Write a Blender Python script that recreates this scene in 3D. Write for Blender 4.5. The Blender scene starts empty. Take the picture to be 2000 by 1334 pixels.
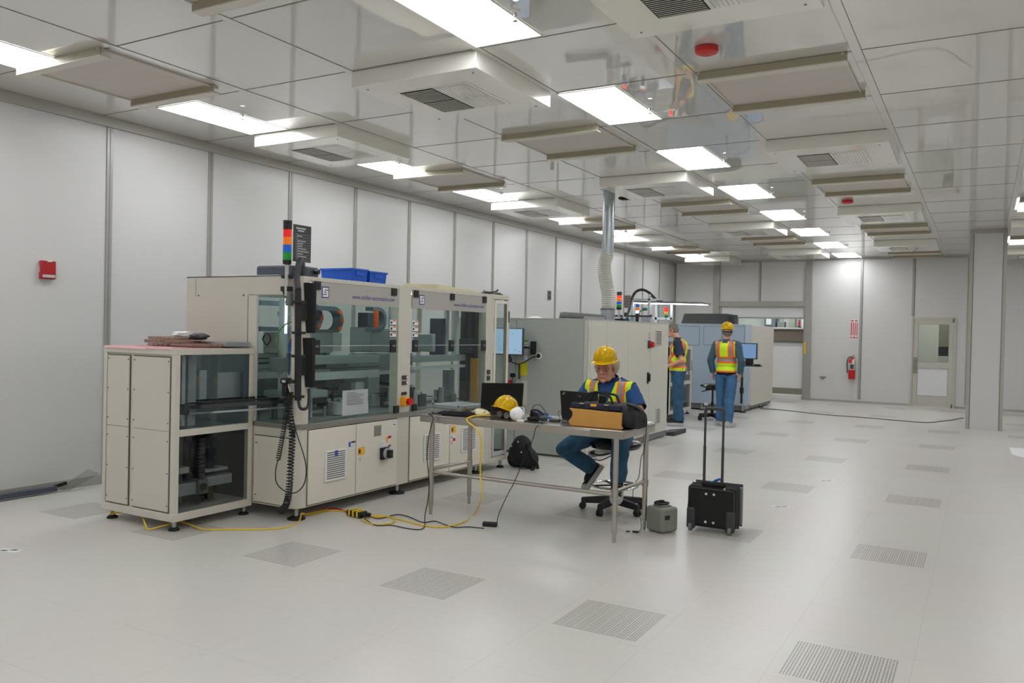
import bpy, bmesh, math, random
from mathutils import Vector, Matrix, noise, Euler
random.seed(7)
PI = math.pi
SC = bpy.context.scene
COL = SC.collection
V = Vector
# ---------------------------------------------------------------- camera model
CAMH = 1.608
YAW, PITCH, ROLL, FPX = math.radians(-29.738), math.radians(-0.6835), math.radians(1.2494), 1611.4
def cam_basis():
    cy, sy, cp, sp = math.cos(YAW), math.sin(YAW), math.cos(PITCH), math.sin(PITCH)
    f = V((sy*cp, cy*cp, sp)); r0 = V((cy, -sy, 0)); u0 = r0.cross(f)
    c, s = math.cos(ROLL), math.sin(ROLL)
    return r0*c+u0*s, u0*c-r0*s, f
CR, CU, CF = cam_basis()
def P(px, py, x=None, y=None, z=None):
    """world point seen at photo position (px,py) on a known plane"""
    d = CF + CR*((px-1000)/FPX) - CU*((py-667)/FPX)
    if z is not None: t = (z-CAMH)/d.z
    elif x is not None: t = x/d.x
    else: t = y/d.y
    return V((d.x*t, d.y*t, CAMH+d.z*t))
def FL(px, py, z=0.0): return P(px, py, z=z)
def proj(p):
    d = V(p)-V((0, 0, CAMH)); w = d.dot(CF)
    if w < .05: return None
    return 1000+FPX*d.dot(CR)/w, 667-FPX*d.dot(CU)/w
# ---------------------------------------------------------------- materials
def lin(c):
    def f(v):
        v /= 255.0
        return v/12.92 if v <= .04045 else ((v+.055)/1.055)**2.4
    return (f(c[0]), f(c[1]), f(c[2]), 1)
MATS = {}
def mat(name, col, rough=.5, metal=0, spec=.5, coat=0, coat_rough=.05, emit=None, es=0, bump=0, bscale=20, var=0, vscale=8, coat_bump=False):
    m = bpy.data.materials.new(name); m.use_nodes = True
    nt = m.node_tree; b = nt.nodes['Principled BSDF']
    b.inputs['Base Color'].default_value = lin(col)
    b.inputs['Roughness'].default_value = rough; b.inputs['Metallic'].default_value = metal
    b.inputs['Specular IOR Level'].default_value = spec
    b.inputs['Coat Weight'].default_value = coat; b.inputs['Coat Roughness'].default_value = coat_rough
    if emit: b.inputs['Emission Color'].default_value = lin(emit); b.inputs['Emission Strength'].default_value = es
    if bump or var:
        tc = nt.nodes.new('ShaderNodeTexCoord')
    if bump:
        n = nt.nodes.new('ShaderNodeTexNoise'); n.inputs['Scale'].default_value = bscale; n.inputs['Detail'].default_value = 2
        nt.links.new(tc.outputs['Object'], n.inputs['Vector'])
        bp = nt.nodes.new('ShaderNodeBump'); bp.inputs['Strength'].default_value = bump; bp.inputs['Distance'].default_value = .02
        nt.links.new(n.outputs['Fac'], bp.inputs['Height'])
        nt.links.new(bp.outputs['Normal'], b.inputs['Normal'])
        nt.links.new(bp.outputs['Normal'], b.inputs['Coat Normal'])
    if var:
        n = nt.nodes.new('ShaderNodeTexNoise'); n.inputs['Scale'].default_value = vscale; n.inputs['Detail'].default_value = 3
        nt.links.new(tc.outputs['Object'], n.inputs['Vector'])
        mx = nt.nodes.new('ShaderNodeMix'); mx.data_type = 'RGBA'
        a = lin(col); mx.inputs[6].default_value = (a[0]*(1-var), a[1]*(1-var), a[2]*(1-var), 1)
        mx.inputs[7].default_value = (min(1, a[0]*(1+var)), min(1, a[1]*(1+var)), min(1, a[2]*(1+var)), 1)
        nt.links.new(n.outputs['Fac'], mx.inputs[0]); nt.links.new(mx.outputs[2], b.inputs['Base Color'])
    MATS[name] = m
    return m
def glass(name, tint, rough=.01, ior=1.45, refl=1.0):
    m = bpy.data.materials.new(name); m.use_nodes = True; nt = m.node_tree
    nt.nodes.remove(nt.nodes['Principled BSDF']); out = nt.nodes['Material Output']
    tr = nt.nodes.new('ShaderNodeBsdfTransparent'); tr.inputs[0].default_value = lin(tint)
    gl = nt.nodes.new('ShaderNodeBsdfGlossy'); gl.inputs['Roughness'].default_value = rough; gl.inputs[0].default_value = (refl, refl, refl, 1)
    lw = nt.nodes.new('ShaderNodeLayerWeight'); lw.inputs[0].default_value = .5
    pw = nt.nodes.new('ShaderNodeMath'); pw.operation = 'POWER'; pw.inputs[1].default_value = 5; nt.links.new(lw.outputs['Facing'], pw.inputs[0])
    fr = nt.nodes.new('ShaderNodeMapRange'); f0 = ((ior-1)/(ior+1))**2; fr.inputs['To Min'].default_value = f0; fr.inputs['To Max'].default_value = .8; nt.links.new(pw.outputs[0], fr.inputs['Value'])
    mx = nt.nodes.new('ShaderNodeMixShader')
    nt.links.new(fr.outputs[0], mx.inputs[0]); nt.links.new(tr.outputs[0], mx.inputs[1]); nt.links.new(gl.outputs[0], mx.inputs[2])
    nt.links.new(mx.outputs[0], out.inputs[0]); MATS[name] = m
    return m
def M(n): return MATS[n]
# ---------------------------------------------------------------- mesh builder
ORG = {}
def frame_for(d):
    d = V(d).normalized(); a = V((0, 0, 1)) if abs(d.z) < .9 else V((1, 0, 0))
    u = d.cross(a).normalized(); return u, d.cross(u).normalized()
def catmull(pts, n=6, cyc=False):
    pts = [V(p) for p in pts]; N = len(pts); out = []
    rng = range(N if cyc else N-1)
    for i in rng:
        p1, p2 = pts[i], pts[(i+1) % N]
        p0 = pts[(i-1) % N] if (cyc or i > 0) else p1*2-p2
        p3 = pts[(i+2) % N] if (cyc or i < N-2) else p2*2-p1
        for k in range(n):
            t = k/n
            out.append(.5*((2*p1)+(p2-p0)*t+(2*p0-5*p1+4*p2-p3)*t*t+(3*p1-3*p2+p3-p0)*t**3))
    if not cyc: out.append(pts[-1])
    return out
class MB:
    def __init__(s): s.bm = bmesh.new(); s.mi = 0
    def v(s, p): return s.bm.verts.new(p)
    def f(s, vs):
        try:
            f = s.bm.faces.new(vs); f.material_index = s.mi; return f
        except ValueError: return None
    def poly(s, pts): return s.f([s.v(p) for p in pts])
    def hexa(s, c):
        v = [s.v(p) for p in c]
        for q in ((0, 3, 2, 1), (4, 5, 6, 7), (0, 1, 5, 4), (1, 2, 6, 5), (2, 3, 7, 6), (3, 0, 4, 7)): s.f([v[i] for i in q])
        return s
    def box(s, x0, x1, y0, y1, z0, z1):
        return s.hexa([(x0, y0, z0), (x1, y0, z0), (x1, y1, z0), (x0, y1, z0), (x0, y0, z1), (x1, y0, z1), (x1, y1, z1), (x0, y1, z1)])
    def obox(s, c, sz, R=None):
        R = R or Matrix.Identity(3); c = V(c); a, b, d = sz[0]/2, sz[1]/2, sz[2]/2
        return s.hexa([c+R@V(p) for p in ((-a, -b, -d), (a, -b, -d), (a, b, -d), (-a, b, -d), (-a, -b, d), (a, -b, d), (a, b, d), (-a, b, d))])
    def bar(s, p0, p1, w, h):
        p0, p1 = V(p0), V(p1); d = (p1-p0).normalized(); up = V((0, 0, 1)) if abs(d.z) < .95 else V((0, 1, 0))
        u = d.cross(up).normalized()*w/2; t = u.cross(d).normalized()*h/2
        return s.hexa([p0-u-t, p0+u-t, p1+u-t, p1-u-t, p0-u+t, p0+u+t, p1+u+t, p1-u+t])
    def cyl(s, p0, p1, r0, r1=None, n=16, cap=True):
        p0, p1 = V(p0), V(p1); r1 = r0 if r1 is None else r1; u, w = frame_for(p1-p0)
        A = [s.v(p0+(u*math.cos(t)+w*math.sin(t))*r0) for t in [2*PI*i/n for i in range(n)]]
        B = [s.v(p1+(u*math.cos(t)+w*math.sin(t))*r1) for t in [2*PI*i/n for i in range(n)]]
        for i in range(n): s.f([A[i], B[i], B[(i+1) % n], A[(i+1) % n]])
        if cap: s.f(A); s.f(B[::-1])
        return s
    def sph(s, c, r, R=None, nu=16, nv=10, z0=-1.0):
        c = V(c); R = R or Matrix.Identity(3); r = (r, r, r) if not hasattr(r, '__len__') else r
        a0 = math.asin(max(-1, z0)); rows = []
        for j in range(nv+1):
            a = a0+(PI/2-a0)*j/nv
            if j == nv or (z0 <= -1 and j == 0): rows.append([s.v(c+R@V((0, 0, r[2]*math.sin(a))))])
            else: rows.append([s.v(c+R@V((r[0]*math.cos(a)*math.cos(t), r[1]*math.cos(a)*math.sin(t), r[2]*math.sin(a)))) for t in [2*PI*i/nu for i in range(nu)]])
        for j in range(nv):
            a, b = rows[j], rows[j+1]
            for i in range(nu):
                k = (i+1) % nu
                if len(a) == 1: s.f([a[0], b[k], b[i]])
                elif len(b) == 1: s.f([a[i], a[k], b[0]])
                else: s.f([a[i], a[k], b[k], b[i]])
        if z0 > -1: s.f(rows[0][::-1])
        return s
    def tube(s, pts, r, n=8, cyc=False, smooth=0, cap=True):
        if smooth: pts = catmull(pts, smooth, cyc)
        pts = [V(p) for p in pts]; N = len(pts); rings = []; u = None
        for i, p in enumerate(pts):
            a = pts[i-1] if (i > 0 or cyc) else p; b = pts[(i+1) % N] if (i < N-1 or cyc) else p
            d = (b-a).normalized()
            if u is None: u = frame_for(d)[0]
            else:
                u = (u-d*u.dot(d))
                u = u.normalized() if u.length > 1e-6 else frame_for(d)[0]
            w = d.cross(u); rr = r[i] if hasattr(r, '__len__') else r
            rings.append([s.v(p+(u*math.cos(t)+w*math.sin(t))*rr) for t in [2*PI*k/n for k in range(n)]])
        for i in range(N if cyc else N-1):
            A, B = rings[i], rings[(i+1) % N]
            for k in range(n): s.f([A[k], A[(k+1) % n], B[(k+1) % n], B[k]])
        if not cyc and cap: s.f(rings[0][::-1]); s.f(rings[-1])
        return s
    def prism(s, pts, d):
        d = V(d); A = [s.v(p) for p in pts]; B = [s.v(V(p)+d) for p in pts]; n = len(A)
        s.f(A[::-1]); s.f(B)
        for i in range(n): s.f([A[i], A[(i+1) % n], B[(i+1) % n], B[i]])
        return s
    def lathe(s, prof, c=(0, 0, 0), n=24, R=None, close=False):
        c = V(c); R = R or Matrix.Identity(3); rows = []
        for r, z in prof:
            rows.append([s.v(c+R@V((0, 0, z)))] if r < 1e-5 else [s.v(c+R@V((r*math.cos(t), r*math.sin(t), z))) for t in [2*PI*i/n for i in range(n)]])
        for j in range(len(rows)-1):
            a, b = rows[j], rows[j+1]
            for i in range(n):
                k = (i+1) % n
                if len(a) == 1 and len(b) == 1: continue
                if len(a) == 1: s.f([a[0], b[k], b[i]])
                elif len(b) == 1: s.f([a[i], a[k], b[0]])
                else: s.f([a[i], a[k], b[k], b[i]])
        return s
    def xform(s, m):
        bmesh.ops.transform(s.bm, matrix=m, verts=s.bm.verts); return s
    def build(s, name, mats, parent=None, bevel=0, seg=2, smooth=35, recalc=True, **tags):
        o = ORG.get(parent, V((0, 0, 0))) if parent else V((0, 0, 0))
        if o.length: bmesh.ops.translate(s.bm, verts=s.bm.verts, vec=-o)
        if recalc: bmesh.ops.recalc_face_normals(s.bm, faces=s.bm.faces)
        me = bpy.data.meshes.new(name); s.bm.to_mesh(me); s.bm.free()
        return link_mesh(name, me, mats, parent, bevel, seg, smooth, **tags)
def link_mesh(name, me, mats, parent=None, bevel=0, seg=2, smooth=35, **tags):
    for m in (mats if isinstance(mats, (list, tuple)) else [mats]): me.materials.append(M(m) if isinstance(m, str) else m)
    if smooth:
        me.shade_smooth(); me.set_sharp_from_angle(angle=math.radians(smooth))
    ob = bpy.data.objects.new(name, me); COL.objects.link(ob)
    if bevel:
        b = ob.modifiers.new('bevel', 'BEVEL'); b.width = bevel; b.segments = seg; b.limit_method = 'ANGLE'; b.angle_limit = math.radians(40)
    if parent: ob.parent = parent; ORG[ob] = ORG.get(parent, V((0, 0, 0)))
    else: ORG[ob] = V((0, 0, 0))
    for k, v in tags.items(): ob[k] = v
    return ob
def thing(name, label, cat, loc=(0, 0, 0), group=None):
    o = bpy.data.objects.new(name, None); o.empty_display_size = .1; COL.objects.link(o); o.location = loc; ORG[o] = V(loc)
    o['label'] = label; o['category'] = cat
    if group: o['group'] = group
    return o
def tag(o, label, cat, group=None, kind=None):
    o['label'] = label; o['category'] = cat
    if group: o['group'] = group
    if kind: o['kind'] = kind
    return o
def single(mb, name, mats, label, cat, group=None, **k):
    """a thing that is one mesh; origin moved to its base"""
    vs = mb.bm.verts; lo = V((min(v.co.x for v in vs), min(v.co.y for v in vs), min(v.co.z for v in vs))); hi = V((max(v.co.x for v in vs), max(v.co.y for v in vs), max(v.co.z for v in vs)))
    c = V(((lo.x+hi.x)/2, (lo.y+hi.y)/2, lo.z)); bmesh.ops.translate(mb.bm, verts=vs, vec=-c)
    ob = mb.build(name, mats, **k); ob.location = c; ORG[ob] = c
    return tag(ob, label, cat, group)
def struct(mb, name, mats, parent=None, **k):
    o = mb.build(name, mats, parent, **k)
    if not parent: o['kind'] = 'structure'
    return o
def dup(root, loc, rotz=None, label=None, group=None):
    r = root.copy(); COL.objects.link(r); r.location = loc
    if rotz is not None: r.rotation_euler = (0, 0, rotz)
    if label: r['label'] = label
    if group: r['group'] = group
    for ch in list(root.children):
        c = ch.copy(); COL.objects.link(c); c.parent = r
        for g in list(ch.children):
            d = g.copy(); COL.objects.link(d); d.parent = c
    return r
def text_mb(body, size, origin, xdir, updir, depth=.001, align='LEFT', xs=1.0):
    """lettering as thin solid mesh lying on a surface"""
    cu = bpy.data.curves.new('t', 'FONT'); cu.body = body; cu.size = size; cu.align_x = align; cu.extrude = depth/2; cu.resolution_u = 3
    ob = bpy.data.objects.new('t', cu); COL.objects.link(ob)
    me = bpy.data.meshes.new_from_object(ob); bpy.data.objects.remove(ob); bpy.data.curves.remove(cu)
    xd, ud = V(xdir).normalized(), V(updir).normalized(); nd = xd.cross(ud)
    mb = MB(); mb.bm.from_mesh(me); bpy.data.meshes.remove(me)
    m = Matrix(((xd.x*xs, ud.x, nd.x, origin[0]), (xd.y*xs, ud.y, nd.y, origin[1]), (xd.z*xs, ud.z, nd.z, origin[2]), (0, 0, 0, 1)))
    return mb.xform(m)
ORD = ['nearest', 'second nearest', 'third nearest', 'fourth nearest', 'fifth nearest', 'sixth nearest', 'seventh nearest', 'eighth nearest', 'ninth nearest', 'tenth nearest', 'eleventh nearest']
def rotz(a): return Matrix.Rotation(a, 3, 'Z')
def rotx(a): return Matrix.Rotation(a, 3, 'X')
def roty(a): return Matrix.Rotation(a, 3, 'Y')
# ---------------------------------------------------------------- remeshed organic shapes
def capsules(mb, segs, inflate=0, nu=16):
    for p0, r0, p1, r1 in segs:
        p0, p1 = V(p0), V(p1); r0 += inflate; r1 += inflate; L = (p1-p0).length
        n = max(2, int(L/.02)); pts = [p0.lerp(p1, i/n) for i in range(n+1)]
        mb.tube(pts, [r0+(r1-r0)*i/n for i in range(n+1)], n=nu)
        mb.sph(p0, r0, nu=nu, nv=8); mb.sph(p1, r1, nu=nu, nv=8)
def blob(name, mb, voxel, smooth_it=4, wrinkle=0, wscale=14, stretch=(1, 1, 1), cut=None, thick=0, matfn=None):
    bmesh.ops.recalc_face_normals(mb.bm, faces=mb.bm.faces)
    me = bpy.data.meshes.new('tmp'); mb.bm.to_mesh(me); mb.bm.free()
    ob = bpy.data.objects.new('tmp', me); COL.objects.link(ob)
    r = ob.modifiers.new('r', 'REMESH'); r.mode = 'VOXEL'; r.voxel_size = voxel; r.adaptivity = 0
    if smooth_it:
        s = ob.modifiers.new('s', 'SMOOTH'); s.factor = .5; s.iterations = smooth_it
    dg = bpy.context.evaluated_depsgraph_get(); dg.update()
    m2 = bpy.data.meshes.new_from_object(ob.evaluated_get(dg)); bpy.data.objects.remove(ob); bpy.data.meshes.remove(me)
    bm = bmesh.new(); bm.from_mesh(m2); bpy.data.meshes.remove(m2)
    if wrinkle:
        bm.normal_update()
        for v in bm.verts:
            q = V((v.co.x*stretch[0], v.co.y*stretch[1], v.co.z*stretch[2]))*wscale
            w = 1-abs(noise.noise(q))*2.2
            v.co += v.normal*wrinkle*(w*.7+noise.noise(q*.45+V((9, 3, 1)))*1.2)
    if cut:
        dead = [f for f in bm.faces if not cut(f.calc_center_median())]
        bmesh.ops.delete(bm, geom=dead, context='FACES')
    if thick:
        bm.normal_update()
        bmesh.ops.solidify(bm, geom=bm.faces[:], thickness=-thick)
    for f in bm.faces: f.material_index = matfn(f.calc_center_median()) if matfn else 0
    out = MB(); out.bm.free(); out.bm = bm
    return out
EXPO = 0.13
# ================================================================= materials
mat('wall_paint', (210, 209, 207), .38, spec=.45, coat=.15, coat_rough=.2)
mat('wall_joint', (166, 163, 158), .35, metal=.25)
mat('trim_grey', (176, 173, 167), .4, metal=.2)
mat('rail_cream', (215, 211, 200), .4, spec=.4)
mat('fixture_cream', (238, 236, 226), .18, spec=.5, coat=.8)
mat('filter_face', (206, 199, 193), .75, var=.05, vscale=4)
mat('ceiling_gap', (128, 124, 112), .6)
mat('lamp', (255, 255, 255), .4, emit=(250, 252, 255), es=10.5)
mat('lens_frame', (235, 232, 224), .35)
mat('machine_cream', (207, 202, 189), .36, spec=.45)
mat('machine_seam', (84, 80, 70), .7)
mat('door_cream', (224, 218, 203), .33, spec=.45)
mat('belt_grey', (148, 146, 140), .35, metal=.5)
mat('printed_grey', (176, 172, 166), .3)
mat('enclosure_front', (176, 181, 174), .42, spec=.4)
mat('enclosure_side', (204, 202, 190), .4, spec=.4)
mat('blue_lit_steel', (172, 188, 204), .34, spec=.5)  # blue cast of the cool lamp light is mixed into this colour
mat('black', (24, 24, 25), .5); mat('matte_black', (18, 18, 18), .8); mat('rubber', (26, 28, 27), .7)
mat('black_gloss', (14, 14, 15), .2)
mat('dark_grey', (62, 63, 66), .5); mat('mid_grey', (112, 113, 112), .45); mat('light_grey', (190, 190, 188), .4)
mat('white', (232, 232, 230), .45); mat('paper', (228, 230, 230), .7); mat('white_plastic', (238, 238, 236), .3)
mat('steel', (184, 178, 170), .3, metal=.95, bump=.02, bscale=60); mat('brushed', (190, 184, 176), .26, metal=.9)
mat('zinc', (176, 184, 186), .32, metal=.9, var=.25, vscale=30); mat('chrome', (215, 215, 215), .12, metal=1)
mat('alu', (196, 200, 202), .34, metal=.75); mat('alu_sheet', (172, 182, 184), .4, metal=.6)
mat('flex', (190, 190, 180), .45, metal=.25)
mat('interior_dark', (54, 56, 58), .55); mat('interior_steel', (146, 152, 152), .4, metal=.4); mat('interior_white', (196, 202, 202), .4)
mat('chain_blue', (104, 122, 132), .5); mat('orange', (232, 106, 42), .5); mat('wire_green', (110, 170, 70), .5)
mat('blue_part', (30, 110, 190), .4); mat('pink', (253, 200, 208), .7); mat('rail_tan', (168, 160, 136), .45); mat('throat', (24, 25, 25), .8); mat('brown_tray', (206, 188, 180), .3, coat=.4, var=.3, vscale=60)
mat('bin_blue', (22, 92, 205), .4, spec=.5); mat('device_navy', (72, 78, 90), .5)
mat('lime', (206, 236, 22), .6); mat('hi_orange', (255, 96, 34), .6); mat('reflective', (138, 136, 132), .4, metal=.15); mat('vest_edge', (236, 224, 60), .6); mat('vest_dark', (42, 56, 52), .7)
mat('hat_yellow', (255, 216, 0), .2, coat=.3)
mat('skin', (206, 148, 122), .5, spec=.4, var=.08, vscale=25); mat('lips', (170, 98, 84), .5)
mat('denim', (44, 84, 112), .85, var=.5, vscale=14); mat('denim_worn', (62, 104, 142), .85, var=.42, vscale=7); mat('denim_shirt', (62, 88, 100), .85, var=.25, vscale=10)
mat('polo_blue', (26, 70, 124), .8, var=.12, vscale=6); mat('shirt_navy', (24, 34, 52), .8, var=.2); mat('hair_grey', (196, 184, 168), .8, var=.3, vscale=50); mat('hair_brown', (116, 106, 92), .85, var=.4, vscale=50)
mat('sock', (16, 16, 18), .9); mat('shoe_black', (20, 20, 21), .75); mat('sole_grey', (186, 186, 184), .6); mat('shoe_grey', (190, 190, 190), .7, var=.15)
mat('eye_white', (220, 214, 208), .3); mat('iris', (50, 36, 28), .2); mat('brow', (150, 128, 108), .8)
mat('bag_black', (22, 25, 25), .75, bump=.15, bscale=40); mat('bag_navy', (30, 32, 58), .75); mat('canvas_tan', (198, 146, 72), .8, var=.1, vscale=10)
mat('suitcase', (26, 27, 26), .85, bump=.1, bscale=120); mat('charcoal', (58, 60, 60), .6); mat('case_grey', (132, 134, 124), .45)
mat('red', (200, 14, 22), .35); mat('red_deep', (172, 16, 24), .35, coat=.3); mat('yellow', (236, 196, 30), .5); mat('amber_box', (244, 166, 24), .45); mat('yellow_cable', (228, 192, 50), .45); mat('note_yellow', (226, 214, 20), .6)
mat('lens_red', (222, 20, 16), .15, coat=.6, emit=(255, 20, 10), es=.25); mat('lens_orange', (240, 128, 16), .15, coat=.6, emit=(255, 120, 10), es=.2)
mat('lens_red_lit', (235, 30, 20), .15, coat=.6, emit=(255, 60, 40), es=1.2)
mat('lens_blue', (16, 98, 200), .15, coat=.6, emit=(10, 90, 220), es=.12); mat('lens_green', (12, 140, 40), .15, coat=.6, emit=(10, 150, 40), es=.15); mat('led_soft', (230, 240, 250), .3, emit=(215, 235, 255), es=3.0); mat('lens_white', (240, 240, 240), .2, emit=(255, 255, 255), es=.6)
mat('screen', (20, 30, 50), .2, emit=(140, 178, 224), es=.55); mat('screen_pale', (20, 30, 50), .2, emit=(176, 212, 240), es=.6); mat('screen_ink', (40, 60, 110), .4)
mat('ink_blue', (52, 52, 124), .5); mat('ink_dark', (60, 60, 64), .6); mat('label_blue', (60, 96, 170), .5); mat('plate_grey', (150, 146, 136), .35, metal=.4)
mat('navy_pad', (28, 40, 84), .6); mat('cream_rubber', (226, 216, 178), .6); mat('led_strip', (255, 255, 255), .3, emit=(225, 242, 255), es=9.0)
mat('counter_brown', (104, 88, 78), .5); mat('column_slate', (84, 88, 98), .5); mat('pipe_grey', (120, 120, 118), .4); mat('duct_dark', (58, 60, 60), .45, metal=.3)
mat('curtain', (226, 226, 226), .5); mat('door_paint', (196, 193, 182), .42); mat('teal_part', (30, 110, 120), .4)
glass('clear_glass', (238, 244, 242), .01, 1.35); glass('smoked_glass', (226, 230, 231), .01, 1.4); glass('door_glass', (212, 216, 210), .02, 1.35); glass('spectacle', (240, 240, 240), .02, 1.25)
glass('wrap', (236, 238, 236), .25, 1.5); glass('tray_clear', (240, 230, 226), .1, 1.5)
# floor: pale vinyl tiles, faint seams and cloudy colour
def floor_mat(name, perf=False):
    m = bpy.data.materials.new(name); m.use_nodes = True; nt = m.node_tree; L = nt.links.new; b = nt.nodes['Principled BSDF']
    N = nt.nodes.new
    geo = N('ShaderNodeNewGeometry'); tc = N('ShaderNodeTexCoord')
    def math_(op, a, c=None):
        n = N('ShaderNodeMath'); n.operation = op
        for i, q in enumerate((a, c)):
            if q is None: continue
            if isinstance(q, (int, float)): n.inputs[i].default_value = q
            else: L(q, n.inputs[i])
        return n.outputs[0]
    n1 = N('ShaderNodeTexNoise'); n1.inputs['Scale'].default_value = .9; n1.inputs['Detail'].default_value = 2; L(geo.outputs['Position'], n1.inputs['Vector'])
    n2 = N('ShaderNodeTexNoise'); n2.inputs['Scale'].default_value = 30; n2.inputs['Detail'].default_value = 4; L(geo.outputs['Position'], n2.inputs['Vector'])
    ramp = N('ShaderNodeValToRGB'); L(n1.outputs['Fac'], ramp.inputs[0])
    ramp.color_ramp.elements[0].color = lin((209, 203, 199)); ramp.color_ramp.elements[0].position = .38
    ramp.color_ramp.elements[1].color = lin((208, 207, 200)); ramp.color_ramp.elements[1].position = .62
    mx = N('ShaderNodeMix'); mx.data_type = 'RGBA'; mx.blend_type = 'MULTIPLY'; mx.inputs[0].default_value = 1
    r2 = N('ShaderNodeValToRGB'); L(n2.outputs['Fac'], r2.inputs[0]); r2.color_ramp.elements[0].color = (.93, .93, .92, 1); r2.color_ramp.elements[1].color = (1, 1, 1, 1)
    L(ramp.outputs[0], mx.inputs[6]); L(r2.outputs[0], mx.inputs[7]); col = mx.outputs[2]
    if not perf:
        sx = N('ShaderNodeSeparateXYZ'); L(geo.outputs['Position'], sx.inputs[0])
        def seam(c, off):
            t = math_('MODULO', math_('ADD', c, off), .6085); return math_('LESS_THAN', t, .0035)
        s = math_('MAXIMUM', seam(sx.outputs[0], 60.85+.57+.304), seam(sx.outputs[1], 60.85-4.317+.304))
        m2 = N('ShaderNodeMix'); m2.data_type = 'RGBA'; L(math_('MULTIPLY', s, .3), m2.inputs[0]); L(col, m2.inputs[6]); m2.inputs[7].default_value = lin((150, 146, 138)); col = m2.outputs[2]
    else:
        sx = N('ShaderNodeSeparateXYZ'); L(tc.outputs['Object'], sx.inputs[0])
        x = math_('ADD', sx.outputs[0], .245); y = math_('ADD', sx.outputs[1], .245)
        gx = math_('DIVIDE', math_('MODULO', x, .06165), .0146)
        fx = math_('FRACT', gx); okx = math_('MULTIPLY', math_('LESS_THAN', gx, 4.0), math_('MULTIPLY', math_('GREATER_THAN', fx, .2), math_('LESS_THAN', fx, .72)))
        fy = math_('FRACT', math_('DIVIDE', y, .0196)); oky = math_('LESS_THAN', fy, .52)
        inx = math_('MULTIPLY', math_('GREATER_THAN', x, 0.0), math_('LESS_THAN', x, .4905)); iny = math_('MULTIPLY', math_('GREATER_THAN', y, 0.0), math_('LESS_THAN', y, .4895))
        h = math_('MULTIPLY', math_('MULTIPLY', okx, oky), math_('MULTIPLY', inx, iny))
        m2 = N('ShaderNodeMix'); m2.data_type = 'RGBA'; L(h, m2.inputs[0]); L(col, m2.inputs[6]); m2.inputs[7].default_value = lin((78, 76, 70)); col = m2.outputs[2]
    L(col, b.inputs['Base Color']); b.inputs['Roughness'].default_value = .3; b.inputs['Specular IOR Level'].default_value = .5
    bp = N('ShaderNodeBump'); bp.inputs['Strength'].default_value = .04; bp.inputs['Distance'].default_value = .02; n3 = N('ShaderNodeTexNoise'); n3.inputs['Scale'].default_value = 2.2
    L(geo.outputs['Position'], n3.inputs['Vector']); L(n3.outputs['Fac'], bp.inputs['Height']); L(bp.outputs[0], b.inputs['Normal'])
    MATS[name] = m
floor_mat('floor_vinyl'); floor_mat('floor_perforated', True)
mat('ceiling_gloss', (216, 214, 208), .35, spec=.5, coat=1.0, coat_rough=.02, bump=.016, bscale=1.5)
MATS['ceiling_gloss'].node_tree.nodes['Principled BSDF'].inputs['Coat IOR'].default_value = 2.9
# ================================================================= room
CZ, WX, BY, FY, RX = 3.66, -7.64, 22.45, -4.6, 8.0
GX = lambda i: -0.835-1.207*i          # ceiling rails running away from the camera
GY = lambda k: 5.08+1.226*k            # ceiling seams running across
struct(MB().box(WX-.2, RX+.2, FY-.2, 30, -.12, 0), 'floor', 'floor_vinyl')
struct(MB().box(WX-.2, RX+.2, FY-.2, BY+.2, CZ, CZ+.1), 'ceiling', 'ceiling_gloss')
# ---- ceiling grid (wide rails one way, thin seams the other)
tn = [0]
def trim(mb, m, parent=None, **k):
    tn[0] += 1; return struct(mb, 'trim_%d' % tn[0], m, **k)
RAILX = [GX(i) for i in range(6)]+[.335, 1.54, 2.75, 3.96, 5.16, 6.37]
for x in RAILX:
    g = struct(MB().box(x-.032, x+.032, FY, BY, CZ-.004, CZ+.002), 'trim_%d' % (tn[0]+1), 'ceiling_gloss'); tn[0] += 1
    struct(MB().box(x-.035, x-.032, FY, BY, CZ-.0035, CZ+.002).box(x+.032, x+.035, FY, BY, CZ-.0035, CZ+.002), 'rail_edge', 'ceiling_gap', g)
for k in range(-7, 15):
    trim(MB().box(WX, RX, GY(k)-.006, GY(k)+.006, CZ-.002, CZ+.002), 'ceiling_gap', smooth=0)
# ---- left wall
mat('joint_line', (132, 130, 124), .5)
wl = struct(MB().box(WX-.15, WX, FY, BY+.2, 0, CZ), 'wall_left', 'wall_paint')
for k in range(-8, 15):
    y = 5.171+1.2415*k
    if y < FY or y > BY-.1: continue
    struct(MB().box(WX, WX+.012, y-.032, y+.032, .09, CZ-.1), 'panel_joint', 'wall_joint', wl)
    struct(MB().box(WX, WX+.0135, y-.004, y+.004, .09, CZ-.1), 'joint_groove', 'joint_line', wl)
trim(MB().box(WX, WX+.03, FY, BY, CZ-.1, CZ), 'trim_grey', bevel=.004)
struct(MB().box(WX, WX+.02, FY, BY, 0, .09), 'baseboard_left', 'trim_grey', bevel=.003)
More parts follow.
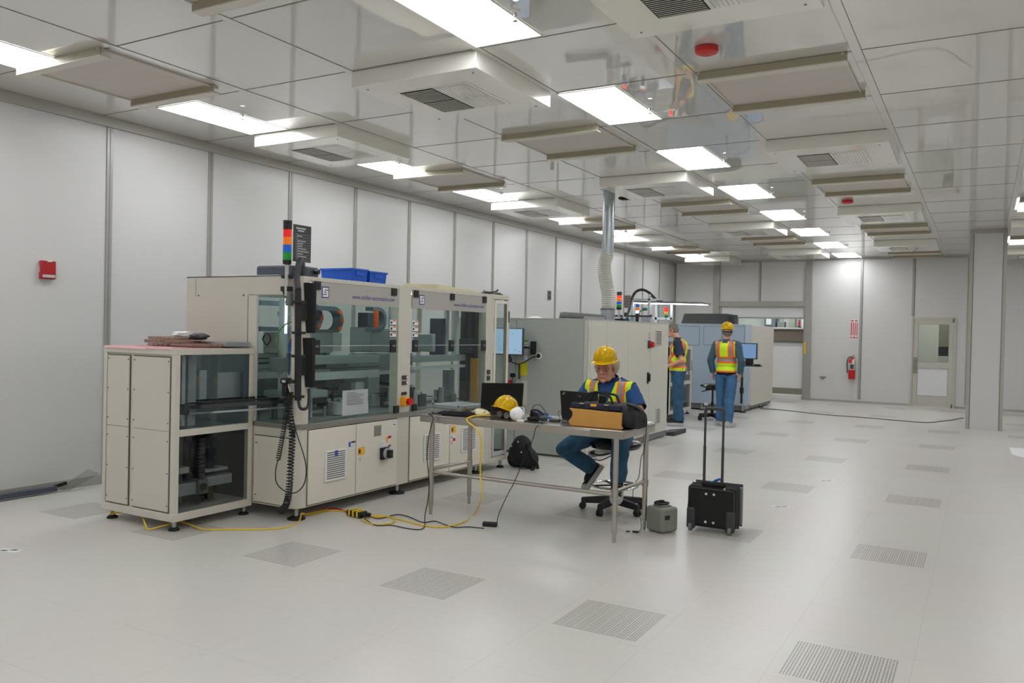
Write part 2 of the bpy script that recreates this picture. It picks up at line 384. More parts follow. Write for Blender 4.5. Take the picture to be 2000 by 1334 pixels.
# ---- back wall with the roll-up door opening
DX0, DX1, DZ = -6.30, -4.05, 2.42
wb = MB().box(WX, DX0, BY, BY+.15, 0, CZ).box(DX1, -1.53, BY, BY+.15, 0, CZ).box(DX0, DX1, BY, BY+.15, DZ, CZ).box(-.58, RX, BY, BY+.15, 0, CZ).box(-1.53, -.58, BY, BY+.15, 2.15, CZ)
wb = struct(wb, 'wall_back', 'wall_paint')
for x in (-7.58, -5.23, -2.70, -1.52, -.33, .9, 2.1, 3.3, 4.5, 5.7):
    z0 = DZ+.12 if x == -5.23 else (2.2 if x == -1.52 else .09)
    struct(MB().box(x-.03, x+.03, BY-.012, BY, z0, CZ-.05), 'panel_joint', 'wall_joint', wb)
    struct(MB().box(x+.022, x+.03, BY-.0135, BY, z0, CZ-.05), 'joint_groove', 'machine_seam', wb)
trim(MB().box(WX, RX, BY-.02, BY, CZ-.05, CZ), 'trim_grey')
trim(MB().box(-6.47, DX0, BY-.06, BY+.02, 0, CZ-.05).box(DX1, DX1+.17, BY-.06, BY+.02, 0, CZ-.05).box(DX0, DX1, BY-.06, BY+.02, DZ, DZ+.14), 'wall_joint', bevel=.005)
struct(MB().box(DX1+.17, -1.56, BY-.015, BY, 0, .05).box(-.56, RX, BY-.015, BY, 0, .05), 'baseboard_back', 'trim_grey')
# roll-up door
d1 = struct(MB().box(DX0, DX1, BY+.02, BY+.14, 2.14, DZ), 'door_1', 'curtain', bevel=.004)
def dpart(mb, n, m, **k): return struct(mb, n, m, d1, **k)
dpart(MB().box(DX0, DX1, BY+.07, BY+.078, 1.44, 2.14), 'vision_panel', 'clear_glass')
dpart(MB().box(DX0, DX1, BY+.06, BY+.09, .28, 1.44), 'curtain', 'curtain', bevel=.004)
dpart(MB().box(DX0, DX1, BY+.05, BY+.1, 1.40, 1.46).box(DX0, DX1, BY+.05, BY+.1, 2.10, 2.16), 'stiffener', 'light_grey')
dpart(MB().box(DX0, DX1, BY+.045, BY+.11, .12, .28), 'bottom_bar', 'plate_grey')
dpart(MB().box(DX0, DX1, BY+.05, BY+.1, .0, .10), 'bottom_seal', 'curtain')
dpart(MB().box(DX0, DX0+.06, BY-.01, BY+.12, 0, DZ).box(DX1-.035, DX1, BY-.01, BY+.12, 0, DZ), 'guide_rail', 'trim_grey')
dpart(MB().box(DX1+.005, DX1+.05, BY-.075, BY-.06, 1.2, 1.5), 'safety_tape', 'yellow')
# swing door with window
dx0, dx1 = -1.50, -.61
d2 = struct(MB().box(dx0-.035, dx0, BY-.04, BY+.12, 0, 2.15).box(dx1, dx1+.035, BY-.04, BY+.12, 0, 2.15).box(dx0-.035, dx1+.035, BY-.04, BY+.12, 2.13, 2.18), 'door_2', 'door_paint', bevel=.003)
def ep(mb, n, m, **k): return struct(mb, n, m, d2, **k)
yb0, yb1 = BY-.015, BY+.03
leaf = MB().box(dx0+.004, dx0+.115, yb0, yb1, .01, 2.125).box(dx1-.12, dx1-.004, yb0, yb1, .01, 2.125)
for z0, z1 in ((.01, .27), (.93, 1.1), (2.0, 2.125)): leaf.box(dx0+.115, dx1-.12, yb0, yb1, z0, z1)
ep(leaf, 'door_leaf', 'door_paint', bevel=.003)
ep(MB().box(dx0+.118, dx1-.123, yb0+.012, yb1-.01, .273, .927), 'kick_panel', 'curtain')
ep(MB().box(dx0+.115, dx1-.12, yb0+.018, yb0+.024, 1.1, 2.0), 'window_pane', 'door_glass')
bd = MB()
for z0, z1 in ((.27, .93), (1.1, 2.0)):
    bd.box(dx0+.113, dx1-.118, yb0-.002, yb0+.004, z0-.006, z0).box(dx0+.113, dx1-.118, yb0-.002, yb0+.004, z1, z1+.006).box(dx0+.109, dx0+.115, yb0-.002, yb0+.004, z0, z1).box(dx1-.12, dx1-.114, yb0-.002, yb0+.004, z0, z1)
ep(bd, 'glazing_bead', 'mid_grey')
ep(MB().box(dx0+.02, dx0+.11, yb0-.006, yb0, .8, 1.2), 'handle_plate', 'plate_grey')
ep(MB().tube([(dx0+.065, yb0, 1.12), (dx0+.065, yb0-.04, 1.1), (dx0+.065, yb0-.04, .92), (dx0+.065, yb0, .9)], .009), 'pull_handle', 'brushed')
ep(MB().cyl((dx1-.02, yb0-.01, 2.06), (dx1-.02, yb0-.01, 2.17), .018).cyl((dx1-.02, yb0-.01, .0), (dx1-.02, yb0-.01, .09), .018), 'pivot_hinge', 'mid_grey')
# other walls (outside the frame) close the room
struct(MB().box(RX, RX+.15, FY, BY+.2, 0, CZ), 'wall_right', 'wall_paint')
struct(MB().box(WX, RX, FY-.15, FY, 0, CZ), 'wall_front', 'wall_paint')
# pillar
pl = struct(MB().box(-.25, .33, 17.38, 18.0, 0, CZ), 'wall_pillar', 'wall_paint')
struct(MB().box(-.255, -.20, 17.368, 17.38, 0, CZ-.06).box(.28, .335, 17.368, 17.38, 0, CZ-.06), 'corner_strip', 'trim_grey', pl)
struct(MB().box(.272, .28, 17.372, 17.38, 0, CZ-.06).box(-.2, -.192, 17.372, 17.38, 0, CZ-.06), 'corner_groove', 'machine_seam', pl)
struct(MB().box(-.26, .34, 17.36, 17.38, CZ-.07, CZ), 'head_strip', 'trim_grey', pl)
# rooms beyond the doors
struct(MB().box(-10, 2.2, 27.0, 27.1, 0, 3.4), 'wall_beyond', 'wall_paint')
struct(MB().box(-10, 2.2, BY+.16, 27.0, 3.2, 3.3), 'ceiling_beyond', 'wall_paint')
struct(MB().box(-3.4, -3.3, BY+.2, 27.0, 0, 3.2).box(-10.1, -10, BY+.2, 27, 0, 3.2).box(2.1, 2.2, BY+.2, 27, 0, 3.2), 'wall_partition', 'wall_paint')

# ================================================================= ceiling fixtures
VIS = lambda p: (lambda q: q is not None and -60 < q[0] < 2060 and -60 < q[1] < 1400)(proj(p))
def make_light(w, l):
    t = thing('ceiling_light', '', 'ceiling light')
    f = MB(); a, b, e = w/2, l/2, .012
    f.box(-a, a, -b, -b+e, -.006, 0).box(-a, a, b-e, b, -.006, 0).box(-a, -a+e, -b+e, b-e, -.006, 0).box(a-e, a, -b+e, b-e, -.006, 0)
    f.build('frame', 'lens_frame', t)
    MB().box(-a+e, a-e, -b+e, b-e, -.004, 0).build('diffuser', 'lamp', t)
    return t
def make_sprinkler():
    t = thing('sprinkler_head', '', 'sprinkler')
    MB().cyl((0, 0, -.012), (0, 0, 0), .028, .034).build('escutcheon', 'white_plastic', t)
    MB().cyl((0, 0, -.035), (0, 0, -.01), .010).bar((-.012, 0, -.03), (-.008, 0, -.065), .004, .004).bar((.012, 0, -.03), (.008, 0, -.065), .004, .004).build('frame', 'chrome', t)
    MB().cyl((0, 0, -.068), (0, 0, -.064), .018).build('deflector', 'chrome', t)
    return t
light0 = spr0 = None
def rows(items):
    """number visible ones from the nearest"""
    vis = sorted([p for p in items if VIS((p[0], p[1], CZ))], key=lambda p: p[1]); return {id(p): i for i, p in enumerate(vis)}
def column(items, maker, first, z, what, row, cat, group, behind=None):
    r = rows(items); src = first; nb = 0
    for p in sorted(items, key=lambda p: p[1]):
        i = r.get(id(p))
        if i is None: nb += 1; lab = '%s %s, unseen, %s' % (what, row, ORD[min(nb-1, 10)].replace('nearest', 'closest'))
        else: lab = '%s %s, %s' % (what, row, ORD[min(i, 10)])
        if src is None: src = maker(); src.location = (p[0], p[1], z); src['label'] = lab; src['group'] = group
        else: dup(src, (p[0], p[1], z), label=lab, group=group)
    return src
LB = [(GX(2)+.285, GY(k)+.613) for k in range(-7, 14, 2)]
LE = [(GX(5)+.285, GY(k)+.613) for k in range(-6, 14, 2)]
LG = [(.63, GY(k)+.613) for k in range(-7, 14, 2)]
LJ = [(4.25, GY(k)+.613) for k in range(-6, 14, 2)]
mk = lambda: make_light(.55, 1.16)
light0 = column(LB, mk, None, CZ-.002, 'white light panel of the', 'middle ceiling row', 'ceiling light', 'middle row ceiling lights', 'in the middle row')
column(LE, mk, light0, CZ-.002, 'white light panel', 'of the ceiling row by the left wall', 'ceiling light', 'left row ceiling lights', 'in the row by the left wall')
column(LG, mk, light0, CZ-.002, 'white light panel', 'of the ceiling at the right picture edge', 'ceiling light', 'right bay ceiling lights', 'in the right bay')
column(LJ, mk, light0, CZ-.002, 'white light panel', 'of the far right ceiling row', 'ceiling light', 'far right ceiling lights', 'in the far right row')
SB = [(GX(2)+.60, y+.12) for x, y in LB if y > 2.5]; SE = [(GX(5)+.62, y-.08) for x, y in LE if y > 2.5]
spr0 = column(SB, make_sprinkler, None, CZ-.001, 'chrome sprinkler head', 'beside the middle ceiling lights', 'sprinkler', 'middle row sprinklers', 'in the middle row')
column(SE, make_sprinkler, spr0, CZ-.001, 'chrome sprinkler head', 'beside the left wall lights', 'sprinkler', 'left row sprinklers', 'in the left row')
# boxed fan filter units with a four way grille
BD = .13
def make_box():
    t = thing('ceiling_diffuser_box', '', 'air diffuser')
    a, b = .588, .597
    MB().box(-a, a, -b, b, -BD, 0).build('housing', 'fixture_cream', t, bevel=.006)
    g = .345
    MB().box(-g, g, -g, g, -BD-.003, -BD).build('grille_frame', 'fixture_cream', t, bevel=.002)
    q = .3
    MB().box(-q-.02, 0, -q-.02, q+.02, -BD-.0045, -BD-.003).build('grille_throat', 'throat', t, smooth=0)
    s = MB()
    for qx in (0, 1):
        for qy in (-1, 0):
            x0, x1 = (-q-.01, -.006) if qx == 0 else (.006, q+.01); y0, y1 = (-q-.01, -.006) if qy == -1 else (.006, q+.01)
            for i in range(11):
                if qx == 0: yy = y0+(i+.5)*(y1-y0)/11; s.obox(((x0+x1)/2, yy, -BD-.008), (x1-x0, .0035, .004), rotx(.3))
                else: xx = x0+(i+.5)*(x1-x0)/11; s.obox((xx, (y0+y1)/2, -BD-.006), (.0225, y1-y0, .002), roty(.06))
    s.build('louver', 'fixture_cream', t, smooth=0)
    for x, y in ((-.5, -.5), (.5, -.5), (-.5, .5), (.5, .5)): MB().cyl((x, y, -BD-.004), (x, y, -BD), .008, n=8).build('screw', 'mid_grey', t)
    return t
BC = [(GX(3)+.6035, GY(k)+.613) for k in (0, 4, 8, 12)]
BE = [(GX(5)+.6035, GY(k)+.613) for k in (-3, 1, 5, 9, 13)]
BA = [(GX(1)+.6035, GY(k)+.613) for k in (-5, -1, 3, 7, 11)]
BG = [(.94, GY(k)+.613) for k in (1, 5, 9, 13)]
b0 = column(BC, make_box, None, CZ, 'cream diffuser box', 'between the two light rows', 'air diffuser', 'centre diffuser boxes', 'in the centre')
column(BE, make_box, b0, CZ, 'cream diffuser box', 'between left wall lights', 'air diffuser', 'left diffuser boxes', 'by the left wall')
column(BA, make_box, b0, CZ, 'cream diffuser box', 'right of the middle lights', 'air diffuser', 'right diffuser boxes', 'right of the middle lights')
column(BG, make_box, b0, CZ, 'cream diffuser box', 'at the right picture edge', 'air diffuser', 'right bay diffuser boxes', 'in the right bay')
def make_tray():
    t = thing('ceiling_filter_tray', '', 'air filter')
    a, b = .545, .56
    MB().box(-a+.01, a-.03, -b+.03, b-.03, -.004, 0).build('filter_panel', 'filter_face', t, smooth=0)
    MB().box(-a, -a+.012, -b, b, -.02, 0).build('side_strip', 'rail_cream', t)
    MB().box(a-.04, a-.03, -b, b, -.02, 0).build('side_strip', 'rail_cream', t)
    for y in (-b, b-.09):
        r = MB().box(-a, a, y, y+.09, -.070, -.060).build('rail', 'rail_cream', t, bevel=.002)
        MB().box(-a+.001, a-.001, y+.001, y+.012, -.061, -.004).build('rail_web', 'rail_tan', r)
    return t
TA = [(GX(1)+.6035, GY(k)+.55) for k in (-7, -3, 1, 5, 9, 13)]
TC = [(GX(3)+.6035-.02, GY(k)+.44) for k in (-6, -2, 2, 6, 10)]
TE = [(GX(5)+.6035-.02, GY(k)+.50) for k in (-5, -1, 3, 7, 11)]
TG = [(.94, GY(k)+.55) for k in (-1, 3, 7, 11)]
t0 = column(TC, make_tray, None, CZ, 'railed grey filter panel', 'between the two light rows', 'air filter', 'centre filter trays', 'in the centre')
column(TE, make_tray, t0, CZ, 'railed grey filter panel', 'between left wall lights', 'air filter', 'left filter trays', 'by the left wall')
column(TA, make_tray, t0, CZ, 'railed grey filter panel', 'right of the middle lights', 'air filter', 'right filter trays', 'right of the middle lights')
column(TG, make_tray, t0, CZ, 'railed grey filter panel', 'at the right picture edge', 'air filter', 'right bay filter trays', 'in the right bay')
# red smoke alarms
def make_alarm():
    t = thing('smoke_alarm', '', 'smoke alarm')
    MB().cyl((0, 0, -.02), (0, 0, 0), .075, .082, n=32).build('base', 'red_deep', t)
    MB().lathe([(0, -.055), (.05, -.053), (.078, -.04), (.085, -.02), (.07, -.018)], n=32).build('cover', 'red', t)
    return t
al = make_alarm(); al.location = (-1.76, 5.776, CZ); al['label'] = 'round red smoke alarm on the ceiling nearest the camera'; al['group'] = 'red ceiling alarms'
dup(al, (-1.80, 13.06, CZ), label='small round red smoke alarm on the ceiling farther back, before a diffuser box')
# dome camera
c = thing('ceiling_camera', 'small black and white device hanging from the ceiling beside the steel duct', 'camera', (-4.632, 11.39, CZ))
MB().box(-4.70, -4.56, 11.33, 11.45, 3.625, 3.66).build('mount', 'white_plastic', c, bevel=.006)
MB().box(-4.72, -4.54, 11.32, 11.46, 3.59, 3.625).build('housing', 'matte_black', c, bevel=.01)

# ================================================================= floor panels
PXC = lambda i: -.57-1.2155*i
PYC = lambda j: 4.317+2.434*j
def make_perf():
    mb = MB().box(-.248, .248, -.248, .248, 0, .0005)
    o = mb.build('perforated_floor_panel', 'floor_perforated', smooth=0); return tag(o, '', 'floor panel', 'perforated floor panels')
pf = None
rowname = ['frontmost', 'second', 'third', 'fourth', 'fifth', 'sixth', 'seventh', 'eighth']
for j in range(0, 8):
    cols = [i for i in range(-5, 6) if PXC(i) > WX+.3 and PXC(i) < 3 and PYC(j) < BY-.4 and (lambda q: q and -40 < q[0] < 2030 and q[1] < 1370)(proj((PXC(i), PYC(j), 0)))]
    def hid(i):
        x, y = PXC(i), PYC(j)
        return (-6.6 < x < -5.0 and 5.0 < y < 8.6) or (x < -4.5 and y > 9.4) or (x < -4.4 and y > 9)
    cols = sorted([i for i in cols if not hid(i)], key=lambda i: PXC(i))
    for n, i in enumerate(cols):
        if pf is None: o = pf = make_perf()
        else: o = pf.copy(); COL.objects.link(o)
        o.location = (PXC(i), PYC(j), 0)
        o['label'] = 'perforated floor panel, %s from the left in the %s row' % (['first', 'second', 'third', 'fourth', 'fifth', 'sixth', 'seventh', 'eighth', 'ninth'][n], rowname[j])
def marker(px, py, rot, name, label):
    p = FL(px, py); t = thing('floor_marker', label, 'floor marker', (p.x, p.y, 0), 'small floor markers')
    MB().obox((p.x, p.y, .0006), (.16, .07, .0012), rotz(rot)).build('sticker', 'paper', t, smooth=0)
    R = rotz(rot); m = MB()
    for s in (-1, 1): m.prism([V((p.x, p.y, .0013))+R@V((s*a, s*b, 0)) for a, b in ((.0, .0), (.05, .005), (.055, .028), (.01, .022))], (0, 0, .0006))
    m.build('mark', 'black', t, smooth=0)
marker(18, 1075, .3, 'a', 'small black and white sticker on the floor at the left picture edge')
marker(1526, 990, .2, 'b', 'small black and white sticker on the floor right of the rolling bag')
marker(1614, 939, .2, 'c', 'small dark floor sticker beyond the rolling bag, farther right')

# ================================================================= wall fittings
def on_left(y0, y1, z0, z1, d): return MB().box(WX, WX+d, y0, y1, z0, z1)
t = thing('fire_alarm', 'red fire alarm box on the left wall', 'fire alarm', (WX, 4.55, 2.01))
on_left(4.475, 4.615, 2.005, 2.175, .045).build('housing', 'red_deep', t, bevel=.006)
on_left(4.485, 4.605, 2.018, 2.045, .05).build('lower_strip', 'light_grey', t, bevel=.002)
on_left(4.53, 4.575, 2.165, 2.178, .05).build('strobe_lens', 'white', t, bevel=.002)
m = text_mb('FIRE', .035, (WX+.02, 4.4745, 2.13), (0, 0, -1), (-1, 0, 0), .001); m.build('lettering', 'white', t, smooth=0)
t = thing('wall_switch', 'small grey double switch plate high on the left wall', 'switch', (WX, 14.83, 2.3))
on_left(14.77, 14.90, 2.27, 2.45, .02).build('plate', 'mid_grey', t, bevel=.004)
for z in (2.29, 2.37): on_left(14.80, 14.87, z, z+.06, .028).build('rocker', 'dark_grey', t, bevel=.003)
yw = BY-.001
t = thing('fire_extinguisher', 'red fire extinguisher hung on the back wall below a striped sign', 'fire extinguisher', (-2.86, yw-.1, .62))
ex, ey = -2.87, yw-.1
MB().lathe([(0, .60), (.075, .60), (.08, .62), (.08, 1.02), (.07, 1.07), (.035, 1.12), (.025, 1.14), (0, 1.14)], (ex, ey, 0), 24).build('cylinder', 'red', t)
MB().lathe([(.0815, .83), (.0815, 1.0)], (ex, ey, 0), 24).build('instruction_band', 'light_grey', t)
MB().box(ex-.03, ex+.05, ey-.09, ey-.08, .86, .97).build('dark_print', 'dark_grey', t)
MB().box(ex-.02, ex+.02, ey-.02, ey+.02, 1.13, 1.17).build('valve', 'mid_grey', t, bevel=.003)
MB().bar((ex-.01, ey, 1.17), (ex+.07, ey, 1.22), .02, .008).bar((ex-.01, ey, 1.165), (ex+.08, ey, 1.16), .02, .008).build('squeeze_handle', 'red', t)
MB().tube([(ex-.02, ey, 1.15), (ex-.08, ey-.01, 1.13), (ex-.115, ey-.01, 1.0), (ex-.105, ey-.01, .85), (ex-.105, ey-.01, .75)], .012, smooth=5).build('hose', 'rubber', t)
MB().box(ex+.02, ex+.075, ey-.1, ey-.096, .98, 1.1).build('inspection_tag', 'paper', t)
MB().box(ex-.03, ex+.03, ey+.07, yw, .95, 1.15).build('bracket', 'mid_grey', t)
t = thing('extinguisher_sign', 'red and white arrow sign on the back wall above the extinguisher', 'sign', (-2.845, yw, 1.63))
MB().box(-2.935, -2.755, yw-.008, yw, 1.60, 2.10).build('plate', 'paper', t)
s = MB()
for x in (-2.895, -2.805):
    s.box(x-.033, x-.011, yw-.010, yw-.008, 1.70, 2.03).box(x+.011, x+.033, yw-.010, yw-.008, 1.70, 2.03)
    s.prism([(x-.036, yw-.010, 1.70), (x, yw-.010, 1.625), (x-.036, yw-.010, 1.625)], (0, .002, 0)).prism([(x+.036, yw-.010, 1.70), (x, yw-.010, 1.625), (x+.036, yw-.010, 1.625)], (0, .002, 0))
    s.box(x-.03, x+.03, yw-.010, yw-.008, 2.055, 2.085)
s.build('red_print', 'red', t, smooth=0)
t = thing('wall_bracket', 'small grey metal bracket low on the back wall left of the extinguisher', 'bracket', (-3.58, yw, .58))
MB().box(-3.65, -3.50, yw-.03, yw, .59, .63).build('plate', 'plate_grey', t, bevel=.003)
MB().cyl((-3.575, yw-.025, .56), (-3.575, yw-.025, .59), .02).build('nozzle', 'plate_grey', t)
# sheet and long object lying by the left wall
p0, p1 = P(-60, 962, z=.06), P(44, 948, z=.06)
t = thing('floor_strip_tool', 'long dark bar in clear wrap lying on the floor against the left wall', 'tool', (WX+.2, 4.3, 0))
MB().bar((WX+.09, 3.6, .04), (WX+.09, 4.62, .04), .05, .05).build('bar', 'device_navy', t, bevel=.005)
MB().bar((WX+.09, 4.6, .055), (WX+.09, 4.72, .075), .03, .03).build('grip', 'matte_black', t, bevel=.005)
MB().prism([(WX+.06, 4.65, .02), (WX+.2, 4.68, .02), (WX+.19, 4.98, .13), (WX+.06, 4.95, .17)], (0, .01, .006)).build('wrap', 'wrap', t)
p = FL(1990, 882)
t = MB().prism([(p.x-.10, p.y-.5, .002), (p.x+.1, p.y-.9, .002), (p.x+.6, p.y-.4, .002), (p.x+.3, p.y+.5, .002), (p.x-.11, p.y+.4, .002)], (0, 0, .004))
single(t, 'paper_sheet', 'paper', 'white sheet lying on the floor at the right picture edge', 'sheet')
cb = [FL(*q, z=.006) for q in ((1485, 798), (1530, 801), (1600, 809), (1680, 815), (1750, 821), (1800, 825), (1830, 824), (1860, 820), (1882, 816))]
single(MB().tube(cb, .008, n=6, smooth=4), 'floor_cable', 'rubber', 'long black cable running over the floor from the blue lit machine to the pillar', 'cable')
# ---- storeroom seen through the vision panel
def sp(px0, px1, z0, z1, y, d): a, b = P(px0, 640, y=y), P(px1, 640, y=y); return MB().box(a.x, b.x, y, y+d, z0, z1)
t = thing('slate_cabinet', 'slate blue cabinet far behind the roll-up door window', 'cabinet', (P(1503, 640, y=26.4).x, 26.4, 0))
sp(1493, 1514, 0, 2.9, 26.4, .4).build('body', 'column_slate', t, bevel=.01)
sp(1496, 1506, 2.0, 2.45, 26.37, .03).build('vent_panel', 'light_grey', t)
single(sp(1540, 1552, 0, 3.0, 26.3, .3), 'grey_post', 'plate_grey', 'grey post far behind the roll-up door window', 'post')
t = thing('storage_counter', 'brown fronted counter behind the roll-up door window', 'counter', (P(1540, 640, y=25).x, 25.0, 0))
sp(1500, 1572, 1.5, 1.86, 24.9, .5).build('front', 'counter_brown', t, bevel=.01)
sp(1498, 1573, 1.86, 1.91, 24.85, .6).build('top', 'light_grey', t)
sp(1500, 1572, 0, 1.5, 24.92, .45).build('base_cabinet', 'mid_grey', t)
bx = P(1561, 640, y=25.1).x
t = thing('small_beacon', 'small dark red beacon standing on the counter behind the vision window', 'signal light', (bx, 25.1, 1.91))
MB().cyl((bx, 25.1, 1.91), (bx, 25.1, 1.95), .05).build('base', 'black', t)
MB().cyl((bx, 25.1, 1.95), (bx, 25.1, 2.14), .03).build('lens', 'red_deep', t)
t = thing('electric_box', 'grey electrical box beside the slate cabinet behind the vision window', 'box', (P(1524, 640, y=26.5).x, 26.5, 0))
sp(1518, 1532, 1.7, 2.1, 26.5, .25).build('housing', 'mid_grey', t, bevel=.01)
sp(1521, 1522.2, 2.1, 2.6, 26.5, .03).build('conduit', 'mid_grey', t); sp(1528, 1529.2, 2.1, 2.6, 26.5, .03).build('conduit', 'mid_grey', t)
sp(1519, 1531, 0, 1.7, 26.55, .2).build('pedestal', 'light_grey', t)
t = thing('white_cupboard', 'bright white cupboard far behind the roll-up door window', 'cupboard', (P(1565, 640, y=26.6).x, 26.6, 0))
sp(1553, 1582, 0, 2.75, 26.6, .35).build('body', 'curtain', t, bevel=.01)
sp(1564, 1564.8, 1.3, 2.7, 26.595, .01).build('door_gap', 'mid_grey', t)
single(MB().box(P(1440, 640, y=26.9).x, P(1441, 640, y=26.9).x, 26.9, 26.99, 0, 3.1), 'wall_batten', 'mid_grey', 'thin grey batten on the far storeroom wall', 'batten')
t = thing('side_room_cabinet', 'grey cabinet with dark lower shelf seen through the swing door window', 'cabinet', (P(1845, 640, y=25.0).x, 25.0, 0))
sp(1834, 1875, 1.45, 2.6, 25.0, .5).build('upper_body', 'plate_grey', t, bevel=.01)
sp(1834, 1875, 1.2, 1.45, 25.15, .35).build('dark_shelf', 'dark_grey', t)
sp(1834, 1875, 0, 1.2, 25.0, .5).build('lower_body', 'light_grey', t, bevel=.01)
# ================================================================= main glazed assembly machine
XF, XB, Y0 = -4.88, -6.26, 5.02
mach = thing('assembly_machine', 'long cream glazed automation machine with blue web address on its windows', 'machine', ((XF+XB)/2, 6.5, 0))
def mp(mb, n, m, p=mach, **k): return mb.build(n, m, p, **k)
def xbox(y0, y1, z0, z1, d=.012, x=XF): return MB().box(x, x+d, y0, y1, z0, z1)
# lower body with bevelled near corner
body = MB().prism([(XB, Y0, .10), (XF-.05, Y0, .10), (XF, Y0+.05, .10), (XF, 8.06, .10), (XB, 8.06, .10)], (0, 0, .66))
mp(body, 'base_body', 'machine_cream', bevel=.004)
mp(MB().prism([(XB, Y0-.004, .76), (XF-.05, Y0-.004, .76), (XF+.014, Y0+.05, .76), (XF+.014, 8.06, .76), (XB, 8.06, .76)], (0, 0, .04)), 'belt_rail', 'belt_grey', bevel=.003)
for i, (a, b) in enumerate(((5.14, 5.735), (5.745, 6.335), (6.545, 7.235), (7.245, 7.93))):
    mp(MB().box(XF-.002, XF+.002, a-.008, b+.008, .112, .752), 'door_gap', 'machine_seam', smooth=0)
    d = mp(xbox(a, b, .12, .745, .014), 'cabinet_door', 'door_cream', bevel=.003)
    if i == 1: continue
    g0, g1, z0, z1 = ((5.33, 5.6, .285, .55), None, (6.77, 7.05, .275, .55), (7.455, 7.75, .29, .56))[i]
    v = mp(MB().box(XF+.014, XF+.026, g0, g1, z0, z1), 'vent_grille', 'white', d, bevel=.003)
    s = MB()
    for k in range(13):
        z = z0+.025+k*(z1-z0-.045)/12; s.box(XF+.0262, XF+.0268, g0+.02, g1-.02, z-.004, z+.004)
    mp(s, 'vent_slot', 'machine_seam', d, smooth=0, kind='stuff')
    if i != 3: mp(MB().box(XF+.026, XF+.0285, (g0+g1)/2-.02, (g0+g1)/2+.02, z1-.055, z1-.005), 'filter_label', 'label_blue', d, smooth=0)
def sticker(y0, y1, z0, z1, m='paper', x=XF+.0142, n='sticker', marks=()):
    o = mp(MB().box(x, x+.0012, y0, y1, z0, z1), n, m, smooth=0)
    for (a, b, c, d, mm) in marks:
        mp(MB().box(x+.0012, x+.0018, y0+(y1-y0)*a, y0+(y1-y0)*b, z0+(z1-z0)*c, z0+(z1-z0)*d), 'print', mm, o, smooth=0)
blue = ((.05, .35, .25, .95, 'label_blue'), (.4, 1, .75, 1, 'ink_dark'), (.42, .9, .2, .3, 'light_grey'), (.42, .9, .42, .5, 'light_grey'))
sticker(5.63, 5.725, .535, .60, 'paper', marks=blue)
sticker(5.765, 5.855, .465, .53, 'amber_box', marks=((.08, .38, .2, .75, 'ink_dark'), (.5, .95, .15, .85, 'yellow')))
sticker(7.13, 7.22, .61, .67, 'paper', marks=blue); sticker(7.26, 7.35, .62, .68, 'paper', marks=blue)
sticker(7.26, 7.35, .52, .59, 'amber_box', marks=((.1, .4, .2, .75, 'ink_dark'), (.5, .95, .15, .85, 'yellow')))
sticker(7.26, 7.35, .40, .49, 'paper', marks=((.1, .3, .0, .4, 'orange'), (.4, .9, .35, .7, 'red'), (.1, .3, .7, .95, 'label_blue')))
sticker(5.985, 6.09, .61, .71, 'plate_grey', n='rating_plate', marks=((.1, .9, .15, .2, 'mid_grey'), (.1, .9, .4, .45, 'mid_grey'), (.1, .9, .65, .7, 'mid_grey')))
sticker(6.16, 6.24, .53, .60, 'paper', marks=((.05, .4, .1, .9, 'amber_box'), (.4, 1, .6, .95, 'red')))
sticker(6.16, 6.24, .475, .52, 'paper', marks=((.05, .35, .1, .9, 'amber_box'), (.45, 1, .4, .8, 'counter_brown')))
sticker(6.09, 6.15, .49, .56, 'paper', marks=((.1, .9, .2, .3, 'light_grey'), (.1, .9, .6, .7, 'light_grey')))
sticker(6.25, 6.31, .68, .735, 'paper', marks=((.3, .9, .2, .4, 'mid_grey'), (.1, .9, .7, .8, 'light_grey')))
mp(MB().cyl((XF+.014, 5.79, .425), (XF+.02, 5.79, .425), .014), 'key_lock', 'chrome')
# rotary main switch
sw = mp(xbox(6.075, 6.185, .385, .495, .03, XF+.014), 'switch_box', 'black', bevel=.004)
mp(MB().cyl((XF+.044, 6.14, .44), (XF+.06, 6.14, .44), .05, n=24), 'switch_ring', 'light_grey', sw)
mp(MB().box(XF+.055, XF+.10, 6.12, 6.17, .40, .475), 'switch_knob', 'black', sw, bevel=.005)
mp(xbox(6.075, 6.185, .498, .525, .004, XF+.014), 'switch_legend', 'paper', sw)
# levelling feet
def foot(par, x, y, r=.075, ztop=.10, m='rubber'):
    f = MB().lathe([(0, .0), (r, .0), (r, .012), (r*.55, .026), (0, .03)], (x, y, 0), 20).build('levelling_foot', m, par)
    MB().cyl((x, y, .026), (x, y, ztop+.01), .018).build('foot_stem', 'zinc', f)
for x in (-4.955, -6.15):
    for y in (5.10, 6.46, 7.9): foot(mach, x, y)
# posts and beams
for n, (a, b) in enumerate(((6.34, 6.535), (7.94, 8.055))):
    mp(MB().box(XF-.10, XF+.002, a, b, .80, 2.03), 'post', 'machine_cream', bevel=.003)
mp(MB().prism([(XF-.09, Y0, .80), (XF-.045, Y0, .80), (XF, Y0+.045, .80), (XF, 5.14, .80), (XF-.09, 5.14, .80)], (0, 0, 1.23)), 'post', 'machine_cream', bevel=.003)
for x, y in ((XB, Y0), (XB, 6.45), (XB, 7.98)):
    mp(MB().box(x, x+.08, y, y+.08, .80, 2.03), 'rear_post', 'machine_cream', bevel=.003)
mp(MB().box(XF-.08, XF, 5.14, 6.34, 1.995, 2.03), 'top_beam', 'machine_cream', bevel=.002)
mp(MB().box(XF-.08, XF, 6.535, 7.94, 1.995, 2.03), 'top_beam', 'machine_cream', bevel=.002)
mp(MB().box(XB, XB+.08, 5.1, 7.98, 1.9, 2.03), 'top_beam', 'machine_cream')
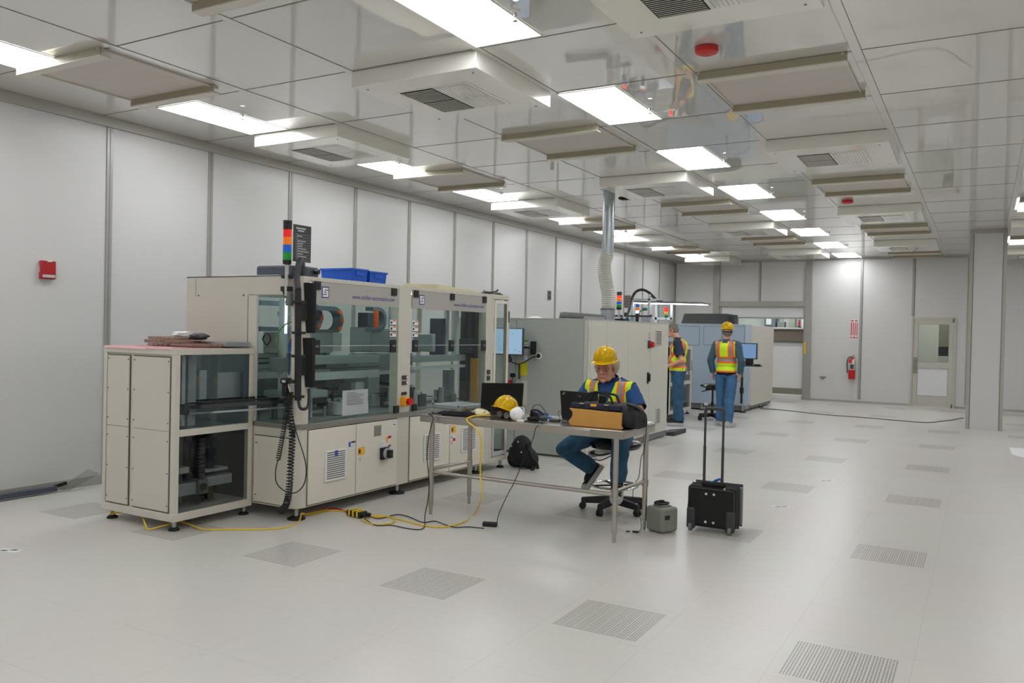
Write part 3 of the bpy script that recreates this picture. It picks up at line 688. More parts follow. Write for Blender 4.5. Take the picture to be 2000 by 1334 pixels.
mp(MB().box(XB+.08, XF-.1, 7.98, 8.055, 1.9, 2.03), 'top_beam', 'machine_cream')
mp(MB().box(XB+.08, XF-.32, 5.1, 7.98, 2.015, 2.03), 'roof_plate', 'machine_cream')
for i in range(9): mp(MB().box(XF+.0, XF+.006, 5.25+i*.115, 5.262+i*.115, 2.012, 2.022), 'bolt_head', 'white', smooth=0)
# near face: cream wall panel, window with blue lit works inside
mp(MB().box(XB, -5.47, Y0-.006, Y0+.02, .80, 2.03), 'end_panel', 'machine_cream', bevel=.002)
mp(MB().box(-5.47, XF-.09, Y0-.006, Y0+.02, 1.875, 2.03), 'end_lintel', 'machine_cream', bevel=.002)
mp(MB().box(-6.14, -6.137, Y0-.0075, Y0-.006, 1.86, 2.02), 'panel_seam', 'machine_seam', smooth=0); mp(MB().box(-5.478, -5.474, Y0-.0075, Y0-.006, .82, 1.87), 'panel_seam', 'machine_seam', smooth=0)
for x, z in ((-6.10, 1.87), (-5.53, 1.87)): mp(MB().cyl((x, Y0-.012, z), (x, Y0-.006, z), .008, n=10), 'screw', 'mid_grey')
mp(MB().box(XB, XF-.09, Y0-.008, Y0+.0, 2.03, 2.038), 'top_edge', 'dark_grey')
f = MB().box(-5.465, -5.37, Y0-.01, Y0+.02, .80, 1.87)
mp(f, 'window_stile', 'machine_cream', bevel=.002)
mp(MB().box(-5.36, -4.985, Y0, Y0+.006, .81, 1.87), 'end_window', 'clear_glass')
mp(MB().box(-5.37, -5.355, Y0-.012, Y0-.004, .84, 1.87), 'window_gasket', 'light_grey')
mp(MB().box(-5.365, -4.97, Y0-.012, Y0-.002, .12, .68), 'end_door', 'door_cream', bevel=.003)
mp(MB().box(-5.372, -4.963, Y0-.003, Y0-.0005, .113, .687), 'end_door_gap', 'machine_seam', smooth=0)
for z in (.18, .62): mp(MB().cyl((-5.34, Y0-.016, z), (-5.34, Y0-.011, z), .008, n=10), 'screw', 'mid_grey')
# glazed doors on the long face
def glazed(y0, y1, hinges, logo, tx):
    up = mp(MB().box(XF-.004, XF+.008, y0, y1, 1.815, 1.992), 'header_band', 'printed_grey', bevel=.001)
    mp(MB().box(XF, XF+.005, y0, y1, 1.455, 1.815), 'upper_pane', 'clear_glass')
    lo = mp(MB().box(XF, XF+.005, y0, y1, .81, 1.450), 'lower_pane', 'clear_glass')
    mp(MB().box(XF-.001, XF+.006, y0, y1, 1.450, 1.455), 'pane_joint', 'light_grey', smooth=0)
    for y in hinges:
        mp(MB().box(XF+.006, XF+.022, y-.038, y+.038, 1.925, 1.995), 'top_hinge', 'black', bevel=.003)
        h = mp(MB().box(XF+.004, XF+.02, y-.042, y+.042, 1.385, 1.505), 'middle_hinge', 'black', bevel=.003)
        mp(MB().box(XF+.02, XF+.026, y-.02, y+.02, 1.44, 1.458), 'hinge_pin', 'mid_grey', h)
    # square emblem and web address
    ly, lz, s = logo
    mp(MB().box(XF+.008, XF+.010, ly-.005, ly+s+.005, lz-.005, lz+s*1.15+.005), 'emblem_square', 'ink_blue', up, smooth=0)
    q = s/6; h = s*1.15/6; e = MB()
    e.box(XF+.010, XF+.0112, ly+.3*q, ly+5.7*q, lz+.3*h, lz+5.7*h); em = mp(e, 'emblem', 'white', up, smooth=0)
    for a, b, c, d in ((2.6, 5.7, 4.1, 4.6), (2.6, 3.1, 3.0, 4.6), (.3, 3.4, 1.4, 1.9), (3.4, 3.9, 1.4, 3.0), (1.4, 3.1, 2.7, 3.1)):
        mp(MB().box(XF+.0112, XF+.0118, ly+a*q, ly+b*q, lz+c*h, lz+d*h), 'emblem_line', 'ink_blue', up, smooth=0)
    mp(text_mb('www.schiller-automation.com', tx[2], (XF+.0085, tx[0], tx[1]), (0, 1, 0), (0, 0, 1), .001, xs=tx[3]), 'web_address', 'ink_blue', up, smooth=0)
glazed(5.15, 6.33, (5.205, 6.245), (5.27, 1.865, .075), (5.655, 1.868, .058, .86))
glazed(6.545, 7.935, (6.595, 7.235, 7.88), (6.66, 1.862, .075), (7.275, 1.862, .058, .86))
for y in (6.202, 6.552):
    for z in (1.535, 1.592, 1.650):
        o = mp(MB().box(XF+.0052, XF+.0065, y, y+.095, z, z+.045), 'safety_sticker', 'paper', smooth=0)
        mp(MB().box(XF+.0065, XF+.007, y+.04, y+.09, z+.03, z+.042), 'print', 'orange', o, smooth=0)
        mp(MB().cyl((XF+.0065, y+.02, z+.02), (XF+.007, y+.02, z+.02), .014, n=12), 'pictogram', 'ink_dark', o, smooth=0)
        mp(MB().box(XF+.0052, XF+.006, y, y+.095, z-.008, z-.002), 'sticker_edge', 'ink_dark', smooth=0)
# taped paper
pp = MB(); n = 8
g = [[pp.v((XF+.008+.006*noise.noise(V((i*.6, j*.6, 2)))+.004, 5.545+.345*i/n+(.008 if j < 4 else 0)*i/n, .835+.222*j/n)) for j in range(n+1)] for i in range(n+1)]
for i in range(n):
    for j in range(n): pp.f([g[i][j], g[i+1][j], g[i+1][j+1], g[i][j+1]])
bmesh.ops.solidify(pp.bm, geom=pp.bm.faces[:], thickness=.0012)
nt = mp(pp, 'taped_notice', 'paper')
for k in range(7):
    z = 1.035-k*.017; w = .22 if k else .12
    mp(MB().box(XF+.016, XF+.0172, 5.60, 5.60+w*(1 if k != 3 else .8), z-.002, z+.001), 'text_line', 'ink_dark', nt, smooth=0)
# controls on the middle post
for y in (6.415, 6.46): mp(MB().cyl((XF+.002, y, .985), (XF+.014, y, .985), .016, n=14), 'push_button', 'black')
for z, h in ((1.12, .04), (1.07, .035)):
    mp(MB().box(XF+.002, XF+.016, 6.405, 6.475, z, z+h), 'connector', 'dark_grey', bevel=.003)
    mp(MB().box(XF+.002, XF+.018, 6.46, 6.485, z+.01, z+.03), 'connector_tip', 'white', bevel=.002)
es = mp(MB().box(XF+.002, XF+.07, 6.38, 6.455, .865, .955), 'emergency_box', 'amber_box', bevel=.01)
mp(MB().cyl((XF+.07, 6.42, .912), (XF+.11, 6.42, .912), .032, .036, n=20), 'emergency_knob', 'red', es)
for y in (6.27, 6.56): mp(MB().box(XF+.006, XF+.03, y, y+.07, .805, .875), 'door_latch', 'black', bevel=.004)
for z in (1.12, 1.05): mp(MB().box(XF+.002, XF+.02, 7.975, 8.03, z, z+.05), 'connector', 'dark_grey', bevel=.004)
# ---- works inside
deck = mp(MB().box(XB+.02, XF-.1, 5.06, 8.0, .79, .81), 'machine_bed', 'interior_steel')
mp(MB().box(XB+.02, XB+.03, 5.1, 6.45, .8, 1.9), 'rear_pane', 'clear_glass'); mp(MB().box(XB+.02, XB+.03, 6.53, 7.98, .8, 1.9), 'rear_pane', 'clear_glass')
gan = mp(MB().box(-5.75, -5.6, 5.12, 6.15, 1.23, 1.36), 'gantry_beam', 'alu_sheet', bevel=.006)
mp(MB().box(-5.60, -5.585, 5.12, 6.15, 1.27, 1.285).box(-5.60, -5.585, 5.12, 6.15, 1.315, 1.325), 'linear_rail', 'dark_grey', gan)
mp(MB().box(-5.78, -5.56, 5.12, 6.15, 1.14, 1.20), 'cross_rail', 'interior_white', bevel=.004)
mp(MB().box(-5.80, -5.57, 6.10, 6.15, .81, 1.36), 'gantry_leg', 'interior_steel')
mp(MB().box(-5.80, -5.57, 5.72, 5.80, .81, 1.14), 'gantry_leg', 'interior_white')
mp(MB().cyl((-5.62, 5.74, 1.47), (-5.62, 6.16, 1.47), .075, n=20), 'drive_cylinder', 'interior_white')
mp(MB().box(-5.75, -5.55, 5.45, 5.60, 1.36, 1.56), 'drive_housing', 'interior_white', bevel=.01)
mp(MB().box(-5.8, -5.5, 5.68, 5.74, 1.38, 1.60), 'end_bracket', 'mid_grey', bevel=.01)
def chain(x, ya, yb, zc, r, w=.10, t=.04, flip=1):
    c = []
    a = V((x, ya, zc+r)); c.append(a); c.append(V((x, yb, zc+r)))
    for k in range(1, 12): c.append(V((x, yb+flip*r*math.sin(PI*k/12), zc+r*math.cos(PI*k/12))))
    c.append(V((x, yb, zc-r))); c.append(V((x, ya, zc-r)))
    m = MB()
    for i in range(len(c)-1):
        m.bar(c[i], c[i+1], w, t)
    return m
for x, ya, yb, z, r in ((-5.52, 5.15, 5.80, 1.70, .115), (-5.42, 5.6, 5.98, 1.68, .11)):
    o = mp(chain(x, ya, yb, z, r), 'cable_chain', 'chain_blue', smooth=0)
    for k in (3, 6, 9):
        a = PI*k/12; p = V((x+.052, yb+r*math.sin(a), z+r*math.cos(a))); mp(MB().obox(p, (.012, .05, .035), rotx(-a)), 'cable_bundle', 'orange', o)
o = mp(chain(-5.5, 6.65, 6.75, 1.70, .11), 'cable_chain', 'chain_blue', smooth=0)
mp(MB().box(-5.45, -5.43, 6.66, 6.72, 1.62, 1.80), 'cable_bundle', 'orange', o)
mp(MB().box(-5.75, -5.6, 6.62, 7.55, 1.20, 1.34), 'gantry_beam', 'alu_sheet', bevel=.006)
mp(MB().box(-5.6, -5.55, 6.62, 7.55, 1.12, 1.16), 'cross_rail', 'interior_white', bevel=.004)
mp(MB().box(-5.80, -5.6, 7.12, 7.24, .81, 1.12), 'gantry_leg', 'interior_steel')
mp(MB().box(-5.7, -5.6, 7.30, 7.50, .81, 1.12), 'panel_plate', 'interior_steel')
mp(MB().box(-5.8, -5.5, 6.70, 7.02, 1.36, 1.62), 'drive_housing', 'alu_sheet', bevel=.012)
for y in (7.22, 7.42): mp(MB().box(-5.7, -5.62, y, y+.06, 1.34, 1.9), 'upright_profile', 'interior_white', bevel=.003)
mp(MB().box(-5.95, -5.8, 7.0, 7.25, 1.38, 1.78), 'drive_box', 'device_navy', bevel=.008)
mp(MB().box(-5.55, -5.30, 6.72, 7.05, .90, .93), 'tool_plate', 'interior_dark', bevel=.003)
tb = mp(MB().box(-5.58, -5.27, 6.68, 7.12, 1.0, 1.015), 'tool_table', 'interior_steel')
for y in (6.72, 7.08): mp(MB().box(-5.3, -5.285, y-.008, y+.008, .81, 1.0), 'table_leg', 'interior_steel', tb)
mp(MB().box(-5.52, -5.34, 6.80, 7.0, 1.03, 1.055), 'gripper_pad', 'black')
random.seed(3)
mp(MB().box(-6.18, -6.16, 5.12, 6.42, .81, 1.22), 'rear_baffle', 'interior_steel'); mp(MB().box(-6.18, -6.16, 6.55, 7.95, .81, 1.30), 'rear_baffle', 'interior_steel')
def pb(px0, py0, px1, py1, x, n, m, d=.06, **k): a, b = P(px0, py1, x=x), P(px1, py0, x=x); return mp(MB().box(x-d, x, a.y, b.y, a.z, b.z), n, m, **k)
def pe(px0, py0, px1, py1, y, n, m, d=.05, **k): a, b = P(px0, py1, y=y), P(px1, py0, y=y); return mp(MB().box(a.x, b.x, y, y+d, a.z, b.z), n, m, **k)
pb(606, 692, 742, 713, -5.3, 'gantry_beam', 'alu_sheet', bevel=.004); pb(606, 716, 742, 720, -5.3, 'linear_rail', 'dark_grey', .03); pb(606, 722, 742, 744, -5.3, 'cross_rail', 'interior_white', bevel=.003)
pb(694, 746, 712, 800, -5.32, 'gantry_leg', 'interior_white'); pb(608, 650, 650, 690, -5.36, 'drive_housing', 'alu_sheet', bevel=.006); pb(651, 650, 668, 686, -5.34, 'white_block', 'interior_white', bevel=.004)
pb(720, 735, 742, 770, -5.26, 'green_cover', 'interior_steel', bevel=.01); pb(610, 762, 640, 790, -5.2, 'fixture_block', 'interior_dark', bevel=.006)
pb(806, 692, 912, 708, -5.06, 'gantry_beam', 'alu_sheet', bevel=.004); pb(806, 712, 912, 722, -5.06, 'cross_rail', 'interior_white')
pb(872, 722, 888, 790, -5.3, 'gantry_leg', 'alu_sheet'); pe(896, 600, 934, 800, 7.92, 'partition', 'interior_dark', .03); pe(838, 622, 866, 700, 7.45, 'drive_box', 'device_navy', bevel=.006)
pe(866, 600, 873, 692, 7.55, 'upright_profile', 'interior_white'); pe(885, 600, 892, 692, 7.6, 'upright_profile', 'interior_white')
pe(896, 662, 922, 690, 7.78, 'motor_body', 'charcoal', bevel=.006); pe(904, 606, 915, 662, 7.80, 'robot_quill', 'black', bevel=.01); pe(907, 690, 911, 790, 7.80, 'spindle', 'dark_grey', .02)
pe(917, 700, 933, 800, 7.86, 'tan_cover', 'canvas_tan', .02); pe(806, 652, 846, 686, 6.95, 'white_housing', 'alu_sheet', bevel=.01)
for i in range(64):
    y = random.uniform(5.2, 7.8); x = random.uniform(-5.95, -5.05); h = random.uniform(.03, .19); w = random.uniform(.015, .07)
    if 6.2 < y < 6.6: y += .4
    m = random.choice(['interior_steel', 'interior_dark', 'alu', 'brushed', 'mid_grey', 'interior_white'])
    if random.random() < .5: mp(MB().box(x-w/2, x+w/2, y-w, y+w, .81, .81+h), 'tooling_block', m, bevel=.004)
    else: mp(MB().cyl((x, y, .81), (x, y, .81+h), w*.5, n=14), 'tooling_cylinder', m)
for x, z in ((-5.2, .84), (-5.45, .9)): mp(MB().box(x-.02, x+.02, 5.2, 6.2, z, z+.025), 'transport_rail', 'alu')
mp(MB().box(-5.25, -5.21, 6.6, 7.85, .84, .87), 'transport_rail', 'alu')
mp(MB().lathe([(.0, .82), (.055, .82), (.055, .93), (.05, .93), (.05, .83), (0, .83)], (-5.1, 5.75, 0), 20), 'cup', 'interior_white')
mp(MB().lathe([(.0, .82), (.08, .82), (.085, .90), (.075, .96), (0, .97)], (-5.3, 5.5, 0), 20), 'bowl_feeder', 'interior_white')
mp(MB().tube([(-5.3, 5.9, .85), (-5.3, 5.9, 1.0), (-5.3, 5.95, 1.08), (-5.3, 6.05, 1.1)], .012, smooth=4), 'hose', 'interior_dark')
mp(MB().box(-5.36, -5.3, 5.83, 5.98, 1.02, 1.05), 'gripper', 'black')
mp(MB().sph((-5.4, 5.68, 1.0), (.09, .1, .08)), 'cover_hood', 'interior_steel')
# parts seen through the end window
mp(MB().box(-5.3, -5.24, 5.2, 5.25, .82, 1.85), 'upright_profile', 'interior_white', bevel=.004)
mp(MB().box(-5.18, -5.14, 5.3, 5.36, 1.2, 1.85), 'upright_profile', 'alu', bevel=.004)
mp(MB().box(-5.36, -5.15, 5.24, 5.28, 1.70, 1.74), 'cross_rail', 'alu')
mp(MB().box(-5.35, -5.2, 5.3, 5.5, 1.50, 1.62), 'sensor_box', 'light_grey', bevel=.006)
mp(MB().tube([(-5.2, 5.12, 1.35), (-5.22, 5.1, 1.52), (-5.12, 5.09, 1.62), (-5.0, 5.08, 1.66)], .006, smooth=6), 'wire', 'wire_green')
mp(MB().tube([(-5.12, 5.15, 1.2), (-5.08, 5.12, 1.42), (-5.1, 5.2, 1.6)], .005, smooth=6), 'wire', 'label_blue')
mp(MB().cyl((-5.1, 5.16, 1.40), (-5.1, 5.16, 1.47), .03), 'air_fitting', 'blue_part')
mp(MB().cyl((-5.05, 5.18, 1.36), (-5.05, 5.18, 1.40), .02), 'air_fitting', 'white')
mp(MB().box(-5.33, -5.22, 5.12, 5.3, 1.22, 1.34), 'valve_block', 'interior_steel', bevel=.005)
mp(MB().cyl((-5.17, 5.2, 1.0), (-5.17, 5.2, 1.2), .03), 'cylinder', 'alu')
mp(MB().box(-5.36, -5.0, 5.1, 5.5, 1.0, 1.06), 'shelf_plate', 'alu_sheet')
mp(MB().box(-5.36, -5.1, 5.4, 5.42, .82, 1.0), 'baffle', 'interior_white')
mp(MB().tube([(-5.33, 5.05, 1.5), (-5.28, 5.05, 1.55), (-5.24, 5.05, 1.5), (-5.28, 5.05, 1.45)], .006, cyc=True, smooth=5), 'hand_wheel', 'black')

mp(MB().box(-5.42, -5.38, 5.2, 6.25, 1.985, 2.0), 'tube_or_fill_light', 'led_strip'); mp(MB().box(-5.42, -5.38, 6.6, 7.85, 1.985, 2.0), 'tube_or_fill_light', 'led_strip')  # fill strips added under the roof to brighten the works
mp(MB().box(-5.17, -5.155, 5.14, 5.155, 1.55, 1.85), 'tube_or_fill_light', 'led_soft')
# ---- hanging accessories on the near corner
t = thing('light_tower', 'tall stacked signal light, red orange blue green, with black text board', 'signal light', (-4.975, 4.96, 2.03))
cx, cy = -4.985, 4.97
MB().cyl((cx, cy, 1.86), (cx, cy, 2.12), .016).build('pole', 'light_grey', t)
MB().box(cx-.06, cx+.03, cy-.01, Y0-.008, 1.9, 1.94).build('bracket', 'black', t, bevel=.003)
MB().cyl((cx, cy, 2.12), (cx, cy, 2.155), .032, .036, n=20).build('base_socket', 'black', t)
for i, m in enumerate(('lens_green', 'lens_blue', 'lens_orange', 'lens_red')):
    z = 2.155+i*.063; MB().lathe([(0, z), (.036, z), (.036, z+.059), (.033, z+.063), (0, z+.063)], (cx, cy, 0), 20).build(m, m, t)
MB().cyl((cx, cy, 2.407), (cx, cy, 2.47), .036, n=20).build('sounder', 'black', t)
MB().cyl((cx, cy, 2.47), (cx, cy, 2.48), .038, n=20).build('cap', 'dark_grey', t)
b = MB().box(-4.952, -4.948, 5.0, 5.205, 2.15, 2.455).build('text_board', 'dark_grey', t)
for k in range(11):
    z = 2.375-k*.021; MB().box(-4.948, -4.9472, 5.015, 5.195, z, z+.0012).build('ruled_line', 'light_grey', b, smooth=0)
    if k in (1, 3, 4, 5, 6, 7, 8, 9, 10): MB().box(-4.948, -4.947, 5.05, 5.08+.1*random.random(), z+.006, z+.013).build('writing', 'light_grey', b, smooth=0)
MB().box(-4.948, -4.947, 5.03, 5.14, 2.42, 2.432).build('heading', 'light_grey', b, smooth=0)
MB().box(-4.948, -4.947, 5.05, 5.12, 2.40, 2.412).build('heading', 'light_grey', b, smooth=0)
MB().box(-4.948, -4.947, 5.042, 5.044, 2.16, 2.38).build('divider', 'light_grey', b, smooth=0)
# corrugated conduit looping over the corner
cp = [P(582, y, y=4.96) for y in (782, 740, 690, 640, 600, 565)]+[P(580, 540, y=4.97), P(584, 515, y=4.99), P(588, 510, y=5.06)+V((0, 0, 0)), P(590, 520, y=5.14), P(590, 540, y=5.2)]
t = thing('cable_conduit', 'thick black conduit strapped down the near corner of the cream machine', 'cable conduit', (cp[0].x, cp[0].y, cp[0].z))
MB().tube(cp[:6], .027, n=14, smooth=4).build('vertical_run', 'black', t)
mm = MB(); pts = catmull(cp[5:], 8); mm.tube(pts, [.024+.003*(i % 2) for i in range(len(pts))], n=12); mm.build('corrugated_loop', 'dark_grey', t)
for i, z in enumerate((1.80, 1.55, 1.36, 1.03)): MB().box(cp[2].x-.045, cp[2].x+.045, 4.93, 5.0, z, z+.022).build('clamp', 'black', t, bevel=.003)
MB().tube([P(583, 782, y=4.96), P(586, 796, y=4.95), P(594, 799, y=4.98), P(602, 793, y=5.05), P(604, 775, y=5.1), P(603, 760, y=5.12)], .013, smooth=5).build('connecting_cable', 'black', t)
for n, (zt, zb, lab) in enumerate(((1.975, 1.56, 'upper'), (1.52, 1.11, 'lower'))):
    t = thing('scanner_bar', 'flat black sensor bar, the %s of two on the near corner post' % lab, 'sensor', (-4.85, 5.08, zb), 'corner sensor bars')
    MB().hexa([(-4.875, 5.09, zb), (-4.83, 5.13, zb), (-4.83, 5.16, zb), (-4.875, 5.12, zb), (-4.875, 5.05, zt), (-4.805, 5.09, zt), (-4.805, 5.13, zt), (-4.875, 5.11, zt)]).build('panel', 'matte_black', t, bevel=.004)
    MB().box(-4.90, -4.855, 5.0, 5.10, zb+.10, zb+.26).build('driver_box', 'black', t, bevel=.004)
    MB().box(-4.89, -4.86, 4.997, 5.0, zb+.14, zb+.15).build('indicator', 'wire_green', t)
def helix(p0, p1, R, turns, r, lat=None, n=10):
    pts = []; ax = [V(p) for p in catmull(([p0, p1] if lat is None else [p0]+lat+[p1]), 12)]
    L = len(ax)-1
    for k in range(turns*n+1):
        s = k/(turns*n)*L; i = min(int(s), L-1); c = ax[i].lerp(ax[i+1], s-i); d = (ax[i+1]-ax[i]).normalized(); u, w = frame_for(d); a = 2*PI*k/n
        pts.append(c+(u*math.cos(a)+w*math.sin(a))*R)
    return MB().tube(pts, r, n=5)
t = thing('hand_scanner', 'black hand scanner holstered on the machine corner with coiled cord', 'scanner', tuple(P(560, 770, y=4.93)))
h = P(560, 745, y=4.93)
MB().box(h.x-.045, h.x+.03, 4.90, 4.96, h.z-.02, h.z+.03).build('head', 'black', t, bevel=.008)
MB().hexa([(h.x-.03, 4.905, h.z-.12), (h.x+.01, 4.905, h.z-.12), (h.x+.01, 4.95, h.z-.12), (h.x-.03, 4.95, h.z-.12), (h.x-.03, 4.905, h.z-.02), (h.x+.02, 4.905, h.z-.02), (h.x+.02, 4.95, h.z-.02), (h.x-.03, 4.95, h.z-.02)]).build('grip', 'black', t, bevel=.006)
MB().box(h.x-.02, h.x+.015, 4.897, 4.90, h.z-.008, h.z+.012).build('name_plate', 'light_grey', t)
MB().bar((h.x+.02, 4.93, h.z), (h.x+.05, 5.0, h.z), .02, .03).build('holster', 'dark_grey', t)
helix(P(559, 775, y=4.92), P(543, 898, y=4.92), .017, 34, .0048, [P(560, 800, y=4.92), P(552, 850, y=4.92)]).build('coiled_cord', 'black', t)
t = thing('coiled_hose', 'black coiled hose hanging beside the scanner down to the floor', 'hose', tuple(P(548, 1000, y=4.92)))
helix(P(567, 765, y=4.94), P(547, 1000, y=4.9), .024, 48, .0058, [P(566, 800, y=4.93), P(571, 850, y=4.92), P(568, 900, y=4.9), P(565, 950, y=4.89), P(559, 985, y=4.89)]).build('coil', 'black', t)
MB().tube([P(565, 735, y=4.95), P(563, 750, y=4.93), P(567, 766, y=4.94)], .006, smooth=4).build('fitting', 'light_grey', t)
lp = [P(569, 805, y=4.95), P(579, 845, y=4.94), P(592, 885, y=4.93), P(598, 915, y=4.93), P(594, 945, y=4.93), P(578, 962, y=4.92), P(558, 960, y=4.92), P(541, 945, y=4.92), P(538, 925, y=4.92), P(541, 905, y=4.92), P(544, 897, y=4.92)]
t = thing('looped_cable', 'thin black cord looping below the coiled hose', 'cord', tuple(lp[5]))
MB().tube(lp, .0045, n=6, smooth=6).build('cord', 'black', t)
MB().obox(P(573, 848, y=4.94), (.03, .02, .045)).build('clip', 'black', t, bevel=.003)
t = thing('hook_tool', 'small dark clamp tool hanging above the end window', 'tool', (-5.02, 4.99, 1.74))
a = P(559, 540, y=4.98)
MB().box(a.x-.05, a.x+.05, 4.97, 5.01, a.z-.015, a.z+.015).build('clamp_bar', 'black', t, bevel=.004)
MB().tube([a+V((-.01, 0, 0)), a+V((-.01, 0, -.07)), a+V((.0, 0, -.10))], .005, smooth=4).build('chain', 'dark_grey', t)
MB().tube([a+V((-.02, 0, -.10)), a+V((.012, 0, -.12)), a+V((.0, 0, -.17)), a+V((-.028, 0, -.13))], .007, cyc=True, smooth=5).build('ring', 'dark_grey', t)
MB().lathe([(.02, 0), (.03, -.03), (.028, -.06), (.034, -.09), (.03, -.12), (0, -.12)], a+V((.03, .01, -.12)), 14).build('ribbed_sleeve', 'mid_grey', t)

# ---- glazed end cabinet of the line
t = thing('tall_glass_cabinet', 'narrow cream cabinet with glazed door at the far end of the machine', 'cabinet', (-5.5, 8.26, 0))
def gp(mb, n, m, par=t, **k): return mb.build(n, m, par, **k)
for x in (XF-.05, -6.2):
    for y in (8.062, 8.42): gp(MB().box(x, x+.05, y, y+.045, .10, 2.03), 'corner_post', 'machine_cream', bevel=.003)
gp(MB().box(-6.202, XF+.002, 8.058, 8.467, .098, .15), 'bottom_frame', 'machine_cream', bevel=.003)
gp(MB().box(XF-.05, XF, 8.10, 8.425, .73, .80), 'middle_rail', 'machine_cream'); gp(MB().box(-6.202, XF+.002, 8.058, 8.467, 1.98, 2.032), 'top_frame', 'machine_cream')
for z0, z1 in ((.17, .73), (.80, 1.965)):
    d = MB()
    y0, y1, e = 8.115, 8.415, .035
    d.box(XF, XF+.012, y0, y1, z0, z0+e*1.3).box(XF, XF+.012, y0, y1, z1-e, z1).box(XF, XF+.012, y0, y0+e, z0+e*1.3, z1-e).box(XF, XF+.012, y1-e, y1, z0+e*1.3, z1-e)
    dd = gp(d, 'door_frame', 'light_grey' if z0 < .5 else 'door_cream')
    gp(MB().box(XF+.002, XF+.007, y0+e, y1-e, z0+e, z1-e), 'glass_pane', 'clear_glass', dd)
    gp(MB().box(XF+.012, XF+.014, y1-e-.006, y1-e+.004, z0+e, z1-e), 'gasket', 'dark_grey', dd)
    gp(MB().box(XF+.008, XF+.022, 8.425, 8.445, z1-.25, z1-.12), 'hinge', 'mid_grey', dd, bevel=.003)
gp(MB().box(-6.15, -5.2, 8.11, 8.42, .16, .55), 'inner_box', 'interior_dark', bevel=.006)
gp(MB().box(-6.15, -5.1, 8.12, 8.41, .80, .815), 'shelf', 'interior_steel')
gp(MB().cyl((-5.15, 8.22, .815), (-5.15, 8.22, 1.12), .05, n=20), 'canister', 'light_grey'); gp(MB().cyl((-5.15, 8.22, 1.12), (-5.15, 8.22, 1.14), .06, n=20), 'canister_lid', 'black')
gp(MB().box(-5.3, -5.27, 8.15, 8.38, 1.5, 1.85), 'inner_panel', 'device_navy')
foot(t, -4.93, 8.41, .045); foot(t, -6.1, 8.41, .045)

# ================================================================= loading cabinet at the near end
fx0, fx1, fy0, fy1, zt = -6.27, -5.385, 4.22, 5.008, 1.40
t = thing('loading_cabinet', 'lower cream cabinet with two side windows at the near end of the line', 'cabinet', ((fx0+fx1)/2, (fy0+fy1)/2, 0))
def lp_(mb, n, m, par=t, **k): return mb.build(n, m, par, **k)
for x in (fx0, fx1-.045):
    for y in (fy0, fy1-.05): lp_(MB().box(x, x+.045, y, y+.05, .08, zt), 'corner_post', 'machine_cream', bevel=.004)
lp_(MB().box(fx0-.002, fx1+.002, fy0-.003, fy1, .078, .14), 'bottom_frame', 'machine_cream', bevel=.004)
lp_(MB().box(fx0-.002, fx1+.002, fy0-.003, fy1, zt-.03, zt+.02), 'top_panel', 'machine_cream', bevel=.004)
lp_(MB().box(fx1-.04, fx1-.001, fy0+.05, fy1-.05, .735, .79), 'middle_rail', 'machine_cream', bevel=.004)
lp_(MB().box(fx0+.045, fx1-.045, fy0+.012, fy0+.03, .14, zt-.03), 'front_backing', 'machine_cream')
for a, b in ((fx0+.06, fx0+.335), (fx0+.39, fx1-.06)):
    lp_(MB().box(a-.006, b+.006, fy0+.004, fy0+.012, .145, zt-.045), 'panel_gap', 'machine_seam', smooth=0)
    for z0, z1 in ((.152, .775), (.778, zt-.052)):
        o = lp_(MB().box(a, b, fy0-.002, fy0+.010, z0, z1), 'service_panel', 'machine_cream', bevel=.001)
    for z in (.2, .45, .7, .84, 1.08, 1.32):
        for x in (a+.012, b-.012): lp_(MB().cyl((x, fy0-.006, z), (x, fy0-.001, z), .006, n=8), 'screw', 'mid_grey')
lp_(MB().box(fx0+.05, fx1-.05, fy1-.02, fy1-.01, .14, .76), 'rear_panel', 'interior_dark'); lp_(MB().box(fx0+.05, fx1-.05, fy1-.02, fy1-.01, .76, 1.37), 'rear_panel', 'interior_steel')
lp_(MB().box(-6.15, -5.8, 4.5, 4.53, 1.360, 1.368), 'tube_or_fill_light', 'led_strip')  # added fill strip, tucked out of view to brighten the cabinet inside
lp_(MB().box(fx0, fx0+.02, fy0+.05, fy1-.05, .14, 1.37), 'side_panel', 'clear_glass')
for z0, z1 in ((.145, .735), (.79, 1.37)):
    lp_(MB().box(fx1-.006, fx1-.001, fy0+.05, fy1-.05, z0, z1), 'side_window', 'smoked_glass')
lp_(MB().box(fx1-.02, fx1-.008, fy1-.10, fy1-.05, .79, 1.37), 'window_stile', 'interior_steel')
lp_(MB().box(fx0+.06, fx1-.06, fy0+.06, fy1-.06, .76, .775), 'inner_floor', 'interior_steel')
# inner works
lp_(MB().box(-5.62, -5.55, 4.30, 4.36, .16, 1.36), 'lift_column', 'alu', bevel=.004)
lp_(MB().box(-5.70, -5.63, 4.38, 4.50, .16, 1.36), 'lift_column', 'interior_steel', bevel=.004)
def fb(px0, py0, px1, py1, x, n, m, d=.012, **k): a, b = P(px0, py1, x=x), P(px1, py0, x=x); return lp_(MB().box(x-d, x, a.y, b.y, a.z, b.z), n, m, **k)
fb(389, 723, 404, 796, -5.52, 'white_plate', 'curtain'); fb(426, 726, 472, 778, -5.52, 'white_plate', 'curtain'); fb(354, 695, 363, 832, -5.46, 'light_column', 'curtain', .04); fb(366, 695, 384, 832, -5.48, 'light_column', 'interior_white', .04)
lp_(MB().box(-5.72, -5.66, 4.54, 4.60, 1.27, 1.36), 'sensor', 'black')
lp_(MB().box(-5.8, -5.5, 4.55, 4.61, .16, .72), 'chain_guide', 'black')
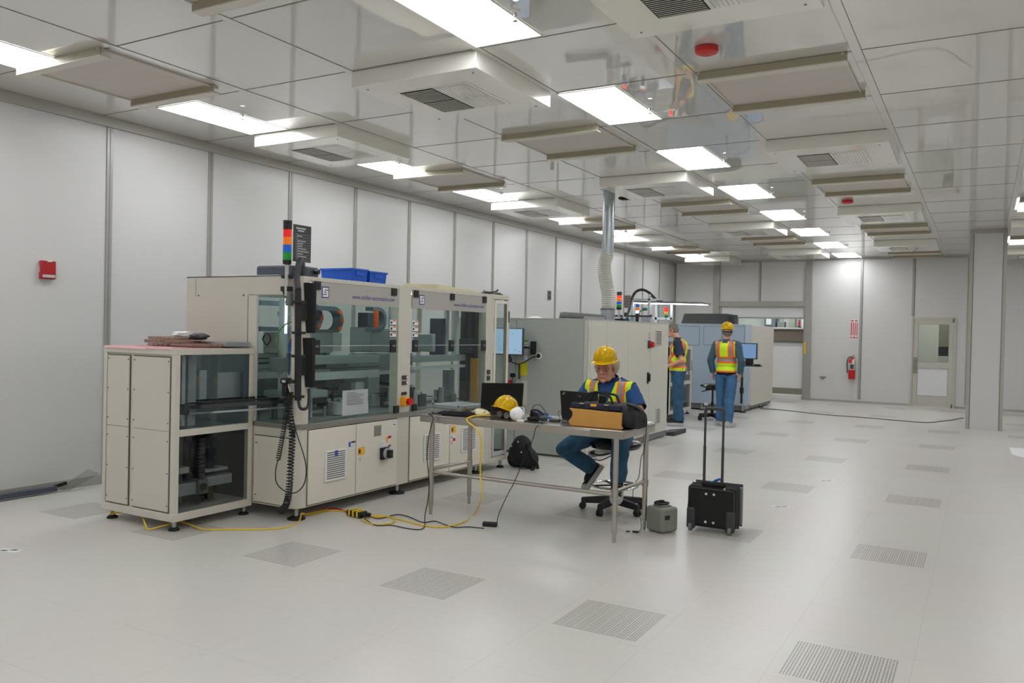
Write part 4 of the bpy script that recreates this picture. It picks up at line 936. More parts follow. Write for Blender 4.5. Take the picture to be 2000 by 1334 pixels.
for k in range(14): lp_(MB().box(-5.5, -5.485, 4.54, 4.60, .2+k*.036, .218+k*.036), 'chain_link', 'dark_grey', smooth=0)
lp_(MB().box(-5.62, -5.54, 4.68, 4.74, .16, .72), 'dark_upright', 'interior_dark', bevel=.004)
be = lp_(MB().box(-5.55, -5.46, 4.28, 4.50, .25, .35), 'base_extrusion', 'alu', bevel=.004); lp_(MB().box(-5.55, -5.46, 4.60, 4.86, .29, .37), 'base_extrusion', 'alu', bevel=.004)
mo = lp_(MB().box(-5.53, -5.44, 4.50, 4.60, .24, .36), 'motor_block', 'mid_grey', bevel=.006); lp_(MB().cyl((-5.44, 4.55, .30), (-5.435, 4.55, .30), .032, n=20), 'shaft_bore', 'black', mo)
lp_(MB().box(-5.9, -5.5, 4.62, 4.85, .40, .42), 'perforated_plate', 'light_grey')
lp_(MB().box(-5.75, -5.5, 4.28, 4.46, .42, .47), 'tray_stack', 'brown_tray', bevel=.004)
lp_(MB().tube([(-5.55, 4.45, .70), (-5.52, 4.47, .55), (-5.53, 4.50, .40)], .008, smooth=5), 'inner_cable', 'black')
# conveyor running through into the machine
t2 = thing('belt_conveyor', 'slim dark conveyor rails running from the loading cabinet into the machine', 'conveyor', (-5.3, 4.9, .9))
for dx, z in ((-.10, .96), (.06, .955)):
    MB().bar((-5.50+dx, 4.36, z), (-5.15+dx, 5.35, z+.02), .022, .032).build('rail', 'charcoal', t2, bevel=.003)
    MB().bar((-5.50+dx, 4.36, z+.03), (-5.15+dx, 5.35, z+.05), .02, .012).build('belt', 'black', t2)
MB().bar((-5.48, 4.36, .90), (-5.12, 5.35, .92), .02, .016).build('side_profile', 'alu', t2, bevel=.003)
MB().box(-5.62, -5.40, 4.33, 4.37, .90, .98).build('end_plate', 'dark_grey', t2, bevel=.003)
MB().cyl((-5.45, 4.33, .86), (-5.45, 4.33, .90), .03).build('end_roller', 'alu', t2)
for x, y in ((fx0+.06, fy0+.06), (fx1-.06, fy0+.06), (fx1-.06, fy1-.03), (fx0+.06, fy1-.06)): foot(t, x, y, .042, .08)

# ================================================================= things on top
# pink sheet, trays, cloth, metal tray
zt2 = zt+.02
m = MB(); n = 14
g = [[m.v((-6.26+.86*i/n, 4.225+.76*j/n, zt2+.003+.004*abs(noise.noise(V((i*.7, j*.7, 0)))))) for j in range(n+1)] for i in range(n+1)]
for i in range(n):
    for j in range(n): m.f([g[i][j], g[i+1][j], g[i+1][j+1], g[i][j+1]])
bmesh.ops.solidify(m.bm, geom=m.bm.faces[:], thickness=.002)
m.box(-6.24, -5.72, 4.209, 4.214, zt2-.014, zt2+.006)
m.box(-5.70, -5.42, 4.209, 4.214, zt2-.007, zt2+.006)
single(m, 'pink_sheet', 'pink', 'pink sheet spread over the top of the loading cabinet', 'sheet')
trays = (((-5.86, 4.66), .46, .30, zt2+.008, .022, .15), ((-5.64, 4.62), .34, .28, zt2+.008, .03, -.1), ((-5.93, 4.64), .40, .28, zt2+.032, .025, .08), ((-5.95, 4.66), .36, .26, zt2+.059, .025, .02))
tl = ('lowest wide tray at the left', 'single tray lying at the right', 'middle tray of the left pile', 'topmost tray of the left pile')
for ((x, y), w, d, z, h, a), lb in zip(trays, tl):
    m = MB().obox((x, y, z+.002), (w, d, .003), rotz(a)); R = rotz(a)
    t = thing('clear_parts_tray', 'clear brownish parts tray on the pink sheet, %s' % lb, 'tray', (x, y, z), 'parts trays on the pink sheet')
    m.build('tray_floor', 'tray_clear', t)
    for sx, sy in ((1, 0), (-1, 0), (0, 1), (0, -1)):
        MB().obox(V((x, y, z+h/2))+R@V((sx*w/2, sy*d/2, 0)), (.003 if sx else w, .003 if sy else d, h), R).build('tray_side', 'tray_clear', t)
    k = MB()
    for i in range(9):
        for j in range(5): k.obox(V((x, y, z+h*.42))+R@V((-w/2+(i+.5)*w/9, -d/2+(j+.5)*d/5, 0)), (w/9*.72, d/5*.7, h*.6), R)
    k.build('parts', 'brown_tray', t, kind='stuff', smooth=0)
def crumple(c, sx, sy, sz, seed, m=None):
    m = m or MB(); q = MB(); q.sph((0, 0, 0), 1, nu=18, nv=12)
    for v in q.bm.verts:
        w = noise.noise(v.co*1.7+V((seed, 0, 0)))*.45; r = 1+w
        v.co = V((c[0]+v.co.x*sx*r, c[1]+v.co.y*sy*r, max(c[2], c[2]+sz*.5+v.co.z*sz*.5*r)))
    return q
single(crumple((-5.86, 4.66, zt2+.084), .06, .09, .045, 3), 'crumpled_cloth', 'white', 'small crumpled white cloth on the parts trays', 'cloth')
single(crumple((-5.70, 4.70, zt2+.062), .075, .08, .055, 8), 'dark_cloth', 'ink_dark', 'small folded dark cloth beside the white cloth on the trays', 'cloth')
t = thing('metal_tray', 'shallow bare metal tray on the pink sheet, right of the parts trays', 'tray', (-5.5, 4.82, zt2+.01))
MB().box(-5.72, -5.42, 4.74, 4.98, zt2+.010, zt2+.016).build('tray_floor', 'alu', t)
for b in ((-5.72, -5.42, 4.735, 4.745, zt2+.016, zt2+.05), (-5.72, -5.42, 4.975, 4.985, zt2+.016, zt2+.05), (-5.73, -5.72, 4.735, 4.985, zt2+.016, zt2+.05), (-5.42, -5.41, 4.735, 4.985, zt2+.016, zt2+.05)): MB().box(*b).build('tray_side', 'alu', t, bevel=.001)
# items on the machine roof
zr = 2.031
t = thing('white_carton_lid', 'flat white lid on the machine roof under the navy device', 'lid', (-5.9, 5.55, zr))
MB().box(-6.15, -5.42, 5.30, 5.85, zr, zr+.035).build('lid', 'white', t, bevel=.006)
t = thing('projector_unit', 'rounded dark navy device on the machine roof left of the blue bins', 'device', (-5.6, 5.6, zr+.036))
MB().prism([(-5.86, 5.45, zr+.036), (-5.5, 5.45, zr+.036), (-5.38, 5.60, zr+.036), (-5.42, 5.82, zr+.036), (-5.9, 5.82, zr+.036)], (0, 0, .10)).build('housing', 'device_navy', t, bevel=.025, seg=4)
for y in (5.52, 5.74): MB().cyl((-5.43, y, zr+.09), (-5.36, y+.01, zr+.09), .022).build('socket', 'black', t)
def bin_(x0, x1, y0, y1, z0, h, label):
    t = thing('plastic_bin', label, 'storage bin', ((x0+x1)/2, (y0+y1)/2, z0), 'blue bins on the machine roof')
    e = .02; m = MB(); o = [(x0+e, y0+e), (x1-e, y0+e), (x1-e, y1-e), (x0+e, y1-e)]; O = [(x0+.01, y0+.01), (x1-.01, y0+.01), (x1-.01, y1-.01), (x0+.01, y1-.01)]
    a = [m.v((x, y, z0)) for x, y in o]; b = [m.v((x, y, z0+h)) for x, y in O]
    c = [m.v((x+(.004 if x < (x0+x1)/2 else -.004), y+(.004 if y < (y0+y1)/2 else -.004), z0+h)) for x, y in O]; d = [m.v((x+(.004 if x < (x0+x1)/2 else -.004), y+(.004 if y < (y0+y1)/2 else -.004), z0+.005)) for x, y in o]
    for i in range(4):
        j = (i+1) % 4; m.f([a[i], a[j], b[j], b[i]]); m.f([b[i], b[j], c[j], c[i]]); m.f([c[i], c[j], d[j], d[i]])
    m.f(a[::-1]); m.f(d)
    m.build('shell', 'bin_blue', t)
    r = MB(); w = .012
    for bx in ((x0, x1, y0, y0+w), (x0, x1, y1-w, y1), (x0, x0+w, y0+w, y1-w), (x1-w, x1, y0+w, y1-w)): r.box(*bx, z0+h-.02, z0+h)
    r.build('rim', 'bin_blue', t, bevel=.002)
    ym = (y0+y1)/2; MB().box(x1-.012, x1-.005, ym-.06, ym+.06, z0+h-.07, z0+h-.02).build('handle_ledge', 'bin_blue', t, bevel=.003)
bin_(-5.82, -5.40, 6.25, 6.515, zr, .17, 'blue plastic bin on the machine roof, the left one of two')
bin_(-5.82, -5.40, 6.53, 6.82, zr, .16, 'blue plastic bin on the machine roof, the right one of two')
m = MB().hexa([(-5.45, 7.15, zr+.01), (-5.0, 7.15, zr+.004), (-4.98, 8.02, zr+.004), (-5.3, 8.02, zr+.03), (-5.45, 7.15, zr+.075), (-5.0, 7.15, zr+.06), (-4.98, 8.02, zr+.012), (-5.3, 8.02, zr+.045)])
single(m, 'foam_board', 'cream_rubber', 'long pale foam board lying on top of the right machine module', 'board', bevel=.004)
for k, (nm, mt, lab, pts, r) in enumerate((('dark_cable_bundle', 'black', 'dark cable bundle on top of the glass cabinet', [(935, 572), (950, 567), (962, 571), (975, 570), (985, 577)], .014),
        ('black_plug_lead', 'black', 'black lead with plug crossing the cable bundle on the glass cabinet', [(945, 565), (958, 567), (970, 565), (972, 562)], .010),
        ('green_wire', 'wire_green', 'thin green wire lying on top of the glass cabinet', [(955, 577), (968, 577), (980, 576), (986, 579)], .004),
        ('pink_wire', 'pink', 'thin pink wire lying beside the dark cable bundle', [(925, 571), (940, 569), (952, 574), (960, 575)], .004))):
    single(MB().tube([P(px, py+4, x=-4.96-.02*k) for px, py in pts], r, n=7, smooth=5), nm, mt, lab, 'cable')
# ================================================================= steel work table and what is on it
TZ = .872
tx0, tx1, ty0, ty1 = -4.235, -2.345, 5.83, 6.53
t = thing('steel_work_table', 'stainless steel work table with pipe legs and lower pipe rails', 'table', ((tx0+tx1)/2, (ty0+ty1)/2, 0))
MB().box(tx0, tx1, ty0, ty1, TZ-.012, TZ).build('table_top', 'brushed', t, bevel=.003)
MB().box(tx0, tx1, ty0, ty0+.012, TZ-.062, TZ-.012).build('front_apron', 'steel', t, bevel=.003)
MB().box(tx0, tx1, ty1-.012, ty1, TZ-.062, TZ-.012).build('back_apron', 'steel', t, bevel=.003)
MB().box(tx0, tx0+.012, ty0+.012, ty1-.012, TZ-.062, TZ-.012).build('side_apron', 'steel', t); MB().box(tx1-.012, tx1, ty0+.012, ty1-.012, TZ-.062, TZ-.012).build('side_apron', 'steel', t)
LEGS = ((-2.432, 5.907), (-2.40, 6.471), (-4.15, 5.90), (-4.12, 6.471))
for x, y in LEGS:
    l = MB().cyl((x, y, .07), (x, y, TZ-.02), .021, n=20).build('leg', 'steel', t)
    MB().cyl((x, y, 0), (x, y, .075), .014, n=14).build('bullet_foot', 'steel', l)
    MB().cyl((x, y, .355), (x, y, .41), .026, n=20).build('collar', 'steel', l)
MB().cyl((-4.15, 5.90, .37), (-2.432, 5.907, .37), .016, n=14).build('front_rail', 'steel', t)
MB().cyl((-4.15, 5.90, .395), (-4.12, 6.471, .395), .016, n=14).build('side_rail', 'steel', t)
MB().cyl((-2.432, 5.907, .395), (-2.40, 6.471, .395), .016, n=14).build('side_rail', 'steel', t)
MB().box(-2.62, tx1+.001, ty0-.003, ty0, TZ-.062, TZ-.002).build('corner_gusset', 'plate_grey', t)
Z = TZ
# aluminium case
cx, cy, R = -4.06, 6.17, rotz(-.12)
t = thing('aluminium_case', 'flat aluminium flight case at the left end of the steel table', 'case', (cx, cy, Z))
c = V((cx, cy, Z))
def ob(dx, dy, dz, sx, sy, sz): return MB().obox(c+R@V((dx, dy, dz)), (sx, sy, sz), R)
ob(0, 0, .024, .30, .36, .046).build('lower_shell', 'alu', t, bevel=.004); ob(0, 0, .066, .30, .36, .034).build('lid', 'alu_sheet', t, bevel=.004)
ob(0, 0, .048, .306, .366, .006).build('edge_frame', 'brushed', t)
for sx in (-1, 1):
    for sy in (-1, 1):
        for z in (.006, .078): ob(sx*.148, sy*.178, z, .014, .014, .012).build('corner_cap', 'dark_grey', t, bevel=.003)
ob(.155, .06, .055, .012, .03, .035).build('latch', 'brushed', t, bevel=.002); ob(.155, -.1, .055, .012, .03, .035).build('latch', 'brushed', t, bevel=.002)
MB().tube([c+R@V((.153, -.06, .04)), c+R@V((.175, -.05, .03)), c+R@V((.175, .02, .03)), c+R@V((.153, .03, .04))], .006, smooth=4).build('carry_handle', 'dark_grey', t)
# black folder / pouch in front of the case
c, R = V((-3.93, 6.0, Z)), rotz(.1)
t = thing('black_pouch', 'flat black pouch on the table before the aluminium case', 'pouch', tuple(c))
ob(0, 0, .012, .30, .16, .022).build('body', 'bag_black', t, bevel=.01, seg=3); ob(.02, .01, .028, .24, .13, .012).build('flap', 'matte_black', t, bevel=.008, seg=3)
MB().tube([c+V((-.14, .0, .03)), c+V((-.20, -.03, .012)), c+V((-.19, -.06, .01)), c+V((-.10, -.04, .03))], .006, smooth=5).build('strap', 'matte_black', t)
single(crumple((-3.77, 6.07, Z), .075, .06, .06, 5), 'work_gloves', 'cream_rubber', 'crumpled cream rubber gloves on the table beside the black pouch', 'gloves')
single(crumple((-3.80, 6.24, Z), .08, .07, .07, 12), 'crumpled_wrapper', 'wrap', 'crumpled clear wrapper with dark spots behind the cream gloves', 'wrapper')
# laptops
def laptop(org, rot, w, d, lidang, lab, badge, lidm='black'):
    """facing: screen towards local +y, back of the lid towards local -y"""
    t = thing('laptop', lab, 'laptop', org); c = V(org); R = rotz(rot)
    def o(p, s, RR=None): return MB().obox(c+R@V(p), s, R@(RR or Matrix.Identity(3)))
    o((0, d/2, .011), (w, d, .02)).build('base', 'black', t, bevel=.004)
    o((0, d*.42, .0222), (w*.88, d*.5, .002)).build('keyboard', 'dark_grey', t, bevel=.001)
    L = rotx(lidang); hh = d*1.0
    o(V((0, 0, .02))+L@V((0, 0, hh/2)), (w, .01, hh), L).build('lid', lidm, t, bevel=.004)
    o(V((0, 0, .02))+L@V((0, .0055, hh/2)), (w*.93, .001, hh*.88), L).build('screen', 'screen_pale', t)
    o((0, 0, .014), (w*.5, .016, .014)).build('hinge', 'dark_grey', t)
    if badge: o(V((0, 0, .02))+L@V((-w*.40, -.0055, hh*.90)), (w*.08, .001, hh*.035), L@roty(-.6)).build('badge', 'light_grey', t)
    return t
laptop((-3.72, 6.345, Z), .74, .38, .265, .20, 'large open black laptop, its plain lid back behind the yellow hard hat', False, 'matte_black')
laptop((-2.95, 6.36, Z), -.10, .37, .225, .16, 'open black laptop behind the tool bag, small grey badge on its lid', True)
# hard hat
def hardhat(parent, M4, m='hat_yellow'):
    """local frame: z up, brim towards -y, origin at the centre of the shell opening"""
    q = MB(); nu, nv = 40, 14; rows = []
    for j in range(nv+1):
        a = PI/2*j/nv; row = []
        for i in range(nu):
            u = 2*PI*i/nu; x, y, z = .112*math.cos(a)**.9*math.cos(u), .138*math.cos(a)**.9*math.sin(u), .125*math.sin(a)**.92
            rid = max(0, 1-abs(x)/.012)*.007+max(0, 1-abs(abs(x)-.034)/.009)*.004
            if z > .05: z += rid*min(1, (z-.05)/.04)
            row.append((x, y, z))
        rows.append(row)
    vr = [[q.v(p) for p in r] for r in rows[:-1]]; top = q.v((0, 0, .132))
    for j in range(nv-1):
        for i in range(nu): k = (i+1) % nu; q.f([vr[j][i], vr[j][k], vr[j+1][k], vr[j+1][i]])
    for i in range(nu): q.f([vr[-1][i], vr[-1][(i+1) % nu], top])
    out = []
    for i in range(nu):
        u = 2*PI*i/nu; s = -math.sin(u); f = .010+(.045*max(0, s)**1.5 if s > 0 else 0)
        out.append(q.v(((.112+min(f, .02))*math.cos(u), (.138+f)*math.sin(u), -.006-(.010 if s > .3 else 0))))
    for i in range(nu): k = (i+1) % nu; q.f([vr[0][k], vr[0][i], out[i], out[k]])
    bmesh.ops.solidify(q.bm, geom=q.bm.faces[:], thickness=.0028)
    q.xform(M4); sh = q.build('hard_hat_shell', m, parent, smooth=50)
    h = MB().lathe([(.088, -.015), (.092, -.015), (.092, .02), (.088, .02), (.088, -.015)], n=24); h.xform(Matrix.Diagonal((1.0, 1.24, 1, 1))); h.xform(M4)
    h.build('head_band', 'dark_grey', sh)
    return sh
# loose hat resting tilted on the ear defenders
c = V((-3.505, 6.05, Z))
t = thing('hard_hat', 'yellow hard hat lying tilted on the steel table before the big laptop', 'hard hat', tuple(c))
hardhat(t, Matrix.Translation(c+V((0, 0, .075))) @ rotz(.15).to_4x4() @ rotx(-.28).to_4x4() @ roty(.22).to_4x4() @ Matrix.Diagonal((.93, .93, .95, 1)))
c = V((-3.47, 6.02, Z))
t = thing('ear_defenders', 'dark ear defenders lying under the loose hard hat', 'ear defenders', tuple(c))
for dx, dy in ((-.075, .05), (.03, -.015)):
    cc = c+V((dx, dy, .036)); MB().sph(cc, (.036, .046, .034)).build('ear_cup', 'dark_grey', t); MB().cyl(cc+V((0, -.052, 0)), cc+V((0, -.036, 0)), .026, n=18).build('cup_disc', 'mid_grey', t)
MB().tube([c+V((-.075, .05, .07)), c+V((-.02, .06, .075)), c+V((.03, -.015, .07))], .006, smooth=5).build('band', 'dark_grey', t)
# white dust mask
c = V((-3.325, 5.93, Z+.056))
q = MB().sph((0, 0, 0), (.060, .055, .056), nu=28, nv=18)
for v in q.bm.verts: v.co *= 1+.05*math.sin(v.co.x*90)*(1 if v.co.z > 0 else .4)
bmesh.ops.translate(q.bm, verts=q.bm.verts, vec=c)
t = thing('dust_mask', 'round white moulded dust mask on the table beside the yellow hat', 'dust mask', (c.x, c.y, Z)); q.build('mask_cup', 'white_plastic', t)
MB().tube([c+V((-.06, 0, .0)), c+V((-.04, .04, .05)), c+V((.03, .05, .05)), c+V((.06, .01, .0))], .003, smooth=6).build('strap', 'white', t)
# knot of headphones and navy gloves
t = thing('headphones', 'dark headphones lying on the table right of the dust mask', 'headphones', (-3.24, 6.10, Z))
MB().tube([(-3.31, 6.20, Z+.03), (-3.30, 6.13, Z+.07), (-3.22, 6.08, Z+.085), (-3.15, 6.05, Z+.06), (-3.12, 6.03, Z+.03)], .009, smooth=6).build('headband', 'matte_black', t)
MB().sph((-3.30, 6.18, Z+.032), (.038, .03, .032)).build('ear_cup', 'matte_black', t); MB().sph((-3.13, 6.03, Z+.026), (.036, .03, .026)).build('ear_cup', 'dark_grey', t)
single(crumple((-3.26, 6.22, Z), .075, .05, .055, 21), 'navy_gloves', 'navy_pad', 'crumpled navy glove heap behind the headphones', 'gloves')
single(crumple((-3.20, 6.0, Z), .055, .03, .04, 33), 'black_glove', 'matte_black', 'small black crumpled glove right of the dust mask', 'glove')
t = thing('white_box', 'tiny white box in front of the headphones near the table edge', 'box', (-3.27, 5.9, Z))
MB().obox((-3.27, 5.90, Z+.009), (.06, .045, .018), rotz(.2)).build('box', 'white', t, bevel=.003)
t = thing('computer_mouse', 'small dark puck shaped gadget on the table before the open laptop', 'gadget', (-3.05, 6.08, Z))
MB().obox((-3.05, 6.08, Z+.012), (.085, .06, .024), rotz(.1)).build('housing', 'dark_grey', t, bevel=.008, seg=3); MB().obox((-3.05, 6.08, Z+.0255), (.07, .045, .003), rotz(.1)).build('lid', 'mid_grey', t)
single(MB().tube([(-3.18, 6.15, Z+.02), (-3.15, 6.17, Z+.022), (-3.12, 6.15, Z+.018)], .012, n=8, smooth=4), 'blue_plug', 'blue_part', 'small blue plug between the gloves and the open laptop', 'plug')
t = thing('notebook_papers', 'white papers and notebook at the right end of the table behind the bag', 'papers', (-2.40, 6.42, Z))
for k in range(3): MB().obox((-2.43+.004*k, 6.40, Z+.003+.005*k), (.15, .22, .005), rotz(.1*k-.1)).build('sheet', 'paper', t)
# small cords on the table
def cord(nm, lab, pts, r, m='black', cat='cord', n=6, sm=6): return single(MB().tube(pts, r, n=n, smooth=sm), nm, m, lab, cat)
cord('thin_cord', 'thin dark cord curling up behind the navy gloves', [(-3.42, 6.35, Z+.01), (-3.40, 6.36, Z+.09), (-3.34, 6.36, Z+.10), (-3.27, 6.33, Z+.05), (-3.25, 6.3, Z+.01)], .003)
cord('looped_lead', 'thin looped lead standing up left of the open laptop', [(-3.10, 6.28, Z+.006), (-3.13, 6.30, Z+.05), (-3.12, 6.30, Z+.07), (-3.10, 6.29, Z+.06), (-3.06, 6.25, Z+.006), (-3.0, 6.2, Z+.006)], .0025, 'dark_grey')
cord('grey_lead', 'grey lead running across the table from the gadget toward the gloves', [(-3.08, 6.05, Z+.006), (-3.12, 6.0, Z+.006), (-3.08, 5.95, Z+.006), (-2.98, 5.98, Z+.006), (-2.95, 6.1, Z+.006), (-3.05, 6.2, Z+.006), (-3.15, 6.22, Z+.006)], .003, 'mid_grey')
# ---- tool bag
t = thing('tool_bag', 'black canvas tool bag with tan front panel and loop handles on the table', 'bag', (-2.6, 6.08, Z))
bx0, bx1, by0, by1 = -2.835, -2.395, 5.93, 6.27
q = MB(); N = 14; sec = []
for i in range(N+1):
    s = i/N; x = bx0+(bx1-bx0+.09)*s; bulge = math.sin(PI*min(1, max(0, s)))**.35; H = .195*(.80+.20*bulge); dep = .5*(by1-by0)*(.82+.18*bulge)
    if s > .85: H *= 1-(s-.85)*1.8; 
    cyy = (by0+by1)/2; row = []
    for k in range(20):
        a = 2*PI*k/20; ca, sa = math.cos(a), math.sin(a)
        yy = cyy+dep*(abs(ca)**.55)*(1 if ca > 0 else -1)*(1-.28*max(0, sa)); zz = Z+H*.5+H*.5*(abs(sa)**.5)*(1 if sa > 0 else -1)
        w = noise.noise(V((x*9, yy*9, zz*9)))*.010
        row.append(q.v((x+w, yy+w, max(Z+.001, zz+w))))
    sec.append(row)
for i in range(N):
    for k in range(20): q.f([sec[i][k], sec[i][(k+1) % 20], sec[i+1][(k+1) % 20], sec[i+1][k]])
q.f(sec[0][::-1]); q.f(sec[-1])
bod = q.build('body', 'bag_black', t, smooth=60)
pts = [(bx0-.0, Z+.008), (bx0+.02, Z+.002), (bx1-.01, Z-.0+.002), (bx1+.01, Z+.01), (bx1-.005, Z+.03), (bx1+.0, Z+.128), (bx1-.02, Z+.13), (bx0+.01, Z+.14), (bx0-.01, Z+.138), (bx0+.02, Z+.11), (bx0+.018, Z+.075), (bx0-.015, Z+.035)]
MB().prism([(x, by0-.014, z) for x, z in pts], (0, .02, 0)).build('front_panel', 'canvas_tan', t, bevel=.004)
MB().box(bx0+.0, bx1-.02, by0-.01, by0+.05, Z+.14, Z+.185).build('pocket_band', 'bag_navy', t, bevel=.012, seg=3)
for x in (bx0+.10, bx1-.13):
    MB().box(x-.022, x+.022, by0-.014, by0-.008, Z+.14, Z+.182).build('buckle_patch', 'bag_black', t, bevel=.003)
    MB().box(x-.018, x+.018, by0-.017, by0-.012, Z+.180, Z+.185).build('buckle', 'cream_rubber', t)
MB().box(bx0+.175, bx0+.225, by0-.014, by0-.009, Z+.165, Z+.183).build('logo_patch', 'amber_box', t, bevel=.002)
for y, hgt in ((by0+.03, .275), (by0+.16, .265)):
    MB().tube([(bx0+.10, y-.02, Z+.19), (bx0+.13, y, Z+.25), (bx0+.2, y+.01, Z+hgt), (bx0+.27, y+.01, Z+hgt-.01), (bx1-.12, y, Z+.245), (bx1-.09, y-.01, Z+.19)], .009, n=8, smooth=6).build('handle', 'matte_black', t)
MB().cyl((bx0+.05, by0+.02, Z+.215), (bx0+.05, by0+.05, Z+.22), .022).build('side_ring', 'matte_black', t)
MB().box(bx0+.20, bx0+.25, by0+.08, by0+.13, Z+.17, Z+.245).build('inner_tool', 'matte_black', t, bevel=.006)
MB().tube([(bx1+.02, by0+.05, Z+.19), (bx1+.06, by0+.16, Z+.15), (bx1+.085, by0+.22, Z+.06), (bx1+.075, by0+.2, Z+.03)], .01, smooth=5).build('side_strap', 'matte_black', t)

# ================================================================= floor cables
fz = .006
cord('yellow_extension_cable', 'long yellow cable running from the table down and across the floor', [(-3.62, 6.0, Z+.02), (-3.69, 5.93, Z+.02), (-3.725, 5.85, Z+.012), (-3.735, 5.81, Z-.02), P(938, 850, y=5.79), P(938, 920, y=5.79), P(940, 970, y=5.72), FL(927, 1003, .012), FL(905, 1020, fz), FL(870, 1029, fz), FL(830, 1027, fz), FL(790, 1017, fz), FL(752, 1008, fz), FL(722, 1008, fz), FL(708, 1016, fz), FL(735, 1025, fz), FL(770, 1020, fz), FL(762, 1010, fz), FL(730, 1009, fz), FL(700, 1003, fz), FL(650, 997, fz), FL(610, 1004, fz), FL(590, 1005, fz)], .0065, 'yellow_cable', 'cable', 8)
cord('yellow_floor_cable', 'yellow cable on the floor winding past the feet of the cream cabinet', [FL(640, 995, fz), FL(600, 1003, fz), P(591, 1003, z=.09), P(588, 1005, z=.07), FL(584, 1018, fz), FL(565, 1028, fz), FL(530, 1033, fz), FL(470, 1034, fz), FL(400, 1034, fz), FL(380, 1028, fz+.01), P(358, 1020, z=.035), P(340, 1021, z=.05), FL(315, 1028, fz+.02), FL(290, 1034, fz), FL(284, 1025, fz+.03), P(277, 1008, z=.06), P(260, 1002, z=.05), P(222, 1002, z=.05), P(214, 1004, z=.05), P(225, 998, z=.06), P(245, 998, z=.06)], .0065, 'yellow_cable', 'cable', 8)
cord('black_laptop_lead', 'black lead hanging from the left table edge to the power strip', [(-4.02, 6.0, Z+.01), (-4.12, 5.93, Z+.008), (-4.16, 5.85, Z+.006), P(846, 816, y=5.79), P(838, 850, y=5.78), P(834, 890, y=5.78), P(838, 940, y=5.78), P(836, 975, y=5.72), FL(830, 1006, fz+.02), FL(829, 1028, fz), FL(820, 1034, fz), FL(795, 1032, fz), FL(765, 1026, fz), FL(735, 1026, fz), FL(712, 1014, fz+.01)], .004, 'rubber')
cord('adapter_lead', 'thin black lead dropping from the table edge to the power adapter', [(-3.2, 6.02, Z+.006), (-3.25, 5.90, Z+.006), P(1060, 826, z=Z+.004), P(1047, 835, y=5.80), P(1040, 860, y=5.79), P(1020, 905, y=5.78), P(1003, 945, y=5.78), P(992, 965, y=5.76), P(975, 1002, y=5.70), FL(970, 1022, fz+.02), FL(966, 1028, fz+.01)], .0035, 'rubber')
cord('strip_lead', 'black lead wandering over the floor from the power strip to the adapter', [FL(720, 1008, fz+.01), FL(740, 1013, fz), FL(775, 1005, fz), FL(800, 1010, fz), FL(825, 1020, fz), FL(850, 1018, fz), FL(870, 1025, fz), FL(890, 1030, fz), FL(915, 1029, fz), FL(945, 1032, fz+.008)], .004, 'rubber')
cord('red_cable', 'short red cable running from under the machine to the power strip', [FL(628, 994, fz), FL(650, 993, fz), FL(668, 996, fz), FL(685, 1003, fz+.01)], .006, 'red', 'cable', 8)
a = FL(957, 1028)
t = thing('power_adapter', 'black power adapter brick lying on the floor under the table', 'power adapter', (a.x, a.y, 0))
MB().obox((a.x, a.y, .018), (.12, .055, .034), rotz(.35)).build('brick', 'black', t, bevel=.005)
a = FL(697, 1009)
t = thing('power_strip', 'yellow and black power distribution block on the floor beside the machine', 'power strip', (a.x, a.y, 0)); R = rotz(-.15)
MB().obox((a.x, a.y, .03), (.17, .09, .05), R).build('rubber_body', 'black', t, bevel=.008)
for dx in (-.05, .0, .05): MB().obox(V((a.x, a.y, .032))+R@V((dx, 0, 0)), (.022, .094, .054), R).build('yellow_band', 'yellow', t, bevel=.004)
for dx, dy in ((.10, .02), (.09, -.02)): MB().cyl(V((a.x, a.y, .03))+R@V((dx-.02, dy, 0)), V((a.x, a.y, .03))+R@V((dx+.03, dy+.01, 0)), .017).build('plug', 'matte_black', t)
cord('hanging_mouse_lead', 'thin black lead hanging by the right table legs down to a small plug', [(-2.42, 6.40, Z+.015), (-2.36, 6.36, Z+.012), (-2.335, 6.3, Z-.01), P(1258, 880, y=6.4), P(1252, 895, y=6.5), P(1248, 930, y=6.5), P(1240, 945, y=6.45), P(1236, 965, y=6.35), P(1240, 990, y=6.3), P(1251, 1012, y=6.25), FL(1252, 1032, .02), FL(1246, 1040, fz)], .003, 'rubber')
a = FL(1238, 1040)
t = thing('small_plug', 'tiny black inline plug on the floor left of the grey carrying case', 'plug', (a.x, a.y, 0))
MB().obox((a.x+.015, a.y, .008), (.05, .02, .014), rotz(.2)).build('connector', 'black', t, bevel=.003); MB().obox((a.x-.045, a.y-.015, .006), (.03, .012, .01), rotz(.2)).build('tip', 'black', t, bevel=.002)

# ================================================================= stool
SX, SY = -2.88, 6.97
t = thing('work_stool', 'black swivel stool with chrome foot ring behind the table', 'stool', (SX, SY, 0))
MB().lathe([(0, .56), (.17, .56), (.225, .58), (.24, .605), (.235, .63), (.2, .645), (0, .65)], (SX, SY, 0), 36).build('seat', 'black_gloss', t)
MB().box(SX-.1, SX+.1, SY-.1, SY+.1, .545, .562).build('seat_plate', 'dark_grey', t)
MB().cyl((SX, SY, .12), (SX, SY, .36), .03).build('outer_column', 'black', t); MB().cyl((SX, SY, .36), (SX, SY, .55), .018).build('gas_lift', 'dark_grey', t)
MB().tube([(SX, SY, .53), (SX-.12, SY-.05, .50), (SX-.19, SY-.07, .515)], .006, smooth=4).build('height_lever', 'black', t); MB().sph((SX-.2, SY-.07, .517), .014).build('lever_knob', 'black', t)
MB().tube([(SX, SY, .52), (SX-.10, SY-.08, .46), (SX-.16, SY-.10, .47)], .005, smooth=4).build('tilt_lever', 'black', t)
